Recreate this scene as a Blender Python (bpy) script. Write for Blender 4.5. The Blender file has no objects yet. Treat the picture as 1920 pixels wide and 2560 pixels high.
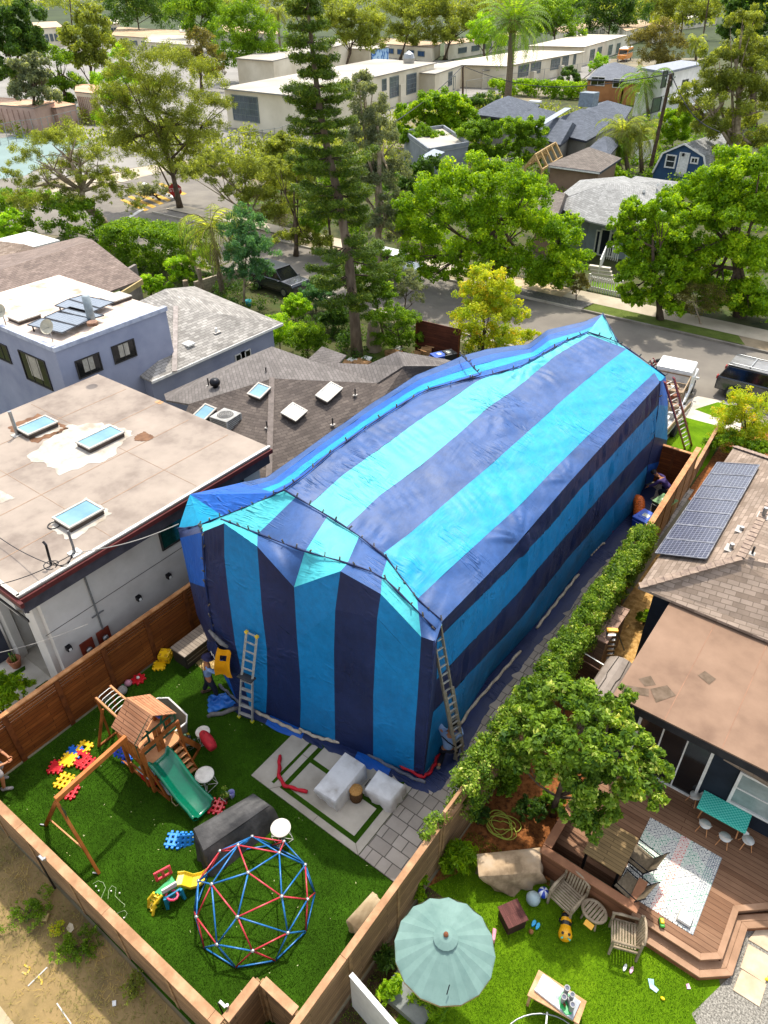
import bpy,math,random
import numpy as np
from mathutils import Vector as Vc,Matrix
from math import sin,cos,pi,hypot,radians,atan2
R=radians
C=bpy.context.scene.collection
scene=bpy.context.scene
# ---------------------------------------------------------------- camera
H=17.0
def _axes(p,r,h):
    fw=Vc((-sin(h)*cos(p),cos(h)*cos(p),-sin(p)))
    rt=Vc((cos(h),sin(h),0));up=rt.cross(fw)
    c,s=cos(r),sin(r)
    return c*rt +s*up,-s*rt +c*up,fw
RT,UP,FW=_axes(R(36.3),R(-0.5),R(37.2))
FPX=1790.0
cam_data=bpy.data.cameras.new('camera');cam=bpy.data.objects.new('camera',cam_data);C.objects.link(cam)
cam_data.sensor_fit='VERTICAL';cam_data.sensor_height=36;cam_data.lens=36*FPX/2560
cam_data.clip_end=4000
cam.matrix_world=Matrix(((RT.x,UP.x,-FW.x,0),(RT.y,UP.y,-FW.y,0),(RT.z,UP.z,-FW.z,H),(0,0,0,1)))
scene.camera=cam
# ---------------------------------------------------------------- light
SUNV=Vc((-0.28,0.52,1.08)).normalized()      # towards the sun
w=bpy.data.worlds.new('World');scene.world=w;w.use_nodes=True
nt=w.node_tree;bg=nt.nodes['Background']
sky=nt.nodes.new('ShaderNodeTexSky');sky.sky_type='NISHITA';sky.sun_disc=False
sky.sun_elevation=math.asin(SUNV.z);sky.sun_rotation=atan2(SUNV.x,SUNV.y)
sky.air_density=1.0;sky.dust_density=2.0;sky.ozone_density=1.0
hs=nt.nodes.new('ShaderNodeHueSaturation');hs.inputs['Saturation'].default_value=.45   # sky colour desaturated for neutral fill light
nt.links.new(sky.outputs[0],hs.inputs['Color']);nt.links.new(hs.outputs[0],bg.inputs[0]);bg.inputs[1].default_value=0.15
sd=bpy.data.lights.new('sun','SUN');sd.energy=2.0;sd.angle=R(1.0);sd.color=(1.0,0.95,0.86)
sun=bpy.data.objects.new('sun',sd);C.objects.link(sun)
sun.rotation_euler=SUNV.to_track_quat('Z','Y').to_euler();sun.location=(0,0,60)
scene.view_settings.view_transform='Standard';scene.view_settings.look='None'
scene.view_settings.exposure=1.4;scene.view_settings.gamma=1
# ---------------------------------------------------------------- measuring helpers (survey of the photograph)
def P(px,py,z=0.0):
    d=RT*((px-960)/FPX) - UP*((py-1280)/FPX) +FW
    t=(H-z)/-d.z
    return Vc((d.x*t,d.y*t,z))
def PX(px,py,x):
    d=RT*((px-960)/FPX) - UP*((py-1280)/FPX) +FW
    t=x/d.x;return Vc((x,d.y*t,H+d.z*t))
def PY(px,py,y):
    d=RT*((px-960)/FPX) - UP*((py-1280)/FPX) +FW
    t=y/d.y;return Vc((d.x*t,y,H+d.z*t))
def HG(base,px,py):
    d=RT*((px-960)/FPX) - UP*((py-1280)/FPX) +FW
    return H +d.z*hypot(base.x,base.y)/hypot(d.x,d.y)
def lerp(a,b,t):return a+(b-a)*t
# ---------------------------------------------------------------- materials
def lin(c):
    if isinstance(c,str):
        c=tuple(int(c[i:i+2],16)/255 for i in (0,2,4))
        return tuple(x/12.92 if x <= .04045 else ((x+.055)/1.055)**2.4 for x in c)
    return c
class NT:
    def __init__(s,m):s.t=m.node_tree;s.b=s.t.nodes['Principled BSDF']
    def n(s,k,**kw):
        n=s.t.nodes.new(k)
        for a,v in kw.items():
            if a.startswith('i_'):
                key=a[2:];key=int(key) if key.isdigit() else key.replace('_',' ')
                n.inputs[key].default_value=v
            else:setattr(n,a,v)
        return n
    def l(s,a,b):s.t.links.new(a,b)
def newmat(name,rough=.7,spec=.3,metal=0):
    m=bpy.data.materials.new(name);m.use_nodes=True;t=NT(m)
    t.b.inputs['Roughness'].default_value=rough;t.b.inputs['Metallic'].default_value=metal
    t.b.inputs['Specular IOR Level'].default_value=spec
    return m,t
MC={}
def mat(name,c1,c2=None,scale=3.0,rough=.7,bump=.0,bscale=None,spec=.3,metal=0,detail=6,lo=.35,hi=.65,stretch=None,c3=None,coord='Object',trans=0,coat=0):
    """plain surface: noise mix of two or three colours with a bump"""
    if name in MC:return MC[name]
    m,t=newmat(name,rough,spec,metal);c1=lin(c1);c2=lin(c2) if c2 else tuple(x*.72 for x in c1)
    tc=t.n('ShaderNodeTexCoord');mp=t.n('ShaderNodeMapping');t.l(tc.outputs[coord],mp.inputs[0])
    if stretch:mp.inputs['Scale'].default_value=stretch
    nz=t.n('ShaderNodeTexNoise',i_Scale=scale,i_Detail=detail,i_Roughness=.6);t.l(mp.outputs[0],nz.inputs['Vector'])
    cr=t.n('ShaderNodeValToRGB');e=cr.color_ramp.elements
    e[0].position=lo;e[0].color=(*c2,1);e[1].position=hi;e[1].color=(*c1,1)
    if c3:x=e.new((lo+hi)/2);x.color=(*lin(c3),1)
    t.l(nz.outputs['Fac'],cr.inputs[0]);t.l(cr.outputs[0],t.b.inputs['Base Color'])
    if bump:
        n2=t.n('ShaderNodeTexNoise',i_Scale=bscale or scale*6,i_Detail=4);t.l(mp.outputs[0],n2.inputs['Vector'])
        bp=t.n('ShaderNodeBump',i_Strength=bump,i_Distance=.02);t.l(n2.outputs['Fac'],bp.inputs['Height']);t.l(bp.outputs[0],t.b.inputs['Normal'])
    if trans:t.b.inputs['Transmission Weight'].default_value=trans
    if coat:t.b.inputs['Coat Weight'].default_value=coat
    MC[name]=m;return m
def shingle(name,c1,c2,w=.3,h=.14,mortar=None,msize=.012,rough=.9,stain=.35,bump=.5,squash=1.0,offset=.5):
    """rows of shingles, boards or pavers in metres over the face UV"""
    if name in MC:return MC[name]
    m,t=newmat(name,rough,.2);c1=lin(c1);c2=lin(c2);mo=lin(mortar) if mortar else tuple(x*.35 for x in c2)
    uv=t.n('ShaderNodeUVMap')
    br=t.n('ShaderNodeTexBrick',offset=offset,squash=squash);t.l(uv.outputs[0],br.inputs['Vector'])
    br.inputs['Color1'].default_value=(*c1,1);br.inputs['Color2'].default_value=(*c2,1);br.inputs['Mortar'].default_value=(*mo,1)
    br.inputs['Scale'].default_value=1;br.inputs['Mortar Size'].default_value=msize;br.inputs['Mortar Smooth'].default_value=.3
    br.inputs['Brick Width'].default_value=w;br.inputs['Row Height'].default_value=h
    nz=t.n('ShaderNodeTexNoise',i_Scale=.9,i_Detail=8,i_Roughness=.65);t.l(uv.outputs[0],nz.inputs['Vector'])
    mr=t.n('ShaderNodeMapRange');mr.inputs[1].default_value=.3;mr.inputs[2].default_value=.7
    mr.inputs[3].default_value=1-stain;mr.inputs[4].default_value=1+stain*.5;t.l(nz.outputs['Fac'],mr.inputs[0])
    mx=t.n('ShaderNodeVectorMath',operation='SCALE');t.l(br.outputs['Color'],mx.inputs[0]);t.l(mr.outputs[0],mx.inputs['Scale'])
    t.l(mx.outputs[0],t.b.inputs['Base Color'])
    if bump:
        bp=t.n('ShaderNodeBump',i_Strength=bump,i_Distance=.015);bp.invert=True
        t.l(br.outputs['Fac'],bp.inputs['Height']);t.l(bp.outputs[0],t.b.inputs['Normal'])
    MC[name]=m;return m
def planks(name,c1,c2,w=2.4,h=.14,gap=None,rough=.75,gsize=.006,grain=.5):
    """wood boards: brick rows with long grain noise"""
    if name in MC:return MC[name]
    m,t=newmat(name,rough,.25);c1=lin(c1);c2=lin(c2);mo=lin(gap) if gap else tuple(x*.3 for x in c2)
    uv=t.n('ShaderNodeUVMap')
    br=t.n('ShaderNodeTexBrick',offset=.37);t.l(uv.outputs[0],br.inputs['Vector'])
    br.inputs['Color1'].default_value=(*c1,1);br.inputs['Color2'].default_value=(*c2,1);br.inputs['Mortar'].default_value=(*mo,1)
    br.inputs['Scale'].default_value=1;br.inputs['Mortar Size'].default_value=gsize;br.inputs['Mortar Smooth'].default_value=.2
    br.inputs['Brick Width'].default_value=w;br.inputs['Row Height'].default_value=h
    mp=t.n('ShaderNodeMapping');mp.inputs['Scale'].default_value=(1.2,14,1);t.l(uv.outputs[0],mp.inputs[0])
    nz=t.n('ShaderNodeTexNoise',i_Scale=1.6,i_Detail=9,i_Roughness=.65,i_Distortion=.8);t.l(mp.outputs[0],nz.inputs['Vector'])
    mr=t.n('ShaderNodeMapRange');mr.inputs[1].default_value=.3;mr.inputs[2].default_value=.7
    mr.inputs[3].default_value=1-grain;mr.inputs[4].default_value=1+grain*.45;t.l(nz.outputs['Fac'],mr.inputs[0])
    n2=t.n('ShaderNodeTexNoise',i_Scale=.8,i_Detail=5);t.l(uv.outputs[0],n2.inputs['Vector'])
    m2=t.n('ShaderNodeMapRange');m2.inputs[1].default_value=.3;m2.inputs[2].default_value=.7;m2.inputs[3].default_value=.75;m2.inputs[4].default_value=1.15
    t.l(n2.outputs['Fac'],m2.inputs[0])
    mm=t.n('ShaderNodeMath',operation='MULTIPLY');t.l(mr.outputs[0],mm.inputs[0]);t.l(m2.outputs[0],mm.inputs[1])
    mx=t.n('ShaderNodeVectorMath',operation='SCALE');t.l(br.outputs['Color'],mx.inputs[0]);t.l(mm.outputs[0],mx.inputs['Scale'])
    t.l(mx.outputs[0],t.b.inputs['Base Color'])
    bp=t.n('ShaderNodeBump',i_Strength=.4,i_Distance=.01);bp.invert=True
    t.l(br.outputs['Fac'],bp.inputs['Height']);t.l(bp.outputs[0],t.b.inputs['Normal'])
    MC[name]=m;return m
def plastic(name,c,rough=.35,spec=.5):return mat(name,c,tuple(x*.86 for x in lin(c)),5,rough=rough,spec=spec)
def metal(name,c,rough=.35):return mat(name,c,tuple(x*.8 for x in lin(c)),8,rough=rough,metal=.85)
def leafmat(name,ca,cb,cc=None,trans=.5,gain=1.22):
    """leaves: colour by a per leaf number, partly see-through to light"""
    if name in MC:return MC[name]
    m=bpy.data.materials.new(name);m.use_nodes=True;t=NT(m);out=t.t.nodes['Material Output']
    ca,cb=[tuple(x*gain for x in lin(c)) for c in (ca,cb)];cc=tuple(min(.85,x*gain) for x in lin(cc)) if cc else None
    at=t.n('ShaderNodeAttribute',attribute_name='tone');cr=t.n('ShaderNodeValToRGB');e=cr.color_ramp.elements
    e[0].position=.1;e[0].color=(*lin(ca),1);e[1].position=.75;e[1].color=(*lin(cb),1)
    if cc:x=e.new(.95);x.color=(*lin(cc),1)
    t.l(at.outputs['Fac'],cr.inputs[0]);t.l(cr.outputs[0],t.b.inputs['Base Color'])
    t.b.inputs['Roughness'].default_value=.55;t.b.inputs['Specular IOR Level'].default_value=.25
    tr=t.n('ShaderNodeBsdfTranslucent');mul=t.n('ShaderNodeVectorMath',operation='MULTIPLY');mul.inputs[1].default_value=(1.5,1.35,.5)
    t.l(cr.outputs[0],mul.inputs[0]);t.l(mul.outputs[0],tr.inputs[0])
    mx=t.n('ShaderNodeMixShader');mx.inputs[0].default_value=trans
    t.l(t.b.outputs[0],mx.inputs[1]);t.l(tr.outputs[0],mx.inputs[2]);t.l(mx.outputs[0],out.inputs[0])
    MC[name]=m;return m
# ---------------------------------------------------------------- objects
def props(o,label=None,cat=None,group=None,kind=None):
    if label:o['label']=label
    if cat:o['category']=cat
    if group:o['group']=group
    if kind:o['kind']=kind
    return o
def thing(name,label,cat,loc=(0,0,0),rz=0,group=None):
    o=bpy.data.objects.new(name,None);C.objects.link(o);o.location=loc;o.rotation_euler=(0,0,rz);o.empty_display_size=.2
    return props(o,label,cat,group)
def copy_tree(o,parent=None):
    c=o.copy();C.objects.link(c);c.parent=parent
    for ch in list(o.children):copy_tree(ch,c)
    return c
def place(proto,loc,rz=0,label=None,group=None,scale=None,first=[set()]):
    """first call moves the proto itself, later calls copy it"""
    if proto.name in first[0]:o=copy_tree(proto)
    else:first[0].add(proto.name);o=proto
    o.location=loc;o.rotation_euler=(0,0,rz)
    if label:o['label']=label
    if group:o['group']=group
    if scale:o.scale=(scale,)*3 if not isinstance(scale,tuple) else scale
    return o
class MB:
    def __init__(s,off=None):s.v=[];s.f=[];s.mi=[];s.off=Vc(off) if off is not None else None
    def add(s,vs,fs,mi=0):
        b=len(s.v);s.v += [tuple(x) for x in vs];s.f += [tuple(b+i for i in f) for f in fs];s.mi += [mi]*len(fs);return s
    def box(s,c,d,rz=0,mi=0,rot=None):
        M=rot if rot is not None else Matrix.Rotation(rz,3,'Z');c=Vc(c)
        vs=[c+M@Vc((x*d[0]/2,y*d[1]/2,z*d[2]/2)) for x in (-1,1) for y in (-1,1) for z in (-1,1)]
        return s.add(vs,[(0,1,3,2),(4,6,7,5),(0,4,5,1),(2,3,7,6),(0,2,6,4),(1,5,7,3)],mi)
    def bar(s,a,b,wd,ht,mi=0,up=(0,0,1)):
        a=Vc(a);b=Vc(b);d=(b-a);L=d.length;d.normalize();u=Vc(up)
        sd=d.cross(u)
        if sd.length < 1e-4:sd=d.cross(Vc((0,1,0)))
        sd.normalize();u=sd.cross(d)
        M=Matrix((d,sd,u)).transposed()
        return s.box((a+b)/2,(L,wd,ht),rot=M,mi=mi)
    def tube(s,pts,r,n=8,mi=0,cap=True,closed=False):
        pts=[Vc(p) for p in pts];k=len(pts);rs=r if isinstance(r,(list,tuple)) else [r]*k
        rings=[];prev=None
        for i,p in enumerate(pts):
            if closed:d=pts[(i+1) % k]-pts[i-1]
            else:d=pts[min(i+1,k-1)]-pts[max(i-1,0)]
            d.normalize()
            if prev is None:a=d.orthogonal().normalized()
            else:
                a=prev-d*prev.dot(d)
                a=a.normalized() if a.length > 1e-5 else d.orthogonal().normalized()
            prev=a;b=d.cross(a)
            rings.append([p+(a*cos(2*pi*j/n)+b*sin(2*pi*j/n))*rs[i] for j in range(n)])
        vs=[v for g in rings for v in g];fs=[]
        for i in range(k if closed else k-1):
            o,q=i*n,((i+1) % k)*n
            for j in range(n):fs.append((o+j,o+(j+1) % n,q+(j+1) % n,q+j))
        if cap and not closed:fs += [tuple(reversed(range(n))),tuple(range((k-1)*n,k*n))]
        return s.add(vs,fs,mi)
    def lathe(s,prof,n=20,c=(0,0,0),mi=0,cap=True):
        c=Vc(c);vs=[c+Vc((r*cos(2*pi*j/n),r*sin(2*pi*j/n),z)) for r,z in prof for j in range(n)]
        fs=[(i*n+j,i*n+(j+1) % n,(i+1)*n+(j+1) % n,(i+1)*n+j) for i in range(len(prof)-1) for j in range(n)]
        if cap:fs += [tuple(reversed(range(n))),tuple(range((len(prof)-1)*n,len(prof)*n))]
        return s.add(vs,fs,mi)
    def prism(s,poly,z0,z1,mi=0,top=True,bot=True,side_mi=None):
        n=len(poly);z0s=z0 if isinstance(z0,(list,tuple)) else [z0]*n;z1s=z1 if isinstance(z1,(list,tuple)) else [z1]*n
        a=sum(poly[i][0]*poly[(i+1) % n][1]-poly[(i+1) % n][0]*poly[i][1] for i in range(n))
        idx=list(range(n)) if a > 0 else list(range(n-1,-1,-1))
        vs=[(poly[i][0],poly[i][1],z0s[i]) for i in idx]+[(poly[i][0],poly[i][1],z1s[i]) for i in idx]
        b=len(s.v);s.v += vs
        def addf(f,m):s.f.append(tuple(b+i for i in f));s.mi.append(m)
        for i in range(n):j=(i+1) % n;addf((i,j,n+j,n+i),mi if side_mi is None else side_mi)
        if top:addf(tuple(range(n,2*n)),mi)
        if bot:addf(tuple(reversed(range(n))),mi)
        return s
    def poly(s,pts,mi=0):return s.add(pts,[tuple(range(len(pts)))],mi)
    def slab(s,pts,th,mi=0):
        """thick sheet: polygon given by 3d points, thickened downward"""
        n=len(pts);pts=[Vc(p) for p in pts];nn=sum(((pts[i].x-pts[i-1].x)*(pts[i].y+pts[i-1].y) for i in range(n)))
        if nn > 0:pts=pts[::-1]
        lo=[p-Vc((0,0,th)) for p in pts]
        return s.add(pts+lo,[tuple(range(n)),tuple(reversed(range(n,2*n)))]+[(i,n+i,n+(i+1) % n,(i+1) % n) for i in range(n)],mi)
    def build(s,name,m=None,parent=None,smooth=False,local=False,bevel=0,sub=0,label=None):
        me=bpy.data.meshes.new(name);me.from_pydata(s.v,[],s.f);ms=m if isinstance(m,(list,tuple)) else [m]
        for x in ms:me.materials.append(x)
        me.polygons.foreach_set('material_index',s.mi)
        me.update()
        uvl=me.uv_layers.new(name='UVMap');co=np.empty(len(me.vertices)*3,dtype=np.float64);me.vertices.foreach_get('co',co);co=co.reshape(-1,3)
        nf=len(me.polygons);nor=np.empty(nf*3);me.polygons.foreach_get('normal',nor);nor=nor.reshape(-1,3)
        lt=np.empty(nf,dtype=np.int32);me.polygons.foreach_get('loop_total',lt)
        lv=np.empty(len(me.loops),dtype=np.int32);me.loops.foreach_get('vertex_index',lv)
        N=np.repeat(nor,lt,axis=0);Pt=co[lv]
        hz=np.stack([-N[:,1],N[:,0],np.zeros(len(N))],1);ln=np.linalg.norm(hz,axis=1);flat=ln < .05
        hz[flat]=(1,0,0);ln[flat]=1;hz /= ln[:,None]
        sl=np.cross(N,hz);sl[flat]=(0,1,0)
        uv=np.stack([(Pt*hz).sum(1),(Pt*sl).sum(1)],1);uvl.data.foreach_set('uv',uv.astype(np.float32).ravel())
        if smooth:me.shade_smooth()
        o=bpy.data.objects.new(name,me);C.objects.link(o)
        if parent is not None:
            o.parent=parent
            if not local:o.matrix_parent_inverse=Matrix.LocRotScale(parent.location,parent.rotation_euler,parent.scale).inverted()
        if bevel:
            b=o.modifiers.new('bevel','BEVEL');b.width=bevel;b.segments=2;b.limit_method='ANGLE'
        if sub:
            b=o.modifiers.new('subsurf','SUBSURF');b.levels=sub;b.render_levels=sub
        if label:o['label']=label
        return o
rnd=random.Random(7)
def noise2(x,y,s=0):
    return (sin(x*1.7+s)*cos(y*2.3-s*1.3)+sin(x*3.9-y*2.1+s*2)*.5+sin(y*5.3+x*1.1+s)*.25)/1.75
# ================================================================ SETTING: ground, roads, lawns
GRD=mat('ground earth','8a7a5c','6a5f46',.25,rough=.95,bump=.3,bscale=20,c3='77705a')
def sheet(name,poly,z,m,parent=None):
    o=MB().poly([(p[0],p[1],z) for p in poly]).build(name,m);o['kind']='structure';return o
def rect(x0,x1,y0,y1):return [(x0,y0),(x1,y0),(x1,y1),(x0,y1)]
sheet('ground',rect(-1500,1200,-60,2600),-.03,GRD)
ASP=mat('asphalt worn','7f786c','655f57',.3,rough=.95,bump=.25,bscale=60,c3='726b61',lo=.3,hi=.7)
CONC=mat('concrete pale','b5ab9a','948b7b',.8,rough=.9,bump=.15,bscale=30,c3='a69d8d')
CONCW=mat('concrete light','c9c0b2','ada493',1.0,rough=.9,bump=.1,bscale=30)
def turfmat(name,a,b,c,sc=1.2):
    if name in MC:return MC[name]
    m,t=newmat(name,.95,.08);tc=t.n('ShaderNodeTexCoord')
    n1=t.n('ShaderNodeTexNoise',i_Scale=sc,i_Detail=6,i_Roughness=.6);t.l(tc.outputs['Object'],n1.inputs['Vector'])
    n2=t.n('ShaderNodeTexNoise',i_Scale=70,i_Detail=3,i_Roughness=.8);t.l(tc.outputs['Object'],n2.inputs['Vector'])
    mx=t.n('ShaderNodeMath',operation='MULTIPLY_ADD');mx.inputs[1].default_value=.55;t.l(n2.outputs['Fac'],mx.inputs[0])
    m3=t.n('ShaderNodeMath',operation='MULTIPLY');m3.inputs[1].default_value=.5;t.l(n1.outputs['Fac'],m3.inputs[0]);t.l(m3.outputs[0],mx.inputs[2])
    cr=t.n('ShaderNodeValToRGB');e=cr.color_ramp.elements
    e[0].position=.33;e[0].color=(*lin(a),1);e[1].position=.72;e[1].color=(*lin(c),1);x=e.new(.52);x.color=(*lin(b),1)
    t.l(mx.outputs[0],cr.inputs[0]);t.l(cr.outputs[0],t.b.inputs['Base Color'])
    bp=t.n('ShaderNodeBump',i_Strength=.9,i_Distance=.03);t.l(n2.outputs['Fac'],bp.inputs['Height']);t.l(bp.outputs[0],t.b.inputs['Normal'])
    MC[name]=m;return m
TURF=turfmat('artificial turf dark','233806','2f4e09','426a11')
TURFR=turfmat('artificial turf bright','405c06','5a7d0b','80a018',.9)
GRASSY=turfmat('street grass','3f4a1c','56632a','6f7a3a')
# alley south of the yard
sheet('alley_ground',rect(-60,30,-25,1.97),-.012,mat('dry dirt','957c54','564a30',.9,rough=1,bump=.6,bscale=14,c3='86714a',lo=.3,hi=.7))
sheet('alley_road',[(-60,-.05),(30,-.2),(30,-7),(-60,-7)],-.006,mat('alley concrete','b9aa90','8f806a',1.1,rough=.95,bump=.3,bscale=25,c3='a69779',lo=.3,hi=.7))
sheet('turf_lawn',rect(-14.98,-4.45,2.03,13.0),-.004,TURF)
# street east-west far side
sheet('street',[(-140,35.2),(-30,35.4),(60,36.2),(60,43.6),(-30,43.5),(-140,43.2)],-.012,ASP)
# ================================================================ TARPED HOUSE
def tarpmat(name,c1,c2,rough=.5,spec=.32,sheen=0):
    if name in MC:return MC[name]
    m,t=newmat(name,rough,spec);tc=t.n('ShaderNodeTexCoord')
    mp=t.n('ShaderNodeMapping');mp.inputs['Scale'].default_value=(1,.35,.6);mp.inputs['Rotation'].default_value=(0,0,.5);t.l(tc.outputs['Object'],mp.inputs[0])
    n1=t.n('ShaderNodeTexNoise',i_Scale=.7,i_Detail=7,i_Roughness=.62);t.l(tc.outputs['Object'],n1.inputs['Vector'])
    cr=t.n('ShaderNodeValToRGB');e=cr.color_ramp.elements;e[0].position=.3;e[0].color=(*lin(c2),1);e[1].position=.7;e[1].color=(*lin(c1),1)
    t.l(n1.outputs['Fac'],cr.inputs[0]);n7=t.n('ShaderNodeTexNoise',i_Scale=5,i_Detail=8,i_Roughness=.75);t.l(tc.outputs['Object'],n7.inputs['Vector']);m7=t.n('ShaderNodeMapRange');m7.inputs[1].default_value=.35;m7.inputs[2].default_value=.65;m7.inputs[3].default_value=.84;m7.inputs[4].default_value=1.1;t.l(n7.outputs['Fac'],m7.inputs[0])
    x7=t.n('ShaderNodeVectorMath',operation='SCALE');t.l(cr.outputs[0],x7.inputs[0]);t.l(m7.outputs[0],x7.inputs['Scale']);t.l(x7.outputs[0],t.b.inputs['Base Color'])
    n2=t.n('ShaderNodeTexNoise',i_Scale=2.2,i_Detail=3,i_Roughness=.5,i_Distortion=1.6);t.l(mp.outputs[0],n2.inputs['Vector'])
    n3=t.n('ShaderNodeTexNoise',i_Scale=9,i_Detail=4,i_Distortion=2.5);t.l(mp.outputs[0],n3.inputs['Vector'])
    ad=t.n('ShaderNodeMath',operation='MULTIPLY_ADD');ad.inputs[1].default_value=.16;t.l(n3.outputs['Fac'],ad.inputs[0]);t.l(n2.outputs['Fac'],ad.inputs[2])
    bp=t.n('ShaderNodeBump',i_Strength=.3,i_Distance=.05);t.l(ad.outputs[0],bp.inputs['Height']);t.l(bp.outputs[0],t.b.inputs['Normal'])
    mp2=t.n('ShaderNodeMapping');mp2.inputs['Scale'].default_value=(.5,3.2,1.2);mp2.inputs['Rotation'].default_value=(0,0,.35);t.l(tc.outputs['Object'],mp2.inputs[0])
    n4=t.n('ShaderNodeTexNoise',i_Scale=2.6,i_Detail=4,i_Distortion=1.2);n4.noise_type='RIDGED_MULTIFRACTAL';t.l(mp2.outputs[0],n4.inputs['Vector'])
    n5=t.n('ShaderNodeTexNoise',i_Scale=.55,i_Detail=3);t.l(tc.outputs['Object'],n5.inputs['Vector']);m5=t.n('ShaderNodeMapRange');m5.inputs[1].default_value=.5;m5.inputs[2].default_value=.68;t.l(n5.outputs['Fac'],m5.inputs[0])
    mk=t.n('ShaderNodeMath',operation='MULTIPLY');t.l(n4.outputs['Fac'],mk.inputs[0]);t.l(m5.outputs[0],mk.inputs[1])
    b2=t.n('ShaderNodeBump',i_Strength=.9,i_Distance=.12);t.l(mk.outputs[0],b2.inputs['Height']);t.l(bp.outputs[0],b2.inputs['Normal']);t.l(b2.outputs[0],t.b.inputs['Normal'])
    rr=t.n('ShaderNodeMapRange');rr.inputs[3].default_value=rough-.08;rr.inputs[4].default_value=rough+.14;t.l(n1.outputs['Fac'],rr.inputs[0]);t.l(rr.outputs[0],t.b.inputs['Roughness'])
    MC[name]=m;return m
T_CY=tarpmat('tarp light cyan','46aaae','379aa4')  # both cyans: roof copies of the light stripe, sunlight put into the colour
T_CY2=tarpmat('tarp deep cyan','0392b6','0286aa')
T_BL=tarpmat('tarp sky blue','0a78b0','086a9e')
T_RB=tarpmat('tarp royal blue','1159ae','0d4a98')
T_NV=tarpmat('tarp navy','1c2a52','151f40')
T_GN=tarpmat('tarp faded navy','2f5288','24426f')  # same navy vinyl on the roof, sun sheen painted into the colour
TM=[T_CY,T_CY2,T_BL,T_RB,T_NV,T_GN]
CY,CY2,BL,RB,NV,GN=range(6)
tent=thing('tarped_house','house completely wrapped in blue striped fumigation tarps clipped together','tented house',(-9.5,18,0))
XW=-6.1
def path(pts,n,f):
    """resample a pixel path into n+1 world points"""
    w3=[f(*p) for p in pts];L=[0]
    for a,b in zip(w3,w3[1:]):L.append(L[-1]+(b-a).length)
    out=[]
    for i in range(n+1):
        t=L[-1]*i/n;k=0
        while k < len(L)-2 and L[k+1] < t:k += 1
        u=(t-L[k])/max(1e-6,L[k+1]-L[k]);out.append(w3[k].lerp(w3[k+1],u))
    return out
EAVE=[(1106,1553),(1267,1388),(1418,1212),(1530,1088),(1650,955)]
RIDGE=[(712,1227),(773,1183),(828,1134),(891,1090),(944,1052),(1020,1005),(1066,978),(1148,955),(1216,942),(1300,919),(1334,901),(1414,855),(1469,832)]
def zr(u):return 6.55
NS=170
eave=path(EAVE,NS,lambda a,b:PX(a,b,XW))
ridge=path(RIDGE,NS,lambda a,b:P(a,b,6.5))
# roof surface height from ridge and eave
def roofz(x,y):
    xr=lerp(ridge[0].x,ridge[-1].x,(y-ridge[0].y)/(ridge[-1].y-ridge[0].y));ye0,ye1=eave[0],eave[-1]
    ze=lerp(ye0.z,ye1.z,max(0,min(1,(y-ye0.y)/(ye1.y-ye0.y))));t=max(0,min(1.1,(x-xr)/(XW-xr)))
    return lerp(6.5,ze,t) +.12*sin(pi*min(1,t))
def PR(px,py):
    z=6.0
    for _ in range(12):p=P(px,py,z);z=.5*z+.5*roofz(p.x,p.y)
    return P(px,py,z)
rows=[ridge,
 path([(773,1263),(853,1191),(946,1124),(1043,1054),(1148,984),(1191,955),(1216,943),(1300,921),(1334,903),(1414,857),(1466,834)],NS,PR),
 path([(866,1318),(950,1238),(1054,1162),(1140,1090),(1220,1020),(1262,991),(1317,950),(1389,889),(1475,838)],NS,PR),
 path([(959,1383),(1022,1335),(1123,1250),(1208,1178),(1304,1094),(1401,1005),(1482,936),(1566,872)],NS,PR),
 path([(1043,1498),(1115,1430),(1203,1350),(1304,1259),(1380,1178),(1473,1086),(1579,984),(1636,932)],NS,PR),
 eave,
 path([(1093,1600),(1161,1531),(1300,1396),(1380,1311),(1456,1216),(1532,1136),(1600,1062),(1646,1012)],NS,lambda a,b:PX(a,b,XW)),
 path([(1092,1699),(1300,1477),(1363,1400),(1431,1322),(1507,1233),(1579,1153),(1636,1092)],NS,lambda a,b:PX(a,b,XW)),
 path([(1083,1780),(1300,1548),(1416,1400),(1490,1313),(1558,1233),(1619,1162)],NS,lambda a,b:PX(a,b,XW)),
 path([(1059,1945),(1161,1790),(1220,1694),(1347,1552),(1469,1400),(1579,1280),(1612,1212)],NS,lambda a,b:P(a,b,0))]
cols=[GN,CY,GN,CY2,GN,NV,BL,NV,BL]  # roof stripes use the sunlit copies, wall stripes the darker ones
def patch(m,A,B,mi,sub=5,amp=.03,seed=0,wr=None):
    """grid between two polylines with wrinkles"""
    n=len(A)-1;vs=[];out=[]
    for j in range(sub+1):
        for i in range(n+1):
            p=A[i].lerp(B[i],j/sub)
            q=A[min(i+1,n)]-A[max(i-1,0)];r=B[i]-A[i];nn=q.cross(r)
            if nn.length > 1e-6:nn.normalize()
            if nn.z < 0:nn=-nn
            e=sin(pi*j/sub) if sub > 1 else 1
            d=noise2(p.x*1.3+p.z,p.y*.9,seed)*amp+noise2(p.x*4+p.z*3,p.y*3.1,seed+3)*amp*.35
            if wr:d += wr(p)
            vs.append(p+nn*d*(.25+.75*e)*min(1,i/2,(n-i)/2))
    fs=[(j*(n+1)+i,j*(n+1)+i+1,(j+1)*(n+1)+i+1,(j+1)*(n+1)+i) for j in range(sub) for i in range(n)]
    m.add(vs,fs,mi);return m
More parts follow.
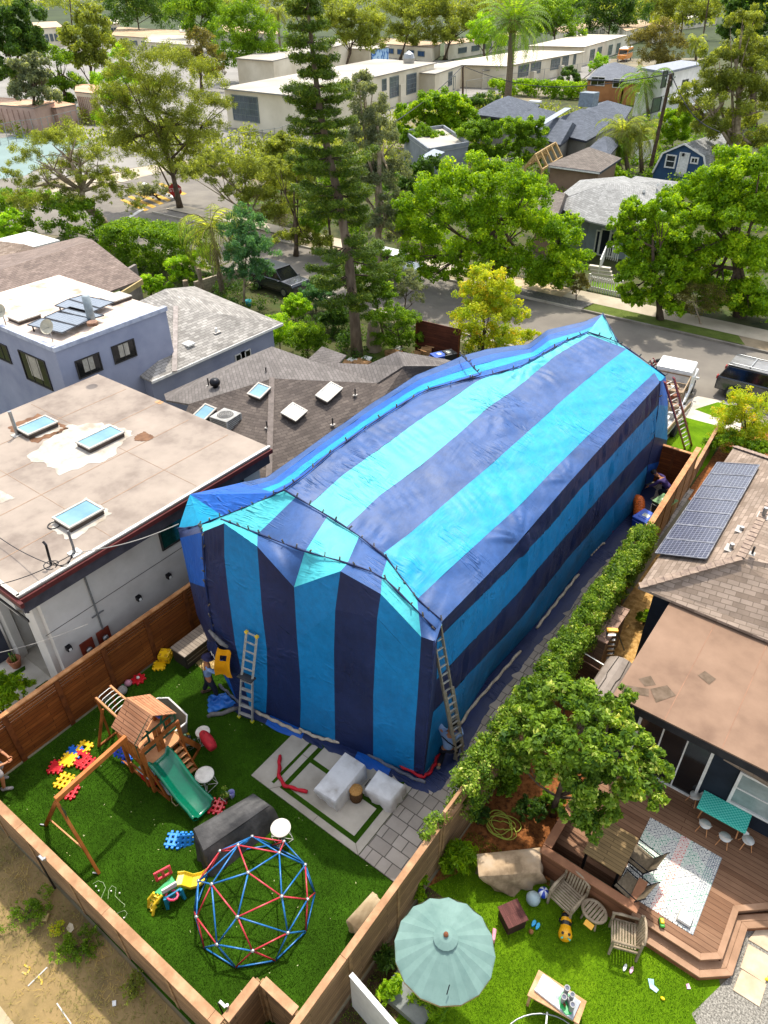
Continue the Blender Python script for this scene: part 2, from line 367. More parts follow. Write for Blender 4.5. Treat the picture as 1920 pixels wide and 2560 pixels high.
# drapes: radiating folds about tie-down points
TIES=[(P(1293,1362,4.9),.15,1.8),(P(1420,1212,5.2),.09,1.3),(P(1310,917,6.5),.13,1.7),(P(1395,1120,5.8),.03,.6),(P(1230,1030,6.3),.16,1.4),(P(945,1385,5.9),.09,1.2),(P(1456,908,6.4),-.08,.7)]
def folds(p):
    d=0
    for c,a,r in TIES:
        v=p-c;q=v.length
        if q < r*1.5:
            ang=atan2(v.y,v.x-v.z*.7);d += a*math.exp(-(q/r*1.4)**2)*(.3+.7*(.5+.5*sin(ang*11+q*1.5+1.7*sin(ang*5))))*min(1,q*2.2+.25)
    xr=lerp(ridge[0].x,ridge[-1].x,(p.y-ridge[0].y)/(ridge[-1].y-ridge[0].y));g=max(0,noise2(p.y*.5,p.x*.4,2)+.35)
    d += .05*g*math.exp(-((p.x-xr)/.9)**2)*sin(p.y*13+2*sin(p.y*2.1)+p.x*2) +.05*g*math.exp(-((p.y-lerp(11,9.9,(p.x+11.5)/5))/.8)**2)*sin(p.x*15+p.y*3)
    d += .02*max(0,noise2(p.y*.8,p.x*.9,7))*sin(p.y*21+p.x*9)
    return d
m=MB()
for k in range(5):patch(m,rows[k],rows[k+1],cols[k],sub=14,amp=.045,seed=k,wr=folds)
m.build('roof_tarp',TM,tent,smooth=True)
def wallf(p):
    return folds(p)*.8+.03*sin(p.y*1.1+p.z*.8)+.018*sin(p.y*3.7-p.z*1.6)
m=MB()
for k in range(5,9):patch(m,rows[k],rows[k+1],cols[k],sub=8,amp=.05,seed=k,wr=wallf)
m.build('side_tarp',TM,tent,smooth=True)
# ---- front hip panel and front wall : stations at stripe seams (px of clip line, lower clip line, crease, base)
YF=lambda px:None
def yb(x):return lerp(8.35,9.5,(x+11.7)/5.7)
def PB(px,py,dy=0):      # point on the leaning front wall
    y=9.0
    for _ in range(12):p=PY(px,py,y+dy);y=.4*y+.6*yb(p.x)
    return PY(px,py,y+dy)
fr0=[rows[k][0] for k in range(6)]
FR=[ # ridge clip line, lower clip, crease on wall, base (z0)
 (fr0[0],P(500,1312,5.1),PB(508,1330),P(592,1752,0)),
 (fr0[0].lerp(fr0[1],.1),P(555,1300,5.6),PB(560,1308),P(625,1772,0)),
 (fr0[0].lerp(fr0[1],.45),P(644,1335,5.9),PB(643,1366),P(665,1785,0)),
 (fr0[1].lerp(fr0[2],.5),P(762,1380,6.05),PB(735,1468,.1),P(750,1822,0)),
 (fr0[2].lerp(fr0[3],.35),P(868,1409,6.1),PB(851,1428,.1),P(838,1857,0)),
 (fr0[3].lerp(fr0[4],.12),P(955,1440,6.0),PB(952,1485,.1),P(933,1896,0)),
 (fr0[4],P(1046,1530,5.6),PB(1053,1592),P(1034,1936,0)),
 (fr0[5],P(1090,1575,5.2),PB(1088,1604),P(1059,1946,0))]
fcols_hip=[CY,CY,GN,CY,GN,CY,GN];fcols=[NV,BL,NV,BL,NV,BL,NV]  # hip takes the sunlit stripe colours, wall below the darker ones
def strip(m,a,b,c,mi,nu=16,nv=10,amp=.03,seed=0,wr=None,bow=0):
    """cells between two stations; a,b lists of points down the station"""
    for r in range(len(a)-1):
        A=[a[r].lerp(b[r],i/nu)+Vc((0,-bow*sin(pi*i/nu),0)) for i in range(nu+1)]
        B=[a[r+1].lerp(b[r+1],i/nu)+Vc((0,-bow*sin(pi*i/nu),0)) for i in range(nu+1)]
        patch(m,A,B,mi,sub=nv,amp=amp,seed=seed+r,wr=wr)
m=MB()
for k in range(7):
    a,b=FR[k],FR[k+1];strip(m,[a[0],a[1],a[2]],[b[0],b[1],b[2]],None,fcols_hip[k],amp=.05,seed=k,nv=6)
m.build('front_hip_tarp',TM,tent,smooth=True)
SW=[[FR[0][2],PB(517,1470),PB(530,1560),PB(556,1650),FR[0][3]],
 [FR[1][2],PB(561,1392),PB(570,1476),PB(588,1610),FR[1][3]],
 [FR[2][2],PB(655,1527),PB(667,1624),PB(668,1710),FR[2][3]],
 [FR[3][2],PB(743,1603),PB(750,1687),PB(752,1760),FR[3][3]],
 [FR[4][2],PB(838,1524),PB(835,1624),PB(836,1730),FR[4][3]],
 [FR[5][2],PB(943,1545),PB(939,1624),PB(933,1740),FR[5][3]],
 [FR[6][2],PB(1049,1660),PB(1044,1740),PB(1037,1830),FR[6][3]],
 [FR[7][2],FR[7][2].lerp(FR[7][3],.28),FR[7][2].lerp(FR[7][3],.55),FR[7][2].lerp(FR[7][3],.78),FR[7][3]]]
m=MB()
for k in range(7):strip(m,SW[k],SW[k+1],None,fcols[k],amp=.03,seed=k+20)
# small wedge closing wall between front and side at the corner
e0=[rows[k][0] for k in range(5,10)];c0=FR[7]
def on_edge(z):
    a,b=c0[2],c0[3];t=(a.z-z)/(a.z-b.z);return a.lerp(b,max(0,min(1,t)))
ed=[on_edge(p.z) for p in e0];m2=MB()
for i in range(4):m2.add([ed[i],e0[i],e0[i+1],ed[i+1]],[(0,1,2,3)],NV)
m2.add([c0[0],ed[0],c0[1]],[(0,1,2)],GN)
m2.build('corner_tarp',TM,tent,smooth=True)
m.build('front_tarp',TM,tent,smooth=True)
# ---- left slope and left wall
LS=[(500,1312,5.1),(600,1207,5.3),(667,1193,5.3),(798,1100,5.2),(920,1015,5.1),(1041,938,5.0),(1157,889,5.0),(1220,872,5.0),(1320,861,5.2),(1368,825,5.6),(1460,804,5.8),(1507,785,5.9)]
lw=[P(*p) for p in LS];L=[0]
for a,b in zip(lw,lw[1:]):L.append(L[-1]+(b-a).length)
def resamp(w3,n):
    L=[0]
    for a,b in zip(w3,w3[1:]):L.append(L[-1]+(b-a).length)
    out=[]
    for i in range(n+1):
        t=L[-1]*i/n;k=0
        while k < len(L)-2 and L[k+1] < t:k += 1
        out.append(w3[k].lerp(w3[k+1],(t-L[k])/max(1e-6,L[k+1]-L[k])))
    return out
left=resamp(lw[1:],NS)
m=MB()
fr=[0,.34,.62,.82,1.0];lc=[RB,CY2,RB,GN]
for k in range(4):
    A=[a.lerp(b,fr[k])-Vc((0,0,.18*sin(pi*fr[k]))) for a,b in zip(ridge,left)]
    B=[a.lerp(b,fr[k+1])-Vc((0,0,.18*sin(pi*fr[k+1]))) for a,b in zip(ridge,left)]
    patch(m,A,B,lc[k],sub=5,amp=.05,seed=k+40,wr=folds)
# cone at the front-left corner
cone=P(475,1236,5.35)
ring=[P(712,1227,6.5),P(640,1262,5.9),P(560,1292,5.45),P(500,1316,5.1),P(446,1323,4.7),P(600,1207,5.3)]
cc=[GN,RB,CY2,CY2]
def fan(m,apex,a,b,mi,n=8,amp=.05):
    A=[apex+(a-apex)*(i/n) for i in range(n+1)];B=[apex+(b-apex)*(i/n) for i in range(n+1)]
    A[0]=A[0];patch(m,A,B,mi,sub=6,amp=amp,seed=3)
fan(m,cone,P(600,1207,5.3),P(690,1233,6.3),RB);fan(m,cone,P(690,1233,6.3),P(560,1292,5.45),RB)
fan(m,cone,P(560,1292,5.45),P(500,1316,5.1),CY2);fan(m,cone,P(500,1316,5.1),P(446,1323,4.7),CY2)
m.build('left_tarp',TM,tent,smooth=True)
# far gable
m=MB()
far=[ridge[-1],rows[2][-1],rows[3][-1],rows[4][-1],eave[-1]]
peak=P(1507,785,6.6);fe=P(1545,857,6.3);fr_=P(1663,942,5.3)
for a,b,c,mi in [(ridge[-1],peak,rows[2][-1],CY),(rows[2][-1],peak,fe,CY),(rows[2][-1],fe,rows[3][-1],CY),(rows[3][-1],fe,rows[4][-1],CY2),(rows[4][-1],fe,fr_,CY2),(rows[4][-1],fr_,eave[-1],CY2)]:
    A=[a.lerp(b,i/10) for i in range(11)];B=[a.lerp(c,i/10) for i in range(11)];patch(m,A,B,mi,sub=8,amp=.05,seed=9)
# porch bay beyond the zipped seam
bayT=[(1655,955,5.2),(1668,985,5.0),(1674,1010,4.9)]
q0=[rows[k][-1] for k in range(5,10)];q1=[PY(1664,942,27.6),PY(1670,1015,27.7),PY(1668,1100,27.7),PY(1660,1150,27.6),P(1645,1200,0)]
bc=[RB,BL,NV,RB]
for i in range(4):
    A=[q0[i].lerp(q1[i],t/6) for t in range(7)];B=[q0[i+1].lerp(q1[i+1],t/6) for t in range(7)];patch(m,A,B,bc[i],sub=6,amp=.08,seed=i+60)
# back wall
bk=[q1[0],fe,peak,left[-1]];bb=[Vc((p.x,p.y+.6,0)) for p in bk]
for i in range(3):m.add([bk[i],bk[i+1],bb[i+1],bb[i]],[(0,1,2,3)],[RB,BL,NV][i])
m.build('far_tarp',TM,tent,smooth=True)
# left wall down to the ground (with the striped flap at the front corner)
m=MB()
lb=[Vc((p.x+.05,p.y,0)) for p in left]
for k in range(5):
    A=[a.lerp(b,k/5) for a,b in zip(left,lb)];B=[a.lerp(b,(k+1)/5) for a,b in zip(left,lb)]
    patch(m,A,B,[NV,BL,NV,BL,NV][k],sub=2,amp=.05)
fl0=[P(500,1312,5.1),SW[0][0],SW[0][1],SW[0][2],SW[0][3],P(592,1752,0)]
fl1=[P(446,1323,4.7),P(450,1345,4.5),P(474,1455,3.2),P(492,1535,2.4),P(535,1640,1.2),P(590,1742,.1)]
for i,mi in enumerate([NV,RB,NV,NV,RB]):
    A=[fl0[i].lerp(fl1[i],t/6) for t in range(7)];B=[fl0[i+1].lerp(fl1[i+1],t/6) for t in range(7)];patch(m,A,B,mi,sub=6,amp=.06,seed=i+80)
m.build('left_wall_tarp',TM,tent,smooth=True)
# rolled seams and metal clips
ROLL=mat('rolled seam','1c2b55','131c3c',6,rough=.6);CLIP=mat('clip steel','8f8a80','4a3d33',20,rough=.45,metal=.6)
seams=[ridge,[s[0] for s in FR],[s[1] for s in FR[1:]],[P(500,1316,5.12),P(560,1292,5.5),P(640,1262,5.95),P(712,1227,6.52)],
 [P(1148,955,6.5),P(1202,940,6.55),P(1170,905,6.2),P(1150,886,5.3)],[ridge[-1],fe,P(1600,895,6.0),P(1663,942,5.3)],
 fl0[:5],[rows[5][-1],rows[6][-1],rows[7][-1],rows[8][-1],rows[9][-1]],[FR[7][2].lerp(FR[7][3],t/5) for t in range(6)],[P(446,1323,4.72),P(475,1321,4.9),P(500,1316,5.12)],[peak,P(1545,857,6.35)],[P(1064,878+90,6.0),P(1250,1010+20,6.35)][:0]]
clip=MB().box((0,.012,.07),(.035,.012,.16)).box((0,-.012,.07),(.035,.012,.16)).tube([(-.02,0,.03),(.02,0,.03)],.014,6)
cm=None;cnt=0
for sm in seams:
    if len(sm) < 2:continue
    pts=resamp([Vc(p) for p in sm],max(8,int(sum((b-a).length for a,b in zip(sm,sm[1:]))/.4)))
    up=[p+Vc((0,0,.05))+Vc((.0,-.03,0)) for p in pts]
    MB().tube(up,[.022+.01*sin(i*1.9) for i in range(len(up))],6).build('seam_roll',ROLL,tent,smooth=True)
    st=2 if len(pts) > 30 else 1
    for i in range(1,len(up),st):
        if cnt >= 98:break
        cnt += 1
        if cm is None:c=clip.build('clip',CLIP,tent,local=True);cm=c
        else:c=cm.copy();C.objects.link(c)
        c.parent=tent;c.matrix_parent_inverse=Matrix.Identity(4)
        c.location=up[i]-tent.location;c.rotation_euler=(rnd.uniform(-.6,.6),rnd.uniform(-.5,.9),rnd.uniform(0,3.1));c.scale=(.9,.9,.8)
# skirt lying on the ground, water snakes on it
m=MB()
basef=[s[3] for s in FR];sk=resamp(basef,40)
out=[]
for i,p in enumerate(sk):
    out.append(p+Vc((.1,-.3-.03*sin(i*.7)-.1*(i/40),0)))
def skirt(m,A,B,mi,seed):
    n=len(A)-1;vs=[]
    for j in range(5):
        for i in range(n+1):
            p=A[i].lerp(B[i],j/4);vs.append(Vc((p.x,p.y,.012+.05*abs(sin(i*1.3+j*1.9+seed))*sin(pi*j/4)+.02*(4-j)/4)))
    m.add(vs,[(j*(n+1)+i,j*(n+1)+i+1,(j+1)*(n+1)+i+1,(j+1)*(n+1)+i) for j in range(4) for i in range(n)],mi)
for a,b,mi in [(0,8,NV),(8,16,RB),(16,27,NV),(27,34,RB),(34,40,NV)]:skirt(m,sk[a:b+1],out[a:b+1],mi,a)
sr=resamp(rows[9],60);so=[p+Vc((.6+.05*sin(i*.5),-.05,0)) for i,p in enumerate(sr)]
skirt(m,sr,so,NV,5)
cq=[sr[0],out[-1]];skirt(m,[sk[-1].lerp(sr[0],i/6) for i in range(7)],[out[-1].lerp(so[0],i/6)+Vc((.06,-.06,0))*sin(i/6*3.1) for i in range(7)],NV,3)
m.build('ground_skirt',TM,tent,smooth=True)
def snake(name,pts,r,mt,label,cat,n=60,wob=.012,zb=.02):
    w3=resamp([Vc(p) for p in pts],n)
    w3=[p+Vc((wob*sin(i*.55),wob*cos(i*.43),r+zb)) for i,p in enumerate(w3)]
    o=MB().tube(w3,[r*(.75+.25*abs(sin(i*.31))) for i in range(len(w3))],8).build(name,mt,smooth=True);return props(o,label,cat)
WS=mat('sand tube white','c4b6a0','9c8f7a',6,rough=.85);GS=mat('sand tube grey','6e7078','565860',6,rough=.85);RS=mat('red sand tube','c01828','9a1020',6,rough=.6)
snake('sand_tube',[P(640,1783),P(700,1812),P(752,1837)],.055,WS,'white sand tube lying along foot of striped tarp beside the small ladder','sand tube')
snake('sand_tube',[P(748,1826),P(790,1846),P(848,1860)],.05,WS,'white sand tube weighing down tarp skirt over the concrete patio','sand tube')
snake('sand_tube',[P(915,1885),P(960,1912),P(1030,1948),P(1062,1960)],.05,GS,'grey sand tube lying on tarp skirt behind white covered furniture','sand tube')
snake('sand_tube',[P(996,1918),P(1030,1936),P(1060,1950),P(1080,1930),P(1098,1892)],.05,RS,'red sand tube bent round the front corner of the tarp','sand tube',wob=.02,zb=.07)
snake('sand_tube',[P(1150,1815),P(1180,1770),P(1250,1690),P(1300,1632)],.05,WS,'long pale sand tube on dark skirt between tarp and hedge, nearest the long ladder','sand tube')
snake('sand_tube',[P(1340,1575),P(1390,1510),P(1445,1440)],.05,WS,'long pale sand tube on dark skirt halfway along the tarp side','sand tube')
snake('sand_tube',[P(1475,1392),P(1500,1365),P(1510,1362)],.05,WS,'short pale sand tube at far end of the tarp side skirt','sand tube')
snake('sand_tube',[P(1500,1362),P(1525,1335),P(1546,1312)],.045,RS,'red sand tube on the skirt between tarp side and blue bin','sand tube')
snake('sand_tube',[P(548,1715),P(575,1740),P(597,1757),P(640,1783)],.05,GS,'grey sand tube beside worker feet at tarp corner','sand tube')
snake('sand_tube',[P(700,1893),P(698,1945),P(712,1968),P(745,1978),P(768,1984)],.055,RS,'loose red sand tube bent like an L on the concrete patio','sand tube',wob=.008)
# ropes / house body below so that tarps rest on something is not visible
# ================================================================ FENCES
CEDAR=planks('cedar boards orange','9a5a26','7d4318',1.9,.14,gap='3a1d0a',grain=.45)
CEDARW=planks('cedar boards weathered','9a7b58','7e6246',2.4,.14,gap='4a3825',grain=.5)
CAPO=mat('cedar cap light','c58f5e','a06c42',4,rough=.7,stretch=(1,1,1),c3='b47d4e')
CAPW=mat('cedar cap weathered','b28a66','8f6a4a',3,rough=.8,c3='a07856')
POSTB=mat('post brown','7a431c','542b10',5,rough=.75);POSTW=mat('post weathered','9c7c55','6d5438',5,rough=.8)
def fence(label,a,b,h,bm,pm,cm,bay=1.8,capw=.14,slats=0,side=1,z=0,posts=True,thick=.04,capth=.045):
    a=Vc((a[0],a[1],z));b=Vc((b[0],b[1],z));d=b-a;L=d.length;d.normalize();n=Vc((-d.y,d.x,0))*side
    t=thing('wooden_fence',label,'fence',a)
    k=max(1,round(L/bay));bl=L/k;up=Vc((0,0,1))
    for i in range(k):
        p0=a+d*(i*bl+.045);p1=a+d*((i+1)*bl-.045);m=MB();hs=h-(slats and .46)
        m.bar(p0+up*(hs/2+.02),p1+up*(hs/2+.02),thick,hs-.02,up=(0,0,1))
        if slats:
            for j in range(4):zz=hs+.055+j*.105;m.bar(p0+up*zz,p1+up*zz,thick*.7,.07)
        m.build('board_panel',bm,t)
    if posts:
        for i in range(k+1):
            q=a+d*(i*bl);MB().box((q.x,q.y,z+h/2),(.09,.09,h),rz=atan2(d.y,d.x)).build('post',pm,t,bevel=.004)
            if slats:MB().box((q.x+n.x*.06,q.y+n.y*.06,z+h/2-.01),(.14,.03,h-.03),rz=atan2(d.y,d.x)).build('post_board',pm,t)
    if cm:
        m=MB();g=0;x=0
        while x < L-.01:
            e=min(L,x+3.1);m.bar(a+d*(x+.003)+up*(h+capth/2+.001),a+d*(e-.003)+up*(h+capth/2+.001),capw,capth);x=e
        m.build('cap_rail',cm,t,bevel=.004)
    return t
fence('long orange cedar fence with open slats on top behind the playset',(-15.05,1.95),(-15.05,12.4),1.86,CEDAR,POSTB,CAPO,bay=1.5,slats=1,side=-1)
fence('long weathered board fence between the turf yard and the dirt alley',(-14.95,1.99),(-5.42,2.12),1.88,CEDARW,POSTW,CAPW,bay=1.55,capw=.2)
fence('short return fence running from the alley fence into the yard corner',(-5.40,2.22),(-5.40,3.02),1.88,CEDARW,POSTW,CAPW,bay=2,capw=.18)
fence('short board fence closing the corner beside the gas strut post',(-5.30,3.08),(-4.46,3.08),1.88,CEDARW,POSTW,CAPW,bay=2,capw=.18)
fence('weathered board fence between the turf yard and the umbrella garden',(-4.34,1.2),(-4.34,7.7),1.88,CEDARW,POSTW,CAPW,bay=1.8,capw=.15)
fence('board fence carrying the vine hedge along the side of the tarped house',(-4.32,7.8),(-4.32,18.9),1.75,CEDARW,POSTW,CAPW,bay=1.9,capw=.12)
fence('tall board fence beyond the vines next to the trash bins',(-4.42,19.0),(-4.75,27.0),2.1,CEDARW,POSTW,CAPO,bay=1.3,capw=.2)
fence('low grey fence continuing toward the street beside red mulch',(-4.75,27.2),(-5.0,31.5),1.0,CEDARW,POSTW,CAPW,bay=1.1)
fence('reddish brown board gate fence between tarped house and tall fence',(-6.3,26.9),(-4.85,26.9),1.8,planks('redwood boards','8a4a20','70391a',1.2,.12,gap='2d1508'),POSTB,CAPO,bay=.75)
# lattice on top of the fence
lt=thing('lattice_panel','thin wooden lattice panel standing on the garden fence by the pavers','lattice',(-4.32,9.3,1.8))
m=MB()
for i in range(60):
    y=7.85+i*.09
    m.bar((-4.33,y,1.83),(-4.33,y+.4,2.22),.012,.018);m.bar((-4.31,y+.4,1.83),(-4.31,y,2.22),.012,.018)
m.build('lattice_strips',POSTW,lt);MB().bar((-4.32,7.8,2.25),(-4.32,13.7,2.25),.07,.05).build('top_rail',CAPW,lt)
MB().bar((-4.32,7.82,1.8),(-4.32,7.82,2.25),.05,.05).build('end_post',CAPW,lt)
# metal fence fittings
DKM=metal('dark fitting','2b2b2e',.4);GAL=metal('galvanised','9a9b9a',.4)
for c,lab in [((-10.72,1.86,1.2),'black drop bolt rod fixed to outside of alley fence near the swing'),((-5.55,2.3,1.1),'black gate strut hanging at the return fence corner')]:
    t=thing('gate_strut',lab,'gate strut',c)
    MB().tube([(c[0]-.1,c[1],2.05),(c[0]+.02,c[1]-.02,1.5),(c[0]+.1,c[1]-.03,.95)],[.012,.02,.026],8).build('rod',DKM,t)
    MB().box((c[0]-.05,c[1]+.05,1.96),(.16,.05,.03)).tube([(c[0]+.05,c[1]+.08,1.95),(c[0]+.05,c[1]+.08,2.03)],.03,8).build('hinge',GAL,t)
# ================================================================ PATIO
PAV=shingle('concrete pavers','a69c90','8c8378',.5,.34,mortar='5d564d',msize=.014,stain=.25,bump=.4,squash=.6)
o=MB().box((-7.87,8.35,0),(3.66,3.1,.05)).build('patio_slab',CONC,bevel=.006);o['kind']='structure'
for r4 in [rect(-9.12,-9.03,6.98,9.8),rect(-8.83,-8.69,7.12,9.8),rect(-8.69,-6.42,8.03,8.16),rect(-8.83,-6.27,6.99,7.12),rect(-6.42,-6.27,7.12,9.8)]:sheet('turf_joint',r4,.029,TURF)
o=MB().bar((-9.02,6.81,.027),(-8.83,7.03,.027),.012,.004).bar((-7.5,6.81,.027),(-7.5,6.98,.027),.012,.004).bar((-6.05,6.81,.027),(-6.27,6.99,.027),.012,.004).bar((-9.02,8.1,.027),(-8.83,8.1,.027),.012,.004).build('patio_joint',mat('joint shade','6a6154'));o['kind']='structure'  # thin dark bars for the slab joints
o=MB().box((-5.27,8.95,-.005),(1.5,4.3,.05)).build('paver_path',PAV);o['kind']='structure'
o=MB().box((-5.25,19.2,-.004),(1.46,16.2,.045)).build('side_path',PAV);o['kind']='structure'
sheet('sand_patch',[tuple(P(*p)[:2]) for p in [(415,1585),(478,1645),(520,1690),(560,1640),(500,1560)]],.004,mat('sand and straw','c9ab78','8f7346',3,rough=1,bump=.5,bscale=30,c3='b0935f'))
# ================================================================ PLAYSET
PW=mat('playset wood','a5622c','7f4418',3,rough=.6,c3='93521f',stretch=(1,1,1));PWL=mat('playset wood light','cb9263','b27a4c',3,rough=.65,c3='bf8657')
PG=mat('playset green','0b4f38','083c2b',6,rough=.4,spec=.5);SLG=plastic('slide green','04694a',.18,.6)
ROOFP=planks('playset roof boards','c98f68','b97e58',3.0,.115,gap='5b3320',grain=.25,gsize=.009)
WHT=plastic('white plastic','dedbd2',.4)
ps=thing('play_tower','wooden play tower with gable roof, green slide, rope ladder and swing beam on the turf','playset',(-11.2,5.3,0))
# tower frame around (x -12.3..-10.9, y 4.9..6.2)
TX0,TX1,TY0,TY1=-12.35,-11.65,4.98,6.0
for x in (TX0,TX1):
    for y in (TY0,TY1):MB().box((x,y,1.0),(.09,.09,2.0)).build('tower_post',PW,ps,bevel=.006)
MB().box(((TX0+TX1)/2,(TY0+TY1)/2,1.12),(.8,1.1,.07)).build('deck',PWL,ps)
rp=[P(382,1789,2.75),P(376,1736,2.75)]
RF,RR=rp;LF_,LR_=P(343,1866,1.95),P(278,1817,1.95);RFt,RRt=P(441,1783,2.15),P(375+0,1737,2.15)
RF=Vc((-11.15,5.45,2.78));RR=Vc((-12.35,5.45,2.78)); 
RF=P(382,1789,2.75);RR=P(316,1744,2.72);RRt=P(375,1735,2.2)
m=MB().slab([LF_,RF,RR,LR_],.03);m.build('roof_panel',ROOFP,ps)
m=MB().slab([RFt,RRt,RR,RF],.03);m.build('roof_panel',ROOFP,ps)
# gable screen
g0=lerp(LF_,RF,.04)+Vc((-.1,0,-.05));g1=RF+Vc((-.1,0,-.06));g2=lerp(RFt,RF,.04)+Vc((-.1,0,-.05))
m=MB();dn=Vc((0,0,-.55))
for a,b,t_ in [(g0,g1,.07),(g1,g2,.07),(g0,g2,.06),(g0+dn,g2+dn,.06),(g0,g0+dn,.06),(g2,g2+dn,.06),(lerp(g0,g2,.3),lerp(g0,g2,.3)+dn,.05),(lerp(g0,g2,.72),lerp(g0,g2,.72)+dn,.05),(lerp(g0,g1,.5),lerp(g0,g2,.35),.05),(lerp(g1,g2,.5),lerp(g0,g2,.65),.05),(lerp(g0,g2,.15)+dn*.5,lerp(g0,g2,.3)+dn*.5,.04),(lerp(g0,g2,.72)+dn*.5,g2+dn*.5,.04)]:
    m.bar(a,b,.025,t_)
m.build('gable_screen',PG,ps)
MB().bar(lerp(g0,g2,.46)+Vc((.02,0,-.02)),lerp(g0,g2,.46)+dn*2.2,.1,.03).bar(lerp(g0,g2,.56)+Vc((.02,0,-.02)),lerp(g0,g2,.56)+dn*2.2,.1,.03).build('gable_board',PW,ps)
# railings and balcony
fx=TX1+.32
MB().box((TX1+.18,(TY0+TY1)/2,1.12),(.3,1.1,.06)).build('balcony_deck',PWL,ps)
for y in (TY0-.05,TY1+.05):MB().box((fx,y,.95),(.08,.08,1.7)).build('balcony_post',PW,ps,bevel=.005)
MB().bar((fx,TY0-.1,1.78),(fx,TY1+.1,1.78),.05,.1).build('balcony_rail',PW,ps)
m=MB()
for i in range(5):y=TY0-.04;x=TX0+.06+i*.14;m.box((x,y,1.42),(.12,.025,.62))
m.bar((TX0,TY0-.04,1.75),(fx,TY0-.04,1.75),.04,.09);m.build('picket_side',PW,ps)
m=MB()
for i in range(2):m.box((TX1+.1+i*.13,TY0-.05,1.42),(.1,.025,.6))
m.build('picket_side',PW,ps)
m=MB()
for i in range(4):m.box((TX0+.1+i*.16,TY1+.04,1.42),(.12,.025,.62))
m.build('picket_side',PW,ps)
m=MB().bar((fx,TY0-.05,.5),(fx,TY1+.05,.5),.04,.09).bar((TX0,TY0,.45),(fx,TY0,.45),.04,.09).bar((TX0,TY1,.45),(fx,TY1,.45),.04,.09);m.build('lower_brace',PW,ps)
# slide
SA,SB=Vc((fx,5.3,1.12)),P(512,2034,.1)
m=MB();NSl=22
def sl(t):
    p=SA.lerp(SB,t);z=lerp(1.14,.12,t) +.10*sin(t*pi*2.4)*(1-t*.4) if t > .04 else 1.14
    return Vc((p.x,p.y,max(.08,z)))
dirs=(SB-SA);dirs.z=0;dirs.normalize();sdv=Vc((-dirs.y,dirs.x,0));prof=[(-.34,.12),(-.3,.15),(-.26,.13),(-.2,0),(-.1,-.025),(.1,-.025),(.2,0),(.26,.13),(.3,.15),(.34,.12),(.34,.06),(.24,-.06),(-.24,-.06),(-.34,.06)]
vs=[sl(i/NSl)+sdv*a*(1 if i < NSl-2 else 1.05)+Vc((0,0,b)) for i in range(NSl+1) for a,b in prof];k=len(prof)
m.add(vs,[(i*k+j,i*k+(j+1) % k,(i+1)*k+(j+1) % k,(i+1)*k+j) for i in range(NSl) for j in range(k)]+[tuple(range(k)),tuple(reversed(range(NSl*k,NSl*k+k)))]);m.build('slide',SLG,ps,smooth=True)
# ladder with flat steps, right of slide
la0,la1=Vc((fx+.02,5.62,1.12)),P(497,1934,0);la0b,la1b=Vc((fx+.02,5.95,1.12)),P(497,1934,0)
la1=P(473,1949,0);la1b=P(498,1932,0)
m=MB().bar(la0,la1,.04,.09).bar(la0b,la1b,.04,.09);m.build('ladder_rail',PW,ps)
for i in range(1,6):
    t=i/6;MB().bar(la0.lerp(la1,t),la0b.lerp(la1b,t),.11,.03).build('ladder_step',PWL,ps)
# rock wall
r0,r1,r2,r3=Vc((TX0+.1,TY1+.05,1.14)),Vc((fx,TY1+.05,1.14)),P(500,1868,.02),P(455,1815,.02)
r2=P(500,1868,.05);r3=P(450,1822,.05)
MB().slab([r0,r1,r2,r3],.04).build('climbing_wall',planks('rock wall boards','b08a5c','9a7548',2,.14),ps)
MB().bar(r1,r2,.03,.14).bar(r0,r3,.03,.14).build('wall_side_board',PW,ps)
cs=[plastic('hold blue','274a60'),plastic('hold green','2c4a30'),plastic('hold yellow','e0b428'),plastic('hold slate','2d3844')]
for i,(u,v) in enumerate([(.3,.2),(.65,.3),(.35,.45),(.7,.5),(.3,.68),(.65,.75),(.45,.9),(.75,.93)]):
    p=r0.lerp(r1,u).lerp(r3.lerp(r2,u),v)+Vc((0,.03,.04))
    MB().lathe([(.01,-.02),(.06,-.01),(.05,.025),(.02,.045)],7,p).build('climbing_hold',cs[(i*3) % 4],ps,smooth=True)
# lower A braces at back and slide side
for a,b in [(P(302,1898,.1),P(424,2000,.03)),(P(322,1880,.45),P(388,1948,.45)),((fx,4.95,1.1),P(424,2000,.03)),(r2,P(424,2000,.06))]:
    MB().bar(a,b,.04,.08).build('ground_brace',PW,ps)
# monkey bars
mb0,mb1=P(241,1746,1.75),P(277,1715,1.75);mb2=P(293,1784,1.9);mb3=P(318,1747,1.9)
q0,q1=P(241,1746,1.78),P(277,1716,1.78);dm=Vc((1.15,-.06,0))
q2,q3=q0+dm,q1+dm
m=MB().bar(q0,q2,.045,.09).bar(q1,q3,.045,.09);m.build('monkey_rail',PWL,ps)
for i in range(8):
    t=.05+i/7.6;a=q0.lerp(q2,t);b=q1.lerp(q3,t)
    MB().tube([a,a.lerp(b,.2)+Vc((0,0,.05)),a.lerp(b,.8)+Vc((0,0,.05)),b],.013,6).build('monkey_rung',WHT,ps,smooth=True)
g2_=P(247,1866,.02)
MB().bar(q0,P(275,1838,.02),.06,.09).bar(q0+Vc((0,.05,-.5)),g2_,.05,.07).bar(q1,P(293,1780,.02),.06,.09).build('monkey_leg',PW,ps)
MB().bar(g2_,P(293,1830,.02),.05,.07).build('monkey_leg',PW,ps)
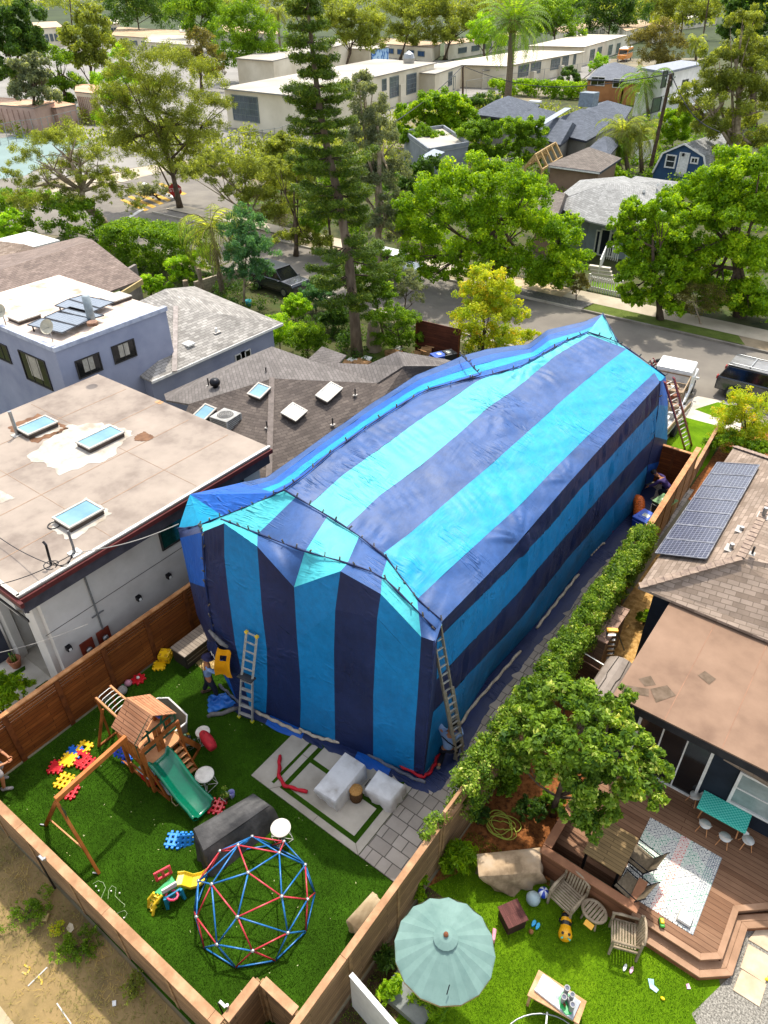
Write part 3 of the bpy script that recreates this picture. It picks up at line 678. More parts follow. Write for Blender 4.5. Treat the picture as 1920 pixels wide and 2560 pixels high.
# swing beam and A frame
s0,s1=P(139,2000,2.2),P(312,1846,2.2)
MB().bar(s0,s1+(s1-s0)*.02,.1,.15).build('swing_beam',mat('beam orange','b97236','96551f',2,rough=.6,c3='a86229'),ps,bevel=.008)
f1,f2=P(115,2062,0),P(247,2183,0)
MB().bar(s0+Vc((0,0,-.06)),f1,.07,.09).build('swing_leg',PW,ps,bevel=.005);MB().bar(s0+Vc((0,0,-.06)),f2,.07,.09).build('swing_leg',MC['beam orange'],ps,bevel=.005)
MB().bar(lerp(s0,f1,.72),lerp(s0,f2,.68),.03,.06).build('swing_brace',PWL,ps)
a=s0+Vc((.1,0,-.1));MB().slab([a,a+Vc((.14,-.02,-.45)),a+Vc((.25,0,0))],.012).build('corner_bracket',PG,ps)
for f in (f1,f2):MB().box((f.x-.05,f.y-.05,.02),(.14,.03,.03),rz=.5).build('ground_anchor',GAL,ps)
MB().bar(s0.lerp(s1,.46)+Vc((.02,-.056,.0)),s0.lerp(s1,.52)+Vc((.02,-.056,0)),.004,.06).build('name_plate',WHT,ps)
# swing seat hanging by the slide
t=thing('toy_rope_swing','grey plank swing seat with red block hanging on a rope beside slide','swing seat',P(418,1975,.4))
a=P(402,1955,.45);b=P(428,1985,.4)
MB().slab([a+Vc((-.1,0,0)),a+Vc((.08,.06,0)),b+Vc((.1,0,0)),b+Vc((-.06,-.06,0))],.03).build('seat',mat('grey board','8d9694','6c7573'),t,bevel=.01)
MB().tube([a,a+Vc((.02,.05,.3)),Vc((fx+.03,4.98,1.1))],.01,5).tube([b,P(430,2005,.05),P(440,2015,.02),P(455,2005,.02)],.012,5).build('rope',mat('rope','cdb98a'),t)
props(MB().box(P(452,1998,.1),(.16,.1,.14),rz=.5).build('toy_block',plastic('toy red','c21522')),'small red toy block on the turf beside end of slide rope','toy').modifiers.new('b','BEVEL').width=.02
# ================================================================ TOY WAFFLE BLOCKS
def waffle(kind,color,rz,loc,label,tilt=(0,0),s=.52,th=.07):
    n=3;c=s/(2*n+1);m=MB();h=s/2
    if kind == 'solid':m.box((0,0,th/2),(s-2*c+.01,s-2*c+.01,th))
    elif kind == 'ring':
        for a,b in [((-h*.52,0),(h*.42,s-2*c)),((h*.52,0),(h*.42,s-2*c)),((0,-h*.52),(s-2*c,h*.42)),((0,h*.52),(s-2*c,h*.42))]:m.box((a[0],a[1],th/2+rnd.uniform(0,.002)),(b[0],b[1],th))
    else:
        for i in range(n):
            o=-h+c*1.5+2*c*i;m.box((o,0,th/2+.001*i),(c*1.05,s-2*c,th));m.box((0,o,th/2-.001*(i+1)),(s-2*c,c*1.05,th*.97))
    for i in range(n):
        o=-h+c*1.5+2*c*i
        for sx,sy in ((o,h-c/2),(o,-h+c/2),(h-c/2,o),(-h+c/2,o)):m.box((sx,sy,th/2),(c*1.02,c*1.02,th*.9))
    o=m.build('toy_block',plastic('toy '+color,{'red':'d0203a','yellow':'efbf10','blue':'1463c8','light blue':'2487dc','navy':'163fa5'}[color]),bevel=.012)
    o.location=loc;o.rotation_euler=(tilt[0],tilt[1],rz)
    return props(o,label,'toy block','waffle blocks scattered on the turf')
waffle('ring','yellow',.3,P(210,1872),'yellow waffle block with a square hole, topmost of the pile by the fence',s=.45)
waffle('solid','blue',.5,P(186,1884),'solid blue waffle block between the two yellow ones by the fence',s=.45)
waffle('solid','yellow',.45,P(172,1901,.03),'solid yellow waffle block beside the red ones in the pile',s=.44)
waffle('ring','red',.2,P(201,1897,.02),'red waffle block with square hole in middle of the pile',s=.46)
waffle('grid','red',.25,P(216,1909,.01),'red lattice waffle block at lower end of the pile',s=.46)
waffle('solid','red',.6,P(142,1919),'solid red waffle block lying alone nearest the fence',s=.44)
waffle('grid','yellow',.35,P(162,1955),'yellow lattice waffle block half under the swing beam',s=.48)
waffle('grid','red',.5,P(175,1981),'red lattice waffle block directly below the swing beam',s=.46)
waffle('grid','light blue',.55,P(438,2102),'light blue lattice waffle block flat on turf beside grey cover',s=.46)
waffle('grid','light blue',.9,P(463,2098,.12),'light blue lattice waffle block propped against the grey cover',tilt=(1.1,.3),s=.42)
waffle('grid','red',.45,P(542,2018),'red lattice waffle block at the foot of the green slide',s=.46)
waffle('grid','navy',.4,P(304,1876,.3),'dark blue lattice waffle block leaning on the tower below its wall',tilt=(.9,.2),s=.42)
waffle('grid','blue',1.0,P(318,1897,.05),'small blue waffle block beneath the play tower',s=.3)
waffle('grid','blue',.3,Vc((-11.85,5.9,1.9)),'blue waffle block hanging in gable window of play tower',tilt=(1.3,.5),s=.22)
waffle('solid','yellow',.7,P(399,1666),'yellow gear shaped flat toy on the turf by the cedar fence',s=.4)['group']='waffle blocks scattered on the turf'
# yellow cube
t=thing('toy_cube','yellow hollow plastic cube toy near the grey deck box','toy',P(417,1650))
YL=plastic('toy yellow','efbf10');m=MB().box((0,0,.21),(.34,.34,.34));o=m.build('body',YL,t,local=True,bevel=.03)
m=MB()
for sx,sy in ((1,0),(-1,0),(0,1),(0,-1)):
    for k in (-1,1):MB().box((sx*.175-sy*.1*k,sy*.175+sx*.1*k,.21),(.05 if sx else .09,.05 if sy else .09,.12)).build('stud',plastic('toy yellow dark','c99808'),t,local=True,bevel=.01)
for a in (-.1,.1):
    for b in (-.1,.1):MB().box((a,b,.39),(.09,.09,.04)).build('stud',plastic('toy yellow dark','c99808'),t,local=True,bevel=.01);t.rotation_euler=(.1,0,.5)
# ================================================================ YARD OBJECTS
def part(p,name,m,mt,**k):return m.build(name,mt,p,local=True,**k)
# deck box
b0=P(470,1618)
t=thing('deck_box','grey slatted deck storage box against cedar fence end','storage box',(-14.25,9.0,0))
BX=mat('deck box dark','3a3430','2c2724',4,rough=.6);LIDM=planks('deck box lid','9a8c7c','847768',3,.11,gap='4a4138',grain=.2)
part(t,'body',MB().box((0,0,.27),(.62,1.5,.54)),BX,bevel=.015);part(t,'lid',MB().box((0,0,.565),(.68,1.56,.05)),LIDM,bevel=.01)
part(t,'side_groove',MB().box((.312,0,.35),(.006,1.4,.02)).box((.312,0,.2),(.006,1.4,.02)),LIDM)
b=t.location;t=thing('watering_can','small yellow toy watering can lying on top of grey deck box','toy',(b.x+.1,b.y+.68,.59))
part(t,'body',MB().lathe([(.02,0),(.075,.01),(.08,.08),(.05,.13)],14),YL,smooth=True)
part(t,'handle',MB().tube([(.07,0,.02),(.14,0,.05),(.13,0,.11),(.05,0,.12)],.014,6),YL,smooth=True);part(t,'spout',MB().tube([(-.06,0,.04),(-.15,0,.12),(-.17,0,.13)],[.02,.015,.03],8),YL,smooth=True)
# toy flower, plush, ball by the fence
t=thing('toy_flower','red scalloped toy with white ball in its centre beside fence','toy',P(347,1700))
part(t,'petals',MB().prism([(.2*(1+.18*cos(8*a))*cos(a),.2*(1+.18*cos(8*a))*sin(a)) for a in [i*2*pi/48 for i in range(48)]],0,.07),plastic('toy red','c21522'),bevel=.01)
part(t,'centre_ball',MB().lathe([(.001,-.05),(.04,-.03),(.055,0),(.04,.04),(.001,.055)],12,(0,0,.11)),WHT,smooth=True)
t=thing('toy_pile','small pink and green plush toy lying behind the mesh toy bin','toy',P(322,1712))
part(t,'body',MB().lathe([(.01,0),(.1,.03),(.12,.1),(.05,.18)],10),plastic('plush pink','c88a98',.9),smooth=True);part(t,'arm',MB().tube([(0,0,.08),(-.14,.02,.1),(-.18,.05,.04)],.03,7),plastic('toy red','c21522'),smooth=True);part(t,'foot',MB().tube([(-.02,-.05,.05),(-.12,-.16,.03)],.045,7),plastic('plush green','2d7a48',.9),smooth=True)
props(MB().lathe([(.001,-.14),(.09,-.11),(.15,-.02),(.14,.06),(.08,.13),(.001,.15)],14,P(306,1726,.14)).build('toy_sack',mat('grey sack','a29c92','7f7a72',9,rough=.9),smooth=True),'grey stuffed sack toy between the monkey bars and toy bin','toy')
# mesh bin
t=thing('toy_bin','large grey mesh bin with white rounded rim behind the play tower roof','toy bin',P(360,1770))
rim=[(-.62,-.36),(-.4,-.5),(.5,-.5),(.68,-.3),(.68,.3),(.5,.46),(-.4,.5),(-.62,.3)]
MESH=mat('bin mesh','8a8675','6d6a5c',60,rough=.9)
m=MB()
for i in range(8):
    a,b=rim[i],rim[(i+1) % 8];m.add([(a[0]*.85,a[1]*.85,.02),(b[0]*.85,b[1]*.85,.02),(b[0],b[1],.7),(a[0],a[1],.7)],[(0,1,2,3)])
m.poly([(a[0]*.85,a[1]*.85,.02) for a in rim]);part(t,'mesh_wall',m,MESH)
part(t,'rim',MB().tube([(a[0],a[1],.72) for a in rim],.028,8,closed=True),WHT,smooth=True)
t.rotation_euler=(0,0,-.05);t.location=(-12.6,6.35,0)
# under-tower toys
t=thing('toy_kitchen','red and pale blue toy kitchen standing underneath the play tower','toy',(-11.75,5.15,0))
part(t,'base',MB().box((0,0,.2),(.5,.35,.4)),plastic('toy red','c21522'),bevel=.03);part(t,'top',MB().box((0,0,.43),(.55,.4,.05)),mat('pale blue','a9cbd0','8fb4ba'),bevel=.02)
# stools
t=thing('garden_stool','','stool',(0,0,0));STP=mat('stool top','d8d2c6','bdb6a9',6,rough=.6);WR=mat('white wire','e4e0d8','cbc6bd',6,rough=.4)
part(t,'seat',MB().lathe([(.001,.40),(.2,.40),(.235,.42),(.235,.45),(.2,.465),(.001,.465)],28,cap=False),STP,smooth=False)
m=MB()
for a in range(4):
    c,s=cos(a*pi/2+.3),sin(a*pi/2+.3);m.tube([(c*.2,s*.2,.41),(c*.27,s*.27,.012),(c*.03,s*.03,.012)],.007,5)
m.tube([(.27*cos(a*pi/2+.3),.27*sin(a*pi/2+.3),.012) for a in range(4)],.007,5,closed=True);part(t,'wire_base',m,WR)
st=t;G_='round white wire stools on the turf'
place(st,P(706,2095),.2,'white round wire stool at the end of the big grey cover',G_,1.05)
place(st,P(518,1962),.5,'grey topped round wire stool between play ladder and flower pot',G_)
place(st,P(512,1850),.1,'round wire stool half covered by the red rolled cushion',G_,.85)
place(st,P(473,1868),.1,'small round stool in shade under the play tower',G_,.5)
m=MB();pp=[]
a,b=P(505,1832,.56),P(534,1872,.5)
for i in range(9):t_=i/8;pp.append(a.lerp(b,t_)+Vc((0,0,.03*sin(t_*3.1))))
t=thing('cushion','red rolled outdoor cushion lying across a round wire stool','cushion',a.lerp(b,.5))
REDF=mat('red cushion','b3242c','8c1820',7,rough=.7,bump=.4,bscale=30)
MB().tube(pp,[.09,.125,.14,.15,.155,.155,.15,.14,.11],12).build('roll',REDF,t,smooth=True)
MB().tube([p+Vc((0.02,0,.13)) for p in pp[1:-1]],.012,5).build('piping',mat('red piping','7d141b'),t,smooth=True)
# pot and purple bin by grey cover
t=thing('potted_plant','small potted flower in a white wire stand beside purple bucket','plant',P(566,2000))
part(t,'stand',MB().tube([(-.1,-.1,0),(-.1,-.1,.16),(.1,-.1,.16),(.1,-.1,0)],.007,5).tube([(-.1,.1,0),(-.1,.1,.16),(.1,.1,.16),(.1,.1,0)],.007,5),WR);part(t,'pot',MB().lathe([(.05,.03),(.09,.16),(.08,.16),(.04,.05)],14),mat('dark pot','5a4a3a','453829'))
POTPL=t
t=thing('bucket','small lavender bucket standing beside potted flower','bucket',P(580,1990));LAV=plastic('lavender','9a98cc',.5)
part(t,'body',MB().lathe([(.07,0),(.09,.18),(.085,.18),(.06,.02)],18,cap=False).lathe([(.001,.02),(.07,.02)],18,cap=False),LAV,smooth=True)
# cloth covers ---------------------------------------------------
def cover(name,label,cat,poly,h,mt,seed,drape=.06,topf=.82,n=10,bulge=0,hs=None,wr=.03):
    """fabric cover: closed loft from ground outline to a shrunken top"""
    c=sum((Vc((p[0],p[1],0)) for p in poly),Vc())/len(poly);k=len(poly);ring=[]
    for i in range(k):
        a,b=Vc((*poly[i][:2],0)),Vc((*poly[(i+1) % k][:2],0));ring += [a.lerp(b,j/n) for j in range(n)]
    K=len(ring);vs=[];lv=[(0,1.03),(.12,1.0),(.35,.97),(.6,.94),(.85,.91),(.96,.88),(1.0,.82),(1.02,.6),(1.02,.3)]
    for li,(z,s) in enumerate(lv):
        for i,p in enumerate(ring):
            q=c+(p-c)*(s if z > .9 else lerp(1.02,topf+.12,z));wv=sin(i*.9+seed)*cos(i*.37+seed*2)
            hh=h if hs is None else hs((p-c)*s)
            q.z=max(.005,z*hh-(wr*.6*abs(wv) if z > .9 else 0)+(.02*sin(i*.5+li) if .2 < z < .99 else 0)+bulge*(1-s)*(z > .98));q += (p-c).normalized()*wv*drape*(1-z*.6)
            vs.append(q)
    m=MB().add(vs,[(l*K+i,l*K+(i+1) % K,(l+1)*K+(i+1) % K,(l+1)*K+i) for l in range(len(lv)-1) for i in range(K)])
    hh=h if hs is None else hs(Vc((0,0,0)))
    top=len(vs)-K;m.add([Vc((c.x,c.y,1.02*hh+bulge))],[]);m.f += [(top+i,top+(i+1) % K,len(m.v)-1) for i in range(K)];m.mi += [0]*K
    o=m.build(name,mt,smooth=True);return props(o,label,cat)
CG=mat('cover charcoal','4d4b49','2c2b2a',1.6,rough=.6,bump=1.0,bscale=4,c3='3d3b39',spec=.4)
# big grey cover : skew box
gp=[P(466,2110),P(522,2188),P(700,2062),P(650,2008)]
m=MB();top=[P(480,2068,.75),P(505,2118,.62),P(668,2018,.7),P(634,1985,.8)]
bs=[P(490,2138),P(532,2192),P(698,2058),P(655,2012)]
n=14
def loft(m,quadsA,quadsB,nu,nv,amp,seed):
    pass
def skewcover(name,label,cat,base,top,mt,amp=.03,seed=1,crown=.05,n=9):
    m=MB();c=sum(base,Vc())/4;out=[]
    for li,z in enumerate([0,.25,.5,.75,.94,1.0]):
        for e in range(4):
            for j in range(n):
                a=base[e].lerp(base[(e+1) % 4],j/n);b=top[e].lerp(top[(e+1) % 4],j/n);p=a.lerp(b,min(1,z*1.03));d=p-c;d.z=0;d.normalize()
                w_=sin(j*1.6+e*2+seed+z*2.2)*amp*(1.15-z);p=p+d*(w_+.03*(z < .9)-.03*(z > .97));p.z=max(.004,p.z-(.015*abs(sin(j*.8+e)) if z > .9 else 0));out.append(p)
    K=4*n;m.add(out,[(l*K+i,l*K+(i+1) % K,(l+1)*K+(i+1) % K,(l+1)*K+i) for l in range(5) for i in range(K)])
    G2=9;vs=[]
    for i in range(G2+1):
        for j in range(G2+1):
            u,v=i/G2,j/G2;p=top[0].lerp(top[1],u).lerp(top[3].lerp(top[2],u),v);cc=sum(top,Vc())/4;e=min(u,1-u,v,1-v)
            p=cc+(p-cc)*.985;p.z += crown*min(1,e*5)+.012*sin(i*1.9+j*1.3+seed)*(e > 0);vs.append(p)
    m.add(vs,[(i*(G2+1)+j,(i+1)*(G2+1)+j,(i+1)*(G2+1)+j+1,i*(G2+1)+j+1) for i in range(G2) for j in range(G2)])
    return props(m.build(name,mt,smooth=True),label,cat)
skewcover('furniture_cover','long dark grey fabric cover over bulky furniture on the turf','cover',[P(500,2150),P(533,2192),P(700,2060),P(668,2030)],[P(482,2072,.72),P(508,2128,.62),P(676,2012,.66),P(634,1983,.8)],CG,seed=2,crown=.06)
CW=mat('cover white','cdcac5','989085',1.8,rough=.8,bump=.8,bscale=5,c3='bcb8b2',lo=.25,hi=.55)
WC=[P(787,1968),P(840,2028),P(912,1945),P(862,1892)]
skewcover('furniture_cover','white fabric cover over a long bench on the concrete patio','cover',[P(792,1985),P(845,2028),P(915,1948),P(868,1900)],[P(785,1972,.55),P(838,2004,.55),P(913,1912,.55),P(863,1880,.55)],CW,amp=.015,seed=5,crown=.03)
skewcover('furniture_cover','stained white fabric cover over a square armchair by the pavers','cover',[P(915,1990),P(978,2034),P(1012,1985),P(960,1942)],[P(912,1972,.5),P(975,2003,.5),P(1010,1962,.55),P(946,1924,.6)],CW,amp=.035,seed=9,crown=.05)
t=thing('wicker_stool','round brown wicker stool between the two white covers','stool',P(891,1998))
part(t,'body',MB().lathe([(.14,0),(.165,.08),(.17,.22),(.16,.4)],24),shingle('wicker','7a5a38','5a3f25',.05,.02,msize=.004,stain=.2),smooth=True);part(t,'top',MB().lathe([(.155,.4),(.175,.41),(.17,.435),(.001,.445)],24,cap=False),mat('wicker top','b98a4e','96692f',30,rough=.8),smooth=True)
props(MB().tube([P(912,1965,.1),P(925,1948,.25),P(935,1958,.15),P(918,1970,.02)],.012,5).build('cable',mat('cable black','26272b')),'loop of dark cable behind wicker stool between white covers','cable')
CB=mat('cover beige','d3bd98','b39c78',1.5,rough=.8,bump=.3,bscale=7,c3='c6b08b')
skewcover('furniture_cover','beige fabric cover over a chair against the right hand fence','cover',[P(872,2318),P(905,2352),P(962,2280),P(940,2250)],[P(866,2300,.55),P(905,2335,.2),P(955,2256,.8),P(932,2228,.8)],CB,amp=.04,seed=4,crown=.02)
# string lights on the grass
m=MB();pts=[(232,2210),(245,2202),(258,2206),(264,2220),(255,2240),(252,2250)];pts2=[(270,2248),(272,2225),(280,2214),(290,2220),(288,2240),(300,2252),(312,2262),(310,2268)]
t=thing('string_light','thin string of small white bulbs loosely coiled on the turf','string light',P(270,2230))
m.tube([P(*p,.012) for p in pts],.006,5).tube([P(*p,.012) for p in pts2],.006,5).tube([P(p[0],p[1],.012) for p in [(288,2286),(300,2280),(312,2276),(318,2284),(310,2298)]],.006,5);m.build('wire',mat('wire green','a3b58a','8ca070'),t)
for p in [(241,2218),(248,2229),(279,2230),(300,2235),(311,2297),(256,2260)]:MB().lathe([(.006,0),(.014,.02),(.022,.045),(.012,.065)],8,P(*p,.01)).build('bulb',WHT,t,smooth=True)
# toy climber with yellow slide
t=thing('toy_climber','yellow, red and blue toddler climber with small slide beside dome','toy',P(415,2240));YS=plastic('climber yellow','f0cf35',.3)
def lw3(pts):return [P(*p) for p in pts]
m=MB();c0_,c1_=P(452,2192,.42),P(508,2188,.06)
sp=[P(441,2200,.44),P(458,2198,.40),P(480,2205,.18),P(500,2200,.1),P(514,2190,.12)];wd=Vc((-.09,.13,0))
prof=[(-1.05,.07),(-.9,.08),(-.8,0),(.8,0),(.9,.08),(1.05,.07),(1.0,-.04),(-1.0,-.04)]
vs=[p+wd*a+Vc((0,0,b)) for p in sp for a,b in prof];k=len(prof);m.add(vs,[(i*k+j,i*k+(j+1) % k,(i+1)*k+(j+1) % k,(i+1)*k+j) for i in range(len(sp)-1) for j in range(k)]+[tuple(range(k)),tuple(reversed(range(len(vs)-k,len(vs))))]);m.build('slide',YS,t,smooth=False,bevel=.01)
m=MB();la,lb_=P(385,2232,.42),P(372,2268,0);lc_,ld=P(405,2238,.42),P(382,2288,0)
for a,b in ((la,lb_),(lc_,ld)):m.tube([a,a.lerp(b,.5)+Vc((-.05,-.03,.03)),b],.035,8)
for i in range(4):u=.15+i*.24;m.bar(la.lerp(lb_,u),lc_.lerp(ld,u),.05,.05)
m.tube([la.lerp(lc_,.5),lb_.lerp(ld,.5)],.025,6);m.build('ladder',YS,t,smooth=False)
MB().slab([la+Vc((0,0,.01)),lc_+Vc((0,0,.01)),P(446,2215,.43),P(430,2190,.43)],.05).build('platform',plastic('climber green','1d9a54'),t,bevel=.01)
m=MB();a,b=P(390,2205,.4),P(432,2182,.4);up=Vc((0,0,1))
for u0,u1,z0,z1 in [(0,1,.0,.08),(0,1,.28,.36),(0,.18,.08,.28),(.42,.58,.08,.28),(.82,1,.08,.28)]:
    m.bar(a.lerp(b,(u0+u1)/2-abs(u1-u0)/2)+up*(z0+z1)/2,a.lerp(b,(u0+u1)/2+abs(u1-u0)/2)+up*(z0+z1)/2,.05,z1-z0)
m.build('red_rail',plastic('toy pinkred','d33a48'),t,bevel=.02)
a,b=P(406,2235,.45),P(444,2212,.45);MB().bar(a+up*.08,b+up*.08,.05,.16).build('white_rail',WHT,t,bevel=.02)
MB().tube([P(430+15*cos(q),2238+13*sin(q),.38) for q in [i*.63 for i in range(10)]],.028,8,closed=True).build('steering_wheel',plastic('wheel pink','d8365a'),t,smooth=True)
m=MB();bb=plastic('climber blue','1a86ab')
m.bar(P(412,2245,.4),P(420,2270,0),.07,.1).bar(P(450,2222,.4),P(461,2246,0),.07,.1).bar(P(416,2256,.25),P(454,2233,.25),.05,.08).bar(P(414,2246,.38),P(450,2224,.38),.05,.08);m.build('blue_frame',bb,t,bevel=.015)
# ---- geodesic dome climber
RD=mat('dome red','c8404a','b03038',9,rough=.35,spec=.5);BD=mat('dome blue','2b76b5','1f5f9a',9,rough=.35,spec=.5); 
t=thing('dome_climber','red and blue geodesic climbing dome standing on the turf','climbing dome',P(645,2290))
px=lambda a,b,z:P(480+a/4.879,2080+b/4.879,z)
# nodes measured on the photograph with their heights
Bn=[px(165,1445,0),px(580,1615,0),px(1035,1620,0),px(1365,1235,0),px(1510,785,0)]
c0=Vc((-6.78,4.42,0)); 
bc_=sum(Bn,Vc())/5
# fit circle centre from base nodes
A_=np.array([[2*(b.x-Bn[0].x),2*(b.y-Bn[0].y)] for b in Bn[1:]]);B_=np.array([b.x**2+b.y**2-Bn[0].x**2-Bn[0].y**2 for b in Bn[1:]])
cxy=np.linalg.lstsq(A_,B_,rcond=None)[0];CEN=Vc((cxy[0],cxy[1],0));RADI=sum((b-CEN).length for b in Bn)/5
a0=sum(atan2(b.y-CEN.y,b.x-CEN.x)-i*2*pi/10 for i,b in enumerate(Bn))/5
def dn(r,z,a):return CEN+Vc((r*cos(a),r*sin(a),z))
H0=RADI*.98;g=2*pi/10
base=[dn(RADI,.03,a0+i*g) for i in range(10)]
low=[dn(RADI*.93,H0*.44,a0+(i+.5)*g) for i in range(10)]
mid=[dn(RADI*(.62 if i % 2 else .60),H0*(.83),a0+(i*2+1.0)*g) for i in range(5)]
topn=dn(0,H0*1.02,0)
def bars(lst,mt,nm): 
    for a,b in lst:MB().tube([a,b],.019,6).build(nm,mt,t,smooth=True)
RB_,BB_=[],[]
for i in range(10):
    BB_.append((base[i],base[(i+1) % 10]));(RB_ if i % 2 else BB_).append((base[i],low[i]));(RB_ if i % 2 else BB_).append((base[(i+1) % 10],low[i]))
    (RB_ if i % 2 else BB_).append((low[i],low[(i+1) % 10]))
for i in range(5):
    for k in (0,1,2,-1)[:3]:(RB_ if k == 1 else BB_).append((mid[i],low[(2*i+k) % 10] if k < 2 else low[(2*i+2) % 10]))

    (BB_ if i % 2 else RB_).append((mid[i],mid[(i+1) % 5]));(RB_ if i % 2 else BB_).append((mid[i],topn))
bars(RB_,RD,'red_bar');bars(BB_,BD,'blue_bar')
for p in low+mid+[topn]:MB().lathe([(.001,-.012),(.045,-.01),(.045,.01),(.02,.025),(.001,.028)],10,p+Vc((0,0,.012))).build('joint',GAL,t)
# scattered petals
m=MB()
for i in range(90):
    x,y=rnd.uniform(-14.5,-4.6),rnd.uniform(2.3,8.6)
    if -9.8 < x < -5.9 and y > 6.7:continue
    a=rnd.uniform(0,3.1);L_=rnd.uniform(.012,.03);w_=.008;c,s=cos(a),sin(a)
    m.add([(x-c*L_,y-s*L_,.012),(x+s*w_,y-c*w_,.016),(x+c*L_,y+s*L_,.014),(x-s*w_,y+c*w_,.016)],[(0,1,2,3)])
props(m.build('fallen_petals',mat('petal','d9d6a8','b9b27a')),'pale petals scattered over the dark turf','petals',kind='stuff')
# ================================================================ RIGHT GARDEN
sheet('right_lawn',[(-4.27,2.0),(2.6,2.0),(2.6,7.6),(1.75,9.3),(-.2,9.3),(-2.0,8.9),(-3.4,8.7),(-4.27,7.2)],-.005,TURFR)
MULCH=mat('wood chip mulch','8f5a30','4a2e18',9,rough=1,bump=.8,bscale=40,c3='7d4a22',lo=.35,hi=.6)
sheet('mulch_bed',[(-4.27,7.2),(-3.4,8.7),(-2.0,8.9),(-2.4,10.2),(-2.5,14),(-4.27,14)],-.007,MULCH)
sheet('straw_path',rect(-4.27,-2.3,14,27),-.009,mat('straw chips','d0a868','98713a',6,rough=1,bump=.6,bscale=40,c3='b98f52'))
sheet('gravel_path',[(1.5,8.3),(6,4.0),(8,12),(2.2,11.5),(1.9,10.7),(1.9,9.4)],-.003,mat('grey gravel','a59f93','5b5850',28,rough=1,bump=1.0,bscale=45,c3='827d73',detail=3))
# planter soil by fence + slabs
sheet('soil_bed',[(-4.27,2.0),(-3.2,2.0),(-3.3,5.0),(-3.6,7.2),(-4.27,7.2)],.003,mat('dark soil','5a4632','33271b',5,rough=1,bump=.7,bscale=30))
for c in [(1560,1820),(1660,1960),(1760,2090)]:pass
SLB=mat('stepping slab','cdb89c','b39d80',2,rough=.85,bump=.1)
for i,pg in enumerate([[(1905,2305),(1870,2350),(1940,2392),(1975,2345)],[(1870,2360),(1850,2420),(1912,2460),(1935,2398)],[(1853,2424),(1832,2476),(1898,2518),(1916,2462)]]):
    o=MB().prism([tuple(P(*p)[:2]) for p in pg],-.02,.025).build('stepping_slab',SLB,bevel=.008);o['kind']='structure'
# ---- deck
DKW=planks('deck boards','8f6b50','76543c',4.5,.13,gap='4a2a16',grain=.25,gsize=.006);DKB=mat('deck border','a58063','8a684c',2,rough=.6,c3='987457')
DKF=mat('deck fascia','8f5d3b','70442a',2,rough=.7)
dk=thing('garden_deck','brown composite deck with two bordered steps along the neighbour house','deck',(0,11,0))
top=[(-.22,9.24),(1.3,9.24),(1.62,9.52),(1.62,10.72),(2.2,11.25),(5.5,11.25),(5.5,13.2),(-2.4,13.2),(-2.4,9.75),(-.3,9.75)]
MB().prism(top,.02,.38).build('deck_floor',[DKW],dk)
def band(poly,w_,z0,z1):
    m=MB()
    for (a,b) in zip(poly,poly[1:]):
        a3,b3=Vc((*a,0)),Vc((*b,0));m.bar(Vc((a[0],a[1],(z0+z1)/2)),Vc((b[0],b[1],(z0+z1)/2)),w_,z1-z0)
    return m
def inset(poly,d):
    out=[]
    for i,p in enumerate(poly):
        a=Vc(poly[i-1]) if i else None;b=Vc(poly[i+1]) if i < len(poly)-1 else None;q=Vc(p);ns=[]
        if a is not None:e=(q-a).normalized();ns.append(Vc((-e.y,e.x)))
        if b is not None:e=(b-q).normalized();ns.append(Vc((-e.y,e.x)))
        n_=sum(ns,Vc((0,0)));n_=n_.normalized()*(d/max(.3,n_.normalized().dot(ns[0])));out.append(q+n_)
    return out
def border(path_,w_,z,th,mt,nm):
    inn=inset(path_,w_)
    for i in range(len(path_)-1):
        MB().prism([tuple(path_[i]),tuple(path_[i+1]),tuple(inn[i+1]),tuple(inn[i])],z-th,z).build(nm,mt,dk,bevel=.004)
bp=[(-.22,9.2),(1.3,9.2),(1.66,9.5),(1.66,10.7),(2.22,11.2),(5.5,11.2)]
border(bp,.13,.40,.04,DKB,'edge_board')
lowp=[(-.1,8.98),(1.4,8.98),(1.92,9.42),(1.92,10.58),(2.36,10.95),(5.5,10.95)]
inn=inset(lowp,.3)
for i in range(len(lowp)-1):MB().prism([lowp[i],lowp[i+1],tuple(inn[i+1]),tuple(inn[i])],.0,.155).build('step_riser',DKF,dk)
border(inset(lowp,-.02),.14,.2,.04,DKB,'step_board');border(inset(lowp,.125),.14,.2,.04,DKB,'step_board')
# planter wall / bench
t=thing('planter_wall','dark brown planter wall between deck dining corner and lawn','planter',(-1.3,9.2,0));PWL_=planks('planter boards','7d5238','64402b',4,.3,gap='3b2415',grain=.2)
w1=[P(1368,2127,.85),P(1583,2262,.85)]
a,b=Vc((-2.34,9.12,0)),Vc((-.22,9.08,0))
MB().box(((a.x+b.x)/2,9.13,.42),(b.x-a.x,.1,.84)).build('front_board',PWL_,t);MB().box((-2.34,9.9,.42),(.1,1.6,.84)).build('side_board',PWL_,t);MB().box((-.27,9.45,.42),(.1,.6,.84)).build('end_board',PWL_,t)
CAPB=mat('planter cap','9c6c4c','80553a',2,rough=.7)
MB().box((-1.28,9.13,.865),(2.3,.2,.05)).build('cap_board',CAPB,t,bevel=.005);MB().box((-2.34,10.0,.866),(.2,1.5,.05)).build('cap_board',CAPB,t,bevel=.005);MB().box((-.27,9.52,.867),(.2,.6,.05)).build('cap_board',CAPB,t,bevel=.005)
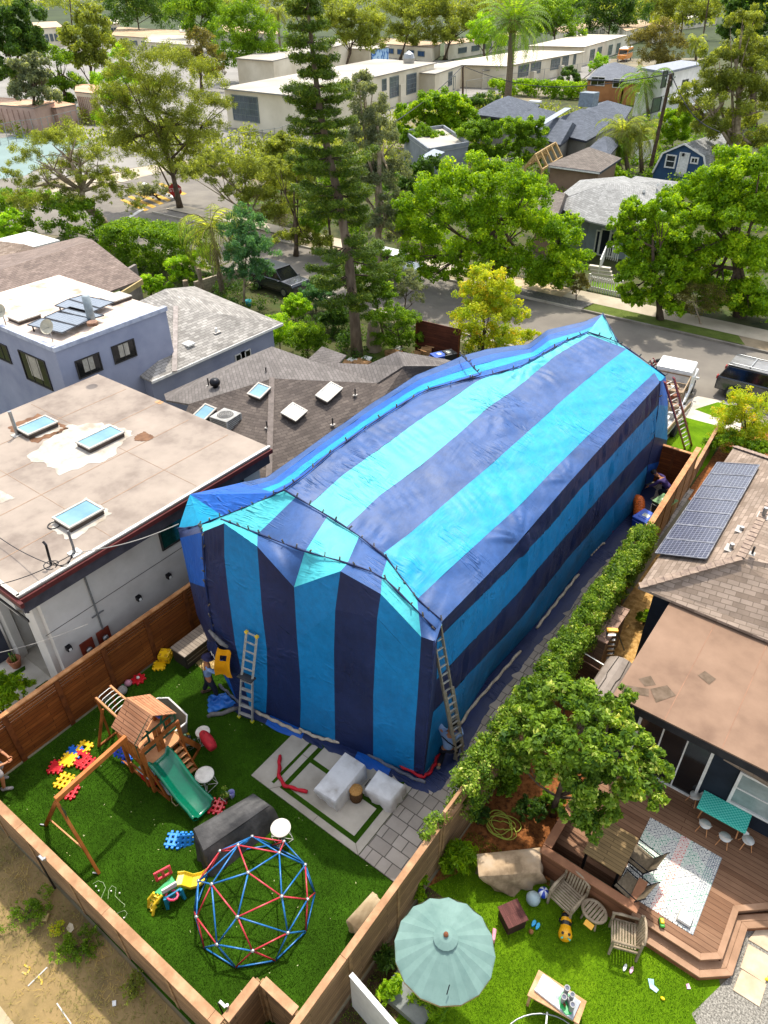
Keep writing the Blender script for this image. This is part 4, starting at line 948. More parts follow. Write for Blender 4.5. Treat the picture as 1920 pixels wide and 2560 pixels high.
# ---- rug
def rugmat():
    m,t=newmat('patterned rug',.9,.1);tc=t.n('ShaderNodeTexCoord');sep=t.n('ShaderNodeSeparateXYZ');t.l(tc.outputs['Object'],sep.inputs[0])
    def M(op,a,b=None,c=None):
        n=t.n('ShaderNodeMath',operation=op)
        for i,v in enumerate((a,b,c)):
            if v is None:continue
            if isinstance(v,(int,float)):n.inputs[i].default_value=v
            else:t.l(v,n.inputs[i])
        return n.outputs[0]
    X,Y=sep.outputs['X'],sep.outputs['Y'];s=.21
    u=M('DIVIDE',X,s);v=M('DIVIDE',Y,s)
    a=M('ADD',u,v);b=M('SUBTRACT',u,v)
    fa=M('ABSOLUTE',M('SUBTRACT',M('FRACT',a),.5));fb=M('ABSOLUTE',M('SUBTRACT',M('FRACT',b),.5));d=M('MAXIMUM',fa,fb)
    line=M('GREATER_THAN',d,.44);core=M('LESS_THAN',d,.13);ringm=M('MULTIPLY',M('GREATER_THAN',d,.24),M('LESS_THAN',d,.31))
    nz=t.n('ShaderNodeTexNoise',i_Scale=22,i_Detail=5);t.l(tc.outputs['Object'],nz.inputs['Vector']);wear=M('GREATER_THAN',nz.outputs['Fac'],.45)
    vo=t.n('ShaderNodeTexNoise',i_Scale=1.6,i_Detail=2);t.l(tc.outputs['Object'],vo.inputs['Vector'])
    red=M('LESS_THAN',M('ABSOLUTE',M('SUBTRACT',X,.02)),.11)
    pat=M('MULTIPLY',M('MAXIMUM',M('MAXIMUM',line,core),ringm),M('MULTIPLY_ADD',wear,.6,.3))
    c1=t.n('ShaderNodeMix',data_type='RGBA');c1.inputs[6].default_value=(*lin('3f4a5a'),1);c1.inputs[7].default_value=(*lin('2f8a6a'),1);t.l(M('GREATER_THAN',vo.outputs['Fac'],.5),c1.inputs[0])
    c2=t.n('ShaderNodeMix',data_type='RGBA');t.l(c1.outputs[2],c2.inputs[6]);c2.inputs[7].default_value=(*lin('c84a3c'),1);t.l(red,c2.inputs[0])
    c3=t.n('ShaderNodeMix',data_type='RGBA');c3.inputs[6].default_value=(*lin('e3dfd2'),1);t.l(c2.outputs[2],c3.inputs[7]);t.l(pat,c3.inputs[0])
    bd=M('GREATER_THAN',X,.62);bl=M('MULTIPLY',bd,M('GREATER_THAN',M('FRACT',M('MULTIPLY',X,22)),.55))
    c4=t.n('ShaderNodeMix',data_type='RGBA');c4.inputs[7].default_value=(*lin('7f8890'),1);t.l(c3.outputs[2],c4.inputs[6]);t.l(M('MULTIPLY',bl,.8),c4.inputs[0])
    t.l(c4.outputs[2],t.b.inputs['Base Color']);return m
o=MB().box((0,0,.006),(1.72,2.12,.012)).build('rug',rugmat());o.location=(.15,10.66,.383);props(o,'patterned white rug with red diamonds lying on the deck','rug')
# white box, toy on deck
t=thing('box','white flat box lying on the corner of the patterned rug','box',P(1712,2298,.41));part(t,'body',MB().box((0,0,.05),(.28,.26,.1)),WHT,bevel=.01);part(t,'base',MB().box((0,0,.008),(.3,.28,.015)),mat('box grey','7d746c'));t.rotation_euler=(0,0,.0)
t=thing('toy_car','green and yellow toy vehicle left on the deck edge','toy',P(1653,2310,.41));part(t,'body',MB().box((0,0,.06),(.1,.2,.07)),plastic('toy green','3f9a2c'),bevel=.02);part(t,'roof',MB().box((0,.01,.11),(.08,.1,.05)),YL,bevel=.015)
for sx in (-1,1):
    for sy in (-1,1):part(t,'wheel',MB().tube([(sx*.045,sy*.06,.03),(sx*.06,sy*.06,.03)],.028,10),plastic('black rubber','26272b',.7))
t.rotation_euler=(0,0,.5)
# ---- kids table with checked cloth
def checkmat(name,a,b,s):
    m,t=newmat(name,.7,.2);uv=t.n('ShaderNodeUVMap');ck=t.n('ShaderNodeTexChecker',i_Scale=1/s);ck.inputs[1].default_value=(*lin(a),1);ck.inputs[2].default_value=(*lin(b),1)
    t.l(uv.outputs[0],ck.inputs[0]);t.l(ck.outputs[0],t.b.inputs['Base Color']);return m
t=thing('kids_table','low table under a teal checked cloth by the dark house wall','table',(.68,12.6,.38))
part(t,'table_top',MB().box((0,0,.5),(1.08,.48,.03)),WHT,bevel=.02)
for sx in (-.45,.45):
    for sy in (-.18,.18):part(t,'leg',MB().tube([(sx,sy,0),(sx*.92,sy*.9,.49)],.018,8),PWL)
tcl=props(MB().box((0,0,0),(1.12,.52,.012)).box((0,-.262,-.05),(1.12,.006,.1)).box((.562,0,-.05),(.006,.52,.1)).build('tablecloth',checkmat('teal check','1fae97','6fd0bd',.045),bevel=.004),'teal and mint checked cloth over the low kids table','tablecloth');tcl.location=(.68,12.6,.905)
def kchair():
    t=thing('kids_chair','','chair',(0,0,0));m=MB();n=14
    vs=[]
    for i in range(7):
        for j in range(n+1):
            u=i/6;a=(j/n-.5)*pi*1.15;r=.13+.03*u;z=.27+.2*u*max(0,cos(a*.85))+.02*u;vs.append((sin(a)*r,-cos(a)*r*(.8+.25*u),z))
    m.add(vs,[(i*(n+1)+j,i*(n+1)+j+1,(i+1)*(n+1)+j+1,(i+1)*(n+1)+j) for i in range(6) for j in range(n)]);part(t,'backrest',m,WHT,smooth=True)
    part(t,'seat',MB().lathe([(.001,.26),(.13,.265),(.14,.28),(.001,.285)],16,cap=False),WHT,smooth=True)
    for sx in (-1,1):
        for sy in (-1,1):part(t,'leg',MB().tube([(sx*.13,sy*.13,0),(sx*.07,sy*.07,.265)],.011,6),PWL)
    return t
k=kchair();G_='white kids chairs round the teal table'
for (x,y,a,l) in [(.0,12.78,1.2,'white kids chair at the left end of the teal table'),(.42,12.15,0,'white kids chair on near side of teal table, left one of two'),(.9,12.1,.1,'white kids chair on near side of teal table, right one of two'),(1.36,12.35,-1.2,'white kids chair at the right end of the teal table')]:place(k,(x,y,.38),a+(0 if abs(a) < 1 else 0),l,G_)
# ---- dining table with two sling chairs
TBT=planks('table slats','94794f','7a6340',3,.09,gap='43331d',grain=.25)
t=thing('dining_table','weathered slatted wooden dining table on the deck beneath the tree','table',(-1.15,10.0,.38))
part(t,'table_top',MB().box((0,0,.74),(.9,1.05,.04)),TBT,bevel=.005)
for sx in (-.38,.38):
    for sy in (-.45,.45):part(t,'leg',MB().box((sx,sy,.36),(.06,.06,.72)),DKM)
part(t,'apron',MB().box((0,-.48,.69),(.8,.03,.06)).box((0,.48,.69),(.8,.03,.06)),DKM)
def sling():
    t=thing('sling_chair','','chair',(0,0,0));SL=mat('sling fabric','7a6c56','5e5240',20,rough=.85)
    part(t,'seat',MB().slab([(-.25,-.25,.42),(.25,-.25,.42),(.25,.22,.4),(-.25,.22,.4)],.015),SL);part(t,'backrest',MB().slab([(-.25,.22,.42),(.25,.22,.42),(.25,.42,.92),(-.25,.42,.92)],.02),SL)
    for sx in (-.27,.27):part(t,'frame',MB().tube([(sx,-.3,0),(sx,-.28,.43),(sx,.22,.42),(sx,.44,.95)],.014,8).tube([(sx,.3,0),(sx,.2,.42)],.014,8).tube([(sx,-.25,.62),(sx,.3,.62)],.014,8),DKM,smooth=True)
    return t
k=sling();place(k,(-.45,9.55,.38),-2.1+.3,'brown sling chair at dining table nearest planter wall','sling chairs at the dining table');place(k,(-.5,10.3,.38),-1.75,'brown sling chair at dining table beside the rug and tree','sling chairs at the dining table')
# ---- wooden armchairs and round table on the lawn
TEAK=mat('grey teak','a39279','7d6d56',5,rough=.8,c3='918068',bump=.2,bscale=30)
def armchair():
    t=thing('garden_armchair','','chair',(0,0,0))
    for i in range(8):part(t,'seat_slat',MB().box((0,-.21+i*.06,.4+.003*i),(.52,.042,.02)),TEAK)
    for i in range(7):x=-.2+i*.067;part(t,'back_slat',MB().bar((x,.25,.42),(x,.33,.82+.04*cos((i-3)*.45)),.045,.015,up=(0,1,0)),TEAK)
    part(t,'back_rail',MB().tube([(-.3,.33,.80),(-.15,.35,.86),(0,.355,.88),(.15,.35,.86),(.3,.33,.80)],.028,8),TEAK,smooth=True)
    for sx in (-.29,.29):
        part(t,'armrest',MB().tube([(sx,-.3,.62),(sx*1.04,-.1,.635),(sx*1.02,.3,.63)],[.03,.035,.025],8),TEAK,smooth=True)
        part(t,'leg',MB().box((sx,-.26,.31),(.05,.05,.62)),TEAK);part(t,'leg',MB().bar((sx,.3,0),(sx,.3,.82),.05,.05,up=(0,1,0)),TEAK);part(t,'side_rail',MB().box((sx,0,.37),(.035,.56,.06)),TEAK)
    part(t,'front_rail',MB().box((0,-.26,.36),(.56,.03,.06)),TEAK);return t
k=armchair();place(k,P(1412,2262),.55-.75,'grey teak garden armchair against the planter wall, facing the lawn','teak armchairs on the lawn',1.0);place(k,P(1553,2358),-1.2,'grey teak garden armchair standing apart below the round table','teak armchairs on the lawn',1.0)
t=thing('round_side_table','small round slatted teak side table between the two armchairs','side table',P(1478,2300))
part(t,'rim',MB().tube([(.27*cos(i*pi/12),.22*sin(i*pi/12),.42) for i in range(24)],.035,8,closed=True),TEAK,smooth=True)
for i in range(-3,4):x=i*.075;L_=.2*math.sqrt(max(.05,1-(x/.27)**2));part(t,'slat',MB().box((x,0,.42),(.052,2*L_,.02)),TEAK)
for a in range(4):c,s=cos(a*1.57+.8),sin(a*1.57+.8);part(t,'leg',MB().tube([(c*.26,s*.2,0),(c*.2,s*.16,.41)],.022,7),TEAK)
t.rotation_euler=(0,0,-.2)
props(MB().box(P(1472,2312,.455),(.2,.13,.02),rz=-.1).build('book',mat('yellow card','eab14a','d99c34')),'yellow card book lying on the round side table','book')
# brown cube
t=thing('slatted_side_table','dark brown ribbed square side table on the bright lawn','side table',P(1278,2305));BR=planks('brown slats','77463f','5f3630',2,.022,gap='2e1512',grain=.3,gsize=.004)
part(t,'table_top',MB().box((0,0,.4),(.5,.5,.03)),BR);part(t,'body',MB().box((0,0,.2),(.44,.44,.38)),mat('dark brown box','3c231e','2b1815'));t.rotation_euler=(0,0,-.55)
# covered furniture
poly=[P(1190,2120),P(1186,2185),P(1225,2235),P(1290,2262),P(1345,2240),P(1372,2175),P(1345,2128),P(1260,2112)]
skewcover('furniture_cover','beige canvas cover with dark band over furniture by the planter wall','cover',[P(1192,2185),P(1268,2240),P(1360,2205),P(1340,2150)],[P(1190,2135,.62),P(1196,2192,.58),P(1352,2182,.6),P(1352,2118,.62)],mat('cover tan','b5a086','836d52',1.6,rough=.85,bump=.35,bscale=6,c3='ae9474'),amp=.05,seed=3,crown=.09,n=10)
# balls
def ball(name,lab,p,r,mt):o=MB().lathe([(max(.001,r*sin(a)),r-r*cos(a)) for a in [i*pi/12 for i in range(13)]],20,cap=False).build(name,mt,smooth=True);o.location=p;return props(o,lab,'ball')
def beach():
    m,t=newmat('beach ball',.3,.5);tc=t.n('ShaderNodeTexCoord');gr=t.n('ShaderNodeTexGradient',gradient_type='RADIAL');mp=t.n('ShaderNodeMapping');t.l(tc.outputs['Object'],mp.inputs[0]);t.l(mp.outputs[0],gr.inputs[0])
    mu=t.n('ShaderNodeMath',operation='MULTIPLY');mu.inputs[1].default_value=4;t.l(gr.outputs[1],mu.inputs[0]);fr=t.n('ShaderNodeMath',operation='FRACT');t.l(mu.outputs[0],fr.inputs[0]);gt=t.n('ShaderNodeMath',operation='GREATER_THAN');gt.inputs[1].default_value=.5;t.l(fr.outputs[0],gt.inputs[0])
    mx=t.n('ShaderNodeMix',data_type='RGBA');mx.inputs[6].default_value=(*lin('1b3fae'),1);mx.inputs[7].default_value=(.8,.82,.85,1);t.l(gt.outputs[0],mx.inputs[0]);t.l(mx.outputs[2],t.b.inputs['Base Color']);return m
ball('beach_ball','blue and white panelled ball beside the armchair leg',P(1357,2238),.125,beach());ball('exercise_ball','pale grey blue ball on the lawn between side table and armchair',P(1331,2255),.165,plastic('ball pale','9fb0b0',.4));ball('football','small brown ball lying on the lawn',P(1327,2332),.055,plastic('ball brown','8a5a2c',.7))
ball('stone_ball','grey ball behind the canvas cover against planter corner',P(1360,2150),.14,mat('grey ball','9a948c'))
t=thing('foam_clogs','pair of bright blue child clogs lying on the lawn','shoes',P(1338,2315));CL=plastic('clog blue','2aa5d6',.5)
for s,a in ((-.05,.5),(.05,-.2)):m=MB().prism([((.04*cos(q)*(1+.25*sin(q)))+s,.085*sin(q)+abs(s)*.3) for q in [i*.52 for i in range(12)]],0,.05);part(t,'clog',m,CL,bevel=.012)
t=thing('child_shoes','pair of pink and white child shoes below the armchair','shoes',P(1572,2420));SH=plastic('shoe pink','d8a2b0',.6)
for s,a in ((-.07,.8),(.06,-.3)):m=MB().prism([(.035*cos(q)+s,.085*sin(q)+s*a) for q in [i*.52 for i in range(12)]],0,.05);part(t,'shoe',m,SH if s > 0 else WHT,bevel=.015)
t=thing('fallen_cloth','small pale blue crumpled cloth lying on the bright lawn','cloth',P(1631,2462));m=MB().slab([(-.12,.05,.02),(-.02,.1,.04),(.03,.0,.03),(.14,-.02,.02),(.12,-.1,.015),(-.02,-.1,.03)],.012);part(t,'fabric',m,mat('cloth pale blue','bcd8df','86b4c2'))
props(MB().slab([P(1715,2460,.03),P(1722,2458,.03),P(1727,2472,.03),P(1718,2472,.02)],.02).build('toy_scrap',plastic('pink scrap','c98fae')),'tiny pink toy piece on the lawn near the deck step','toy')
def lemon(p,lab):o=MB().lathe([(.004,-.05),(.02,-.04),(.036,0),(.02,.035),(.006,.045)],12).build('lemon',plastic('lemon','f0d010',.45),smooth=True);o.location=(p.x,p.y,.037);o.rotation_euler=(1.45,0,rnd.uniform(0,3));return props(o,lab,'lemon','fallen lemons')
lemon(P(1656,2498),'yellow lemon in the middle of the bright lawn');lemon(P(1708,2412),'yellow lemon at the lawn edge under deck step');lemon(P(1843,2385),'yellow lemon on the gravel beside the deck step');lemon(P(1917,2450),'yellow lemon between two stepping slabs at the frame edge')
# bee toy
t=thing('bouncy_bee','yellow and black striped inflatable bee toy on the lawn','toy',P(1412,2322));BK=plastic('bee black','17181b',.4);BY=plastic('bee yellow','e8a50c',.4)
segs=[(-.26,.09,BY),(-.2,.115,BY),(-.13,.12,BK),(-.05,.125,BY),(.03,.12,BK),(.1,.13,BY),(.19,.15,BY)]
m=MB();ax=[(-.30,.03),(-.28,.08),(-.24,.105),(-.18,.115),(-.15,.11),(-.10,.118),(-.07,.112),(-.01,.122),(.02,.115),(.08,.125),(.12,.135),(.2,.155),(.27,.14),(.32,.09),(.34,.02)]
m.tube([(x,0,.15+.02*(x > .1)) for x,r in ax],[r for x,r in ax],18);m.mi=[0]*len(m.mi)
for i in range(len(m.f)):
    r_=i//18
    if r_ in (2,3,6,7):m.mi[i]=1
part(t,'body',m,[BY,BK],smooth=True)
for s in (-1,1):part(t,'eye',MB().lathe([(.001,0),(.03,.005),(.03,.02),(.001,.028)],12,(.24,s*.07,.29)),BK,smooth=True);part(t,'foot',MB().lathe([(.001,0),(.05,.01),(.055,.05),(.001,.08)],10,(-.15,s*.1,0)),BK,smooth=True);part(t,'antenna',MB().tube([(.3,s*.05,.25),(.36,s*.09,.32)],[.012,.02],8),plastic('antenna teal','4cc0b0'),smooth=True)
t.rotation_euler=(0,0,-1.2)
# ---- umbrella
t=thing('patio_umbrella','large faded teal patio umbrella with brown fringe over the lower garden','umbrella',(-2.83,5.5,0));TEAL=mat('umbrella canvas','728c84','5f7a73',1.6,rough=.9,c3='69837b',bump=.1,bscale=40)
m=MB();n=16;RU=.97;zc=2.62;z0_=2.12
for i in range(n):
    a0_,a1_=i*2*pi/n+.1,(i+1)*2*pi/n+.1
    for r0_,r1_ in ((.12,.4),(.4,.7),(.7,1)):
        def q(a,r,mid):return (cos(a)*RU*r*(1-.02*mid),sin(a)*RU*r*(1-.02*mid),lerp(zc,z0_,r**1.25)-.035*mid*r)
        am=(a0_+a1_)/2;m.add([q(a0_,r0_,0),q(am,r0_,1),q(a1_,r0_,0),q(a1_,r1_,0),q(am,r1_,1),q(a0_,r1_,0)],[(0,1,4,5),(1,2,3,4)])
m.v=[(a,b,c) for a,b,c in m.v]
part(t,'canopy',m,TEAL);part(t,'vent',MB().lathe([(.235,2.585),(.12,2.66),(.02,2.70)],16,cap=False),TEAL);part(t,'finial',MB().lathe([(.03,2.69),(.05,2.71),(.045,2.74),(.001,2.77)],14,cap=False),mat('finial brown','7a4a30'),smooth=True);part(t,'pole',MB().tube([(0,0,0),(0,0,2.68)],.025,10),mat('pole wood','8a5a38'))
for i in range(n):a=i*2*pi/n+.1;part(t,'rib',MB().tube([(0,0,2.6),(cos(a)*RU,sin(a)*RU,2.1)],.008,5),MC['pole wood'])
m=MB()
for i in range(n):
    a0_,a1_=i*2*pi/n+.1,(i+1)*2*pi/n+.1;m.add([(cos(a0_)*RU,sin(a0_)*RU,2.12),(cos(a1_)*RU,sin(a1_)*RU,2.12),(cos(a1_)*RU,sin(a1_)*RU,2.06),(cos(a0_)*RU,sin(a0_)*RU,2.06)],[(0,1,2,3)])
part(t,'fringe',m,mat('fringe brown','a38a60','7a6242',40));part(t,'strap',MB().bar((.45,-.55,2.38),(.48,-.68,2.28),.02,.008),DKM)
U_=P(1115,2336,2.72);t.location=(U_.x,U_.y,0)
props(MB().slab([P(1232,2318,.25),P(1242,2322,.25),P(1238,2350,.2),P(1230,2352,.2)],.2).build('pink_toy',plastic('pink toy','e58f9c'),bevel=.02),'pink toy showing beside the edge of the teal umbrella','toy')
o=MB().box(P(1040,2470,.1),(1.0,1.1,.2),rz=0).build('planter_slab',mat('slate slab','7c7f7a','62655f',3));props(o,'grey stone slab under the umbrella edge by the succulents','slab')
# ---- table with toy castle
t=thing('activity_table','pale wooden garden table holding a toy castle on white play board','table',P(1400,2500));WT=mat('pale wood table','d0a682','a97a52',4,rough=.7,c3='bf9068')
tt=[P(1347,2424,.5),P(1467,2503,.5),P(1447,2560,.5),P(1318,2488,.5)];t.location=(sum(p.x for p in tt)/4,sum(p.y for p in tt)/4,0)
MB().slab(tt,.04).build('table_top',WT,t,bevel=.004);bb_=[P(1358,2434,.56),P(1452,2504,.56),P(1432,2550,.56),P(1336,2474,.56)];MB().slab(bb_,.06).build('play_board',mat('white board','d9dadb','8f9498',3.5,rough=.5,lo=.42,hi=.5),t,bevel=.004)
for p in tt:q=p.lerp(sum(tt,Vc())/4,.1);MB().box((q.x,q.y,.23),(.05,.05,.46)).build('leg',WT,t)
t=thing('toy_castle','grey toy castle with green base standing on the activity table','toy',P(1417,2508,.56));CS=plastic('castle grey','8e8d8a',.6);CS2=plastic('castle roof grey','4a4f63',.6)
part(t,'base',MB().prism([(-.22,.1),(-.1,.14),(.0,.05),(.14,.06),(.2,-.04),(.16,-.14),(0,-.17),(-.14,-.1)],0,.02),plastic('castle green','12a04a'),bevel=.006)
for x,y,h_,r_ in ((-.15,.07,.26,.05),(.13,.0,.24,.05),(-.06,-.06,.2,.05),(0,.08,.3,.045)):
    part(t,'tower',MB().lathe([(r_,.02),(r_,h_),(r_*1.2,h_+.01),(r_*1.2,h_+.04),(r_*.8,h_+.04),(r_*.8,h_+.02),(.001,h_+.02)],12,(x,y,0),cap=False),CS);part(t,'tower_floor',MB().lathe([(.001,h_+.024),(r_*.8,h_+.025)],12,(x,y,0),cap=False),CS2)
part(t,'wall',MB().bar((-.15,.05,.1),(.12,0,.1),.03,.16),CS);part(t,'gate',MB().box((.02,-.08,.06),(.06,.02,.09)),mat('castle gate','7a3a22'));t.rotation_euler=(0,0,-.5)
# round metal ring at bottom edge
t=thing('plant_ring','round white metal hoop with strap at bottom edge of the lawn','hoop',P(1350,2600,0));pr=[P(1350+92*cos(q),2600+66*sin(q),.3) for q in [i*2*pi/28 for i in range(28)]]
MB().tube(pr,.018,6,closed=True).build('hoop',GAL,t,smooth=True);MB().bar(P(1368,2530,.32),P(1362,2600,.32),.03,.01).build('strap',WHT,t)
# white board leaning (bottom)
t=thing('garden_screen','large white panel fixed beside fence at the bottom of the picture','panel',(-3.9,3.6,0))
a,b=P(877,2436,1.5),P(1010,2590,1.5);MB().bar(a-Vc((0,0,.75)),b-Vc((0,0,.75)),.06,1.5).build('board',WHT,t);MB().bar(a+Vc((0,0,.012)),b+Vc((0,0,.012)),.1,.03).build('edge_trim',mat('white trim','e8e6e0'),t)
# garden hose coil
pts=[]
for i in range(150):
    a=i*.23;r=.32+.1*sin(i*.21)+.05*sin(i*.57);pts.append(P(1257,2068,.03)+Vc((r*cos(a)*1.0+.08*sin(i*.11),r*sin(a)*.8+.08*cos(i*.13),.025*(i % 17)/5)))
props(MB().tube(pts,.012,6).build('garden_hose',plastic('hose yellow green','a9b53a',.5),smooth=True),'tangled yellow green garden hose lying on the mulch','hose')
# storage shed, folding lid, ladder, crates between hedge and house
SHD=mat('shed taupe','8d8176','756a60',2,rough=.6);SHP=planks('shed boards','9a8370','7f6b5a',.9,.2,gap='4d3f34',grain=.2)
t=thing('resin_shed','taupe plastic shed with curved ribbed roof beside the flat roofed house','shed',(-2.95,14.1,0));prof=[(-.45,1.45),(-.38,1.62),(-.2,1.75),(0,1.8),(.2,1.75),(.38,1.62),(.45,1.45)]
m=MB();vs=[(x,y,z) for y in (-.85,-.84,0,.84,.85) for x,z in prof];m.add(vs,[(i*7+j,i*7+j+1,(i+1)*7+j+1,(i+1)*7+j) for i in range(4) for j in range(6)]+[(0,1,2,3,4,5,6),(34,33,32,31,30,29,28)]);part(t,'roof',m,SHD,smooth=False)
for x in (-.15,.15):part(t,'roof_groove',MB().tube([(x,-.84,1.778),(x*.9,-.1,1.785),(x*1.2,.1,1.775),(x,.84,1.778)],.012,6),mat('groove dark','4c453e'))
part(t,'body',MB().box((0,0,.72),(.86,1.66,1.46)),SHD)
t=thing('shed_door','brown slatted panel door standing open beside the taupe shed','door panel',(-3.4,13.7,0));MB().slab([P(1457,1632,1.5),P(1512,1665,1.5),P(1514,1663,1.48),P(1459,1630,1.48)],.0).build('top_edge',WHT,t);MB().bar(P(1457,1632,.8).xy.to_3d()+Vc((.18,-.9,.75)),P(1512,1665,.8).xy.to_3d()+Vc((.18,-.9,.75)),.04,1.5).build('panel',planks('door slats','6a4c3a','54392a',1.5,.11,gap='2c1c14'),t)
t=thing('storage_cabinet','low garden cabinet with a tiled top beside the ladder','cabinet',(-4.0,16.4,0));MB().box((-3.95,16.3,.75),(.55,1.6,1.5)).build('body',SHP,t);MB().box((-3.95,16.3,1.53),(.68,1.75,.05)).build('tiled_top',shingle('tile top','a98c7a','947868',.3,.3,msize=.01),t)
t=thing('stepladder','stepladder with yellow top cap standing on straw beside the vines','ladder',(-3.4,15.6,0));FG=plastic('fibreglass blue grey','30424a',.5)
tl,tr=P(1518,1578,1.75),P(1543,1578,1.75);bl_,br_=P(1502,1655,.1),P(1531,1655,.1)
for a,b in ((tl,bl_),(tr,br_)):MB().bar(a,b,.03,.06).build('rail',FG,t)
for i in range(6):u=.12+i*.15;MB().bar(tl.lerp(bl_,u),tr.lerp(br_,u),.08,.02).build('step',metal('alu','b9b9b5'),t)
MB().bar(tl+Vc((-.02,0,.04)),tr+Vc((.02,0,.04)),.14,.07).build('top_cap',plastic('cap yellow','eba50a'),t,bevel=.01);MB().bar(tl,bl_+Vc((.1,.7,0)),.03,.04).build('rear_leg',FG,t);MB().bar(tr,br_+Vc((.1,.7,0)),.03,.04).build('rear_leg',FG,t)
t=thing('potted_toy','orange red plastic chair partly hidden by the vine hedge','chair',P(1428,1700));OR=plastic('orange red','b5321a',.5)
o_=MB().lathe([(.05,.3),(.28,.32),(.3,.4),(.001,.42)],16,cap=False);part(t,'seat',o_,OR,smooth=True);m=MB();vs=[(.28*sin(a),.28*cos(a),z) for z in (.4,.65,.85) for a in [(-1.4+j*.35) for j in range(9)]];m.add(vs,[(i*9+j,i*9+j+1,(i+1)*9+j+1,(i+1)*9+j) for i in range(2) for j in range(8)]);part(t,'backrest',m,OR,smooth=True)
for a in range(4):part(t,'leg',MB().tube([(.22*cos(a*1.57+.7),.22*sin(a*1.57+.7),0),(.18*cos(a*1.57+.7),.18*sin(a*1.57+.7),.32)],.02,6),OR)
t['label']='orange red chair half hidden between vine hedge and shed';t.name='plastic_chair'
t=thing('plant_pot','pale round planter pot behind the orange chair near the vines','pot',P(1440,1660));part(t,'pot',MB().lathe([(.12,0),(.17,.3),(.18,.32),(.15,.32),(.12,.25)],18),WHT,smooth=True)
# ---- wheelie bins
def bin_(c,lidc,bodyc,rz,lab,name='trash_bin',s=1):
    t=thing(name,lab,'bin',c,rz);B=plastic('bin body '+bodyc,bodyc,.5);L_=plastic('bin lid '+lidc,lidc,.45)
    m=MB();a,b=(.26,.3),(.3,.36);vs=[(-a[0],-a[1],.05),(a[0],-a[1],.05),(a[0],a[1],.05),(-a[0],a[1],.05),(-b[0],-b[1],.98),(b[0],-b[1],.98),(b[0],b[1],.98),(-b[0],b[1],.98)]
    m.add(vs,[(3,2,1,0),(0,1,5,4),(1,2,6,5),(2,3,7,6),(3,0,4,7)]);part(t,'body',m,B)
    part(t,'lid',MB().box((0,-.01,1.01),(.66,.78,.06)),L_,bevel=.02);part(t,'lid_panel',MB().box((0,-.05,1.045),(.42,.5,.02)),L_,bevel=.01);part(t,'sticker',MB().box((0,-.03,1.058),(.26,.22,.004)),mat('sticker '+lidc,'dcdccc','a9b0a8',14,lo=.45,hi=.5));part(t,'handle',MB().tube([(-.25,.38,.93),(-.25,.46,.95),(.25,.46,.95),(.25,.38,.93)],.018,6),B)
    for sx in (-1,1):part(t,'wheel',MB().tube([(sx*.24,.3,.12),(sx*.3,.3,.12)],.12,14),plastic('black rubber','26272b',.7))
    return t
bin_(P(1600,1345),'1a55c0','123a96',2.9,'blue recycling bin with white sticker between tarp and hedge');bin_(P(1648,1305),'5f8a45','3a3a36',2.9,'green lidded bin with white sticker beside the tall fence')
bin_(P(1095,930),'1c4fae','163f93',2.7,'blue wheelie bin in the side yard next to a black bin');bin_(P(1118,925),'2b2c2e','202123',2.7,'black wheelie bin against brown fence of side yard')
pts=[P(1592,1250,.3)+Vc((.02*i,-.045*i*1.0,.3*sin(i/26*3.1))) for i in range(27)];m=MB()
m.tube([p+Vc((0,0,0)) for p in pts],[.2+.018*(i % 2) for i in range(27)],16);props(m.build('duct_hose',mat('orange duct','d2641c','2a1a10',30,rough=.5,lo=.4,hi=.45),smooth=False),'orange ribbed duct hose lying between tarp corner and bins','duct hose')
# ================================================================ HOUSES
SHT=shingle('roof tan shingles','9f8d7d','806f60',.3,.14,mortar='7a6b5c',stain=.3);SHG=shingle('roof grey shingles','a7a29a','86817a',.34,.15,mortar='6e6a63',stain=.35)
SHD_=shingle('roof dark shingles','675d55','544b45',.32,.14,mortar='4a433e',stain=.3);SHB=shingle('roof brown shingles','8d7c71','75665d',.34,.15,mortar='5c5048',stain=.3)
SHN=shingle('roof far grey','6e7177','5d6066',.5,.22,mortar='44464a',stain=.15);SHW=shingle('roof pale grey','9c9b97','7f7e7a',.4,.17,mortar='63625e',stain=.2)
NVY=mat('stucco dark navy','1d2530','151b24',2,rough=.85,bump=.2,bscale=40);GLS=mat('window glass','2d3a3c','1a2224',1.2,rough=.08,spec=.9);GLD=mat('window glass dark','15191c','0c0f11',1.2,rough=.1,spec=.8)
GLT=mat('glass teal','17453f','0d2b28',1.0,rough=.08,spec=.9);WFR=mat('window frame white','dcd9d2','c4c0b8',5);DFR=mat('window frame dark','3a3632','2b2825',5)
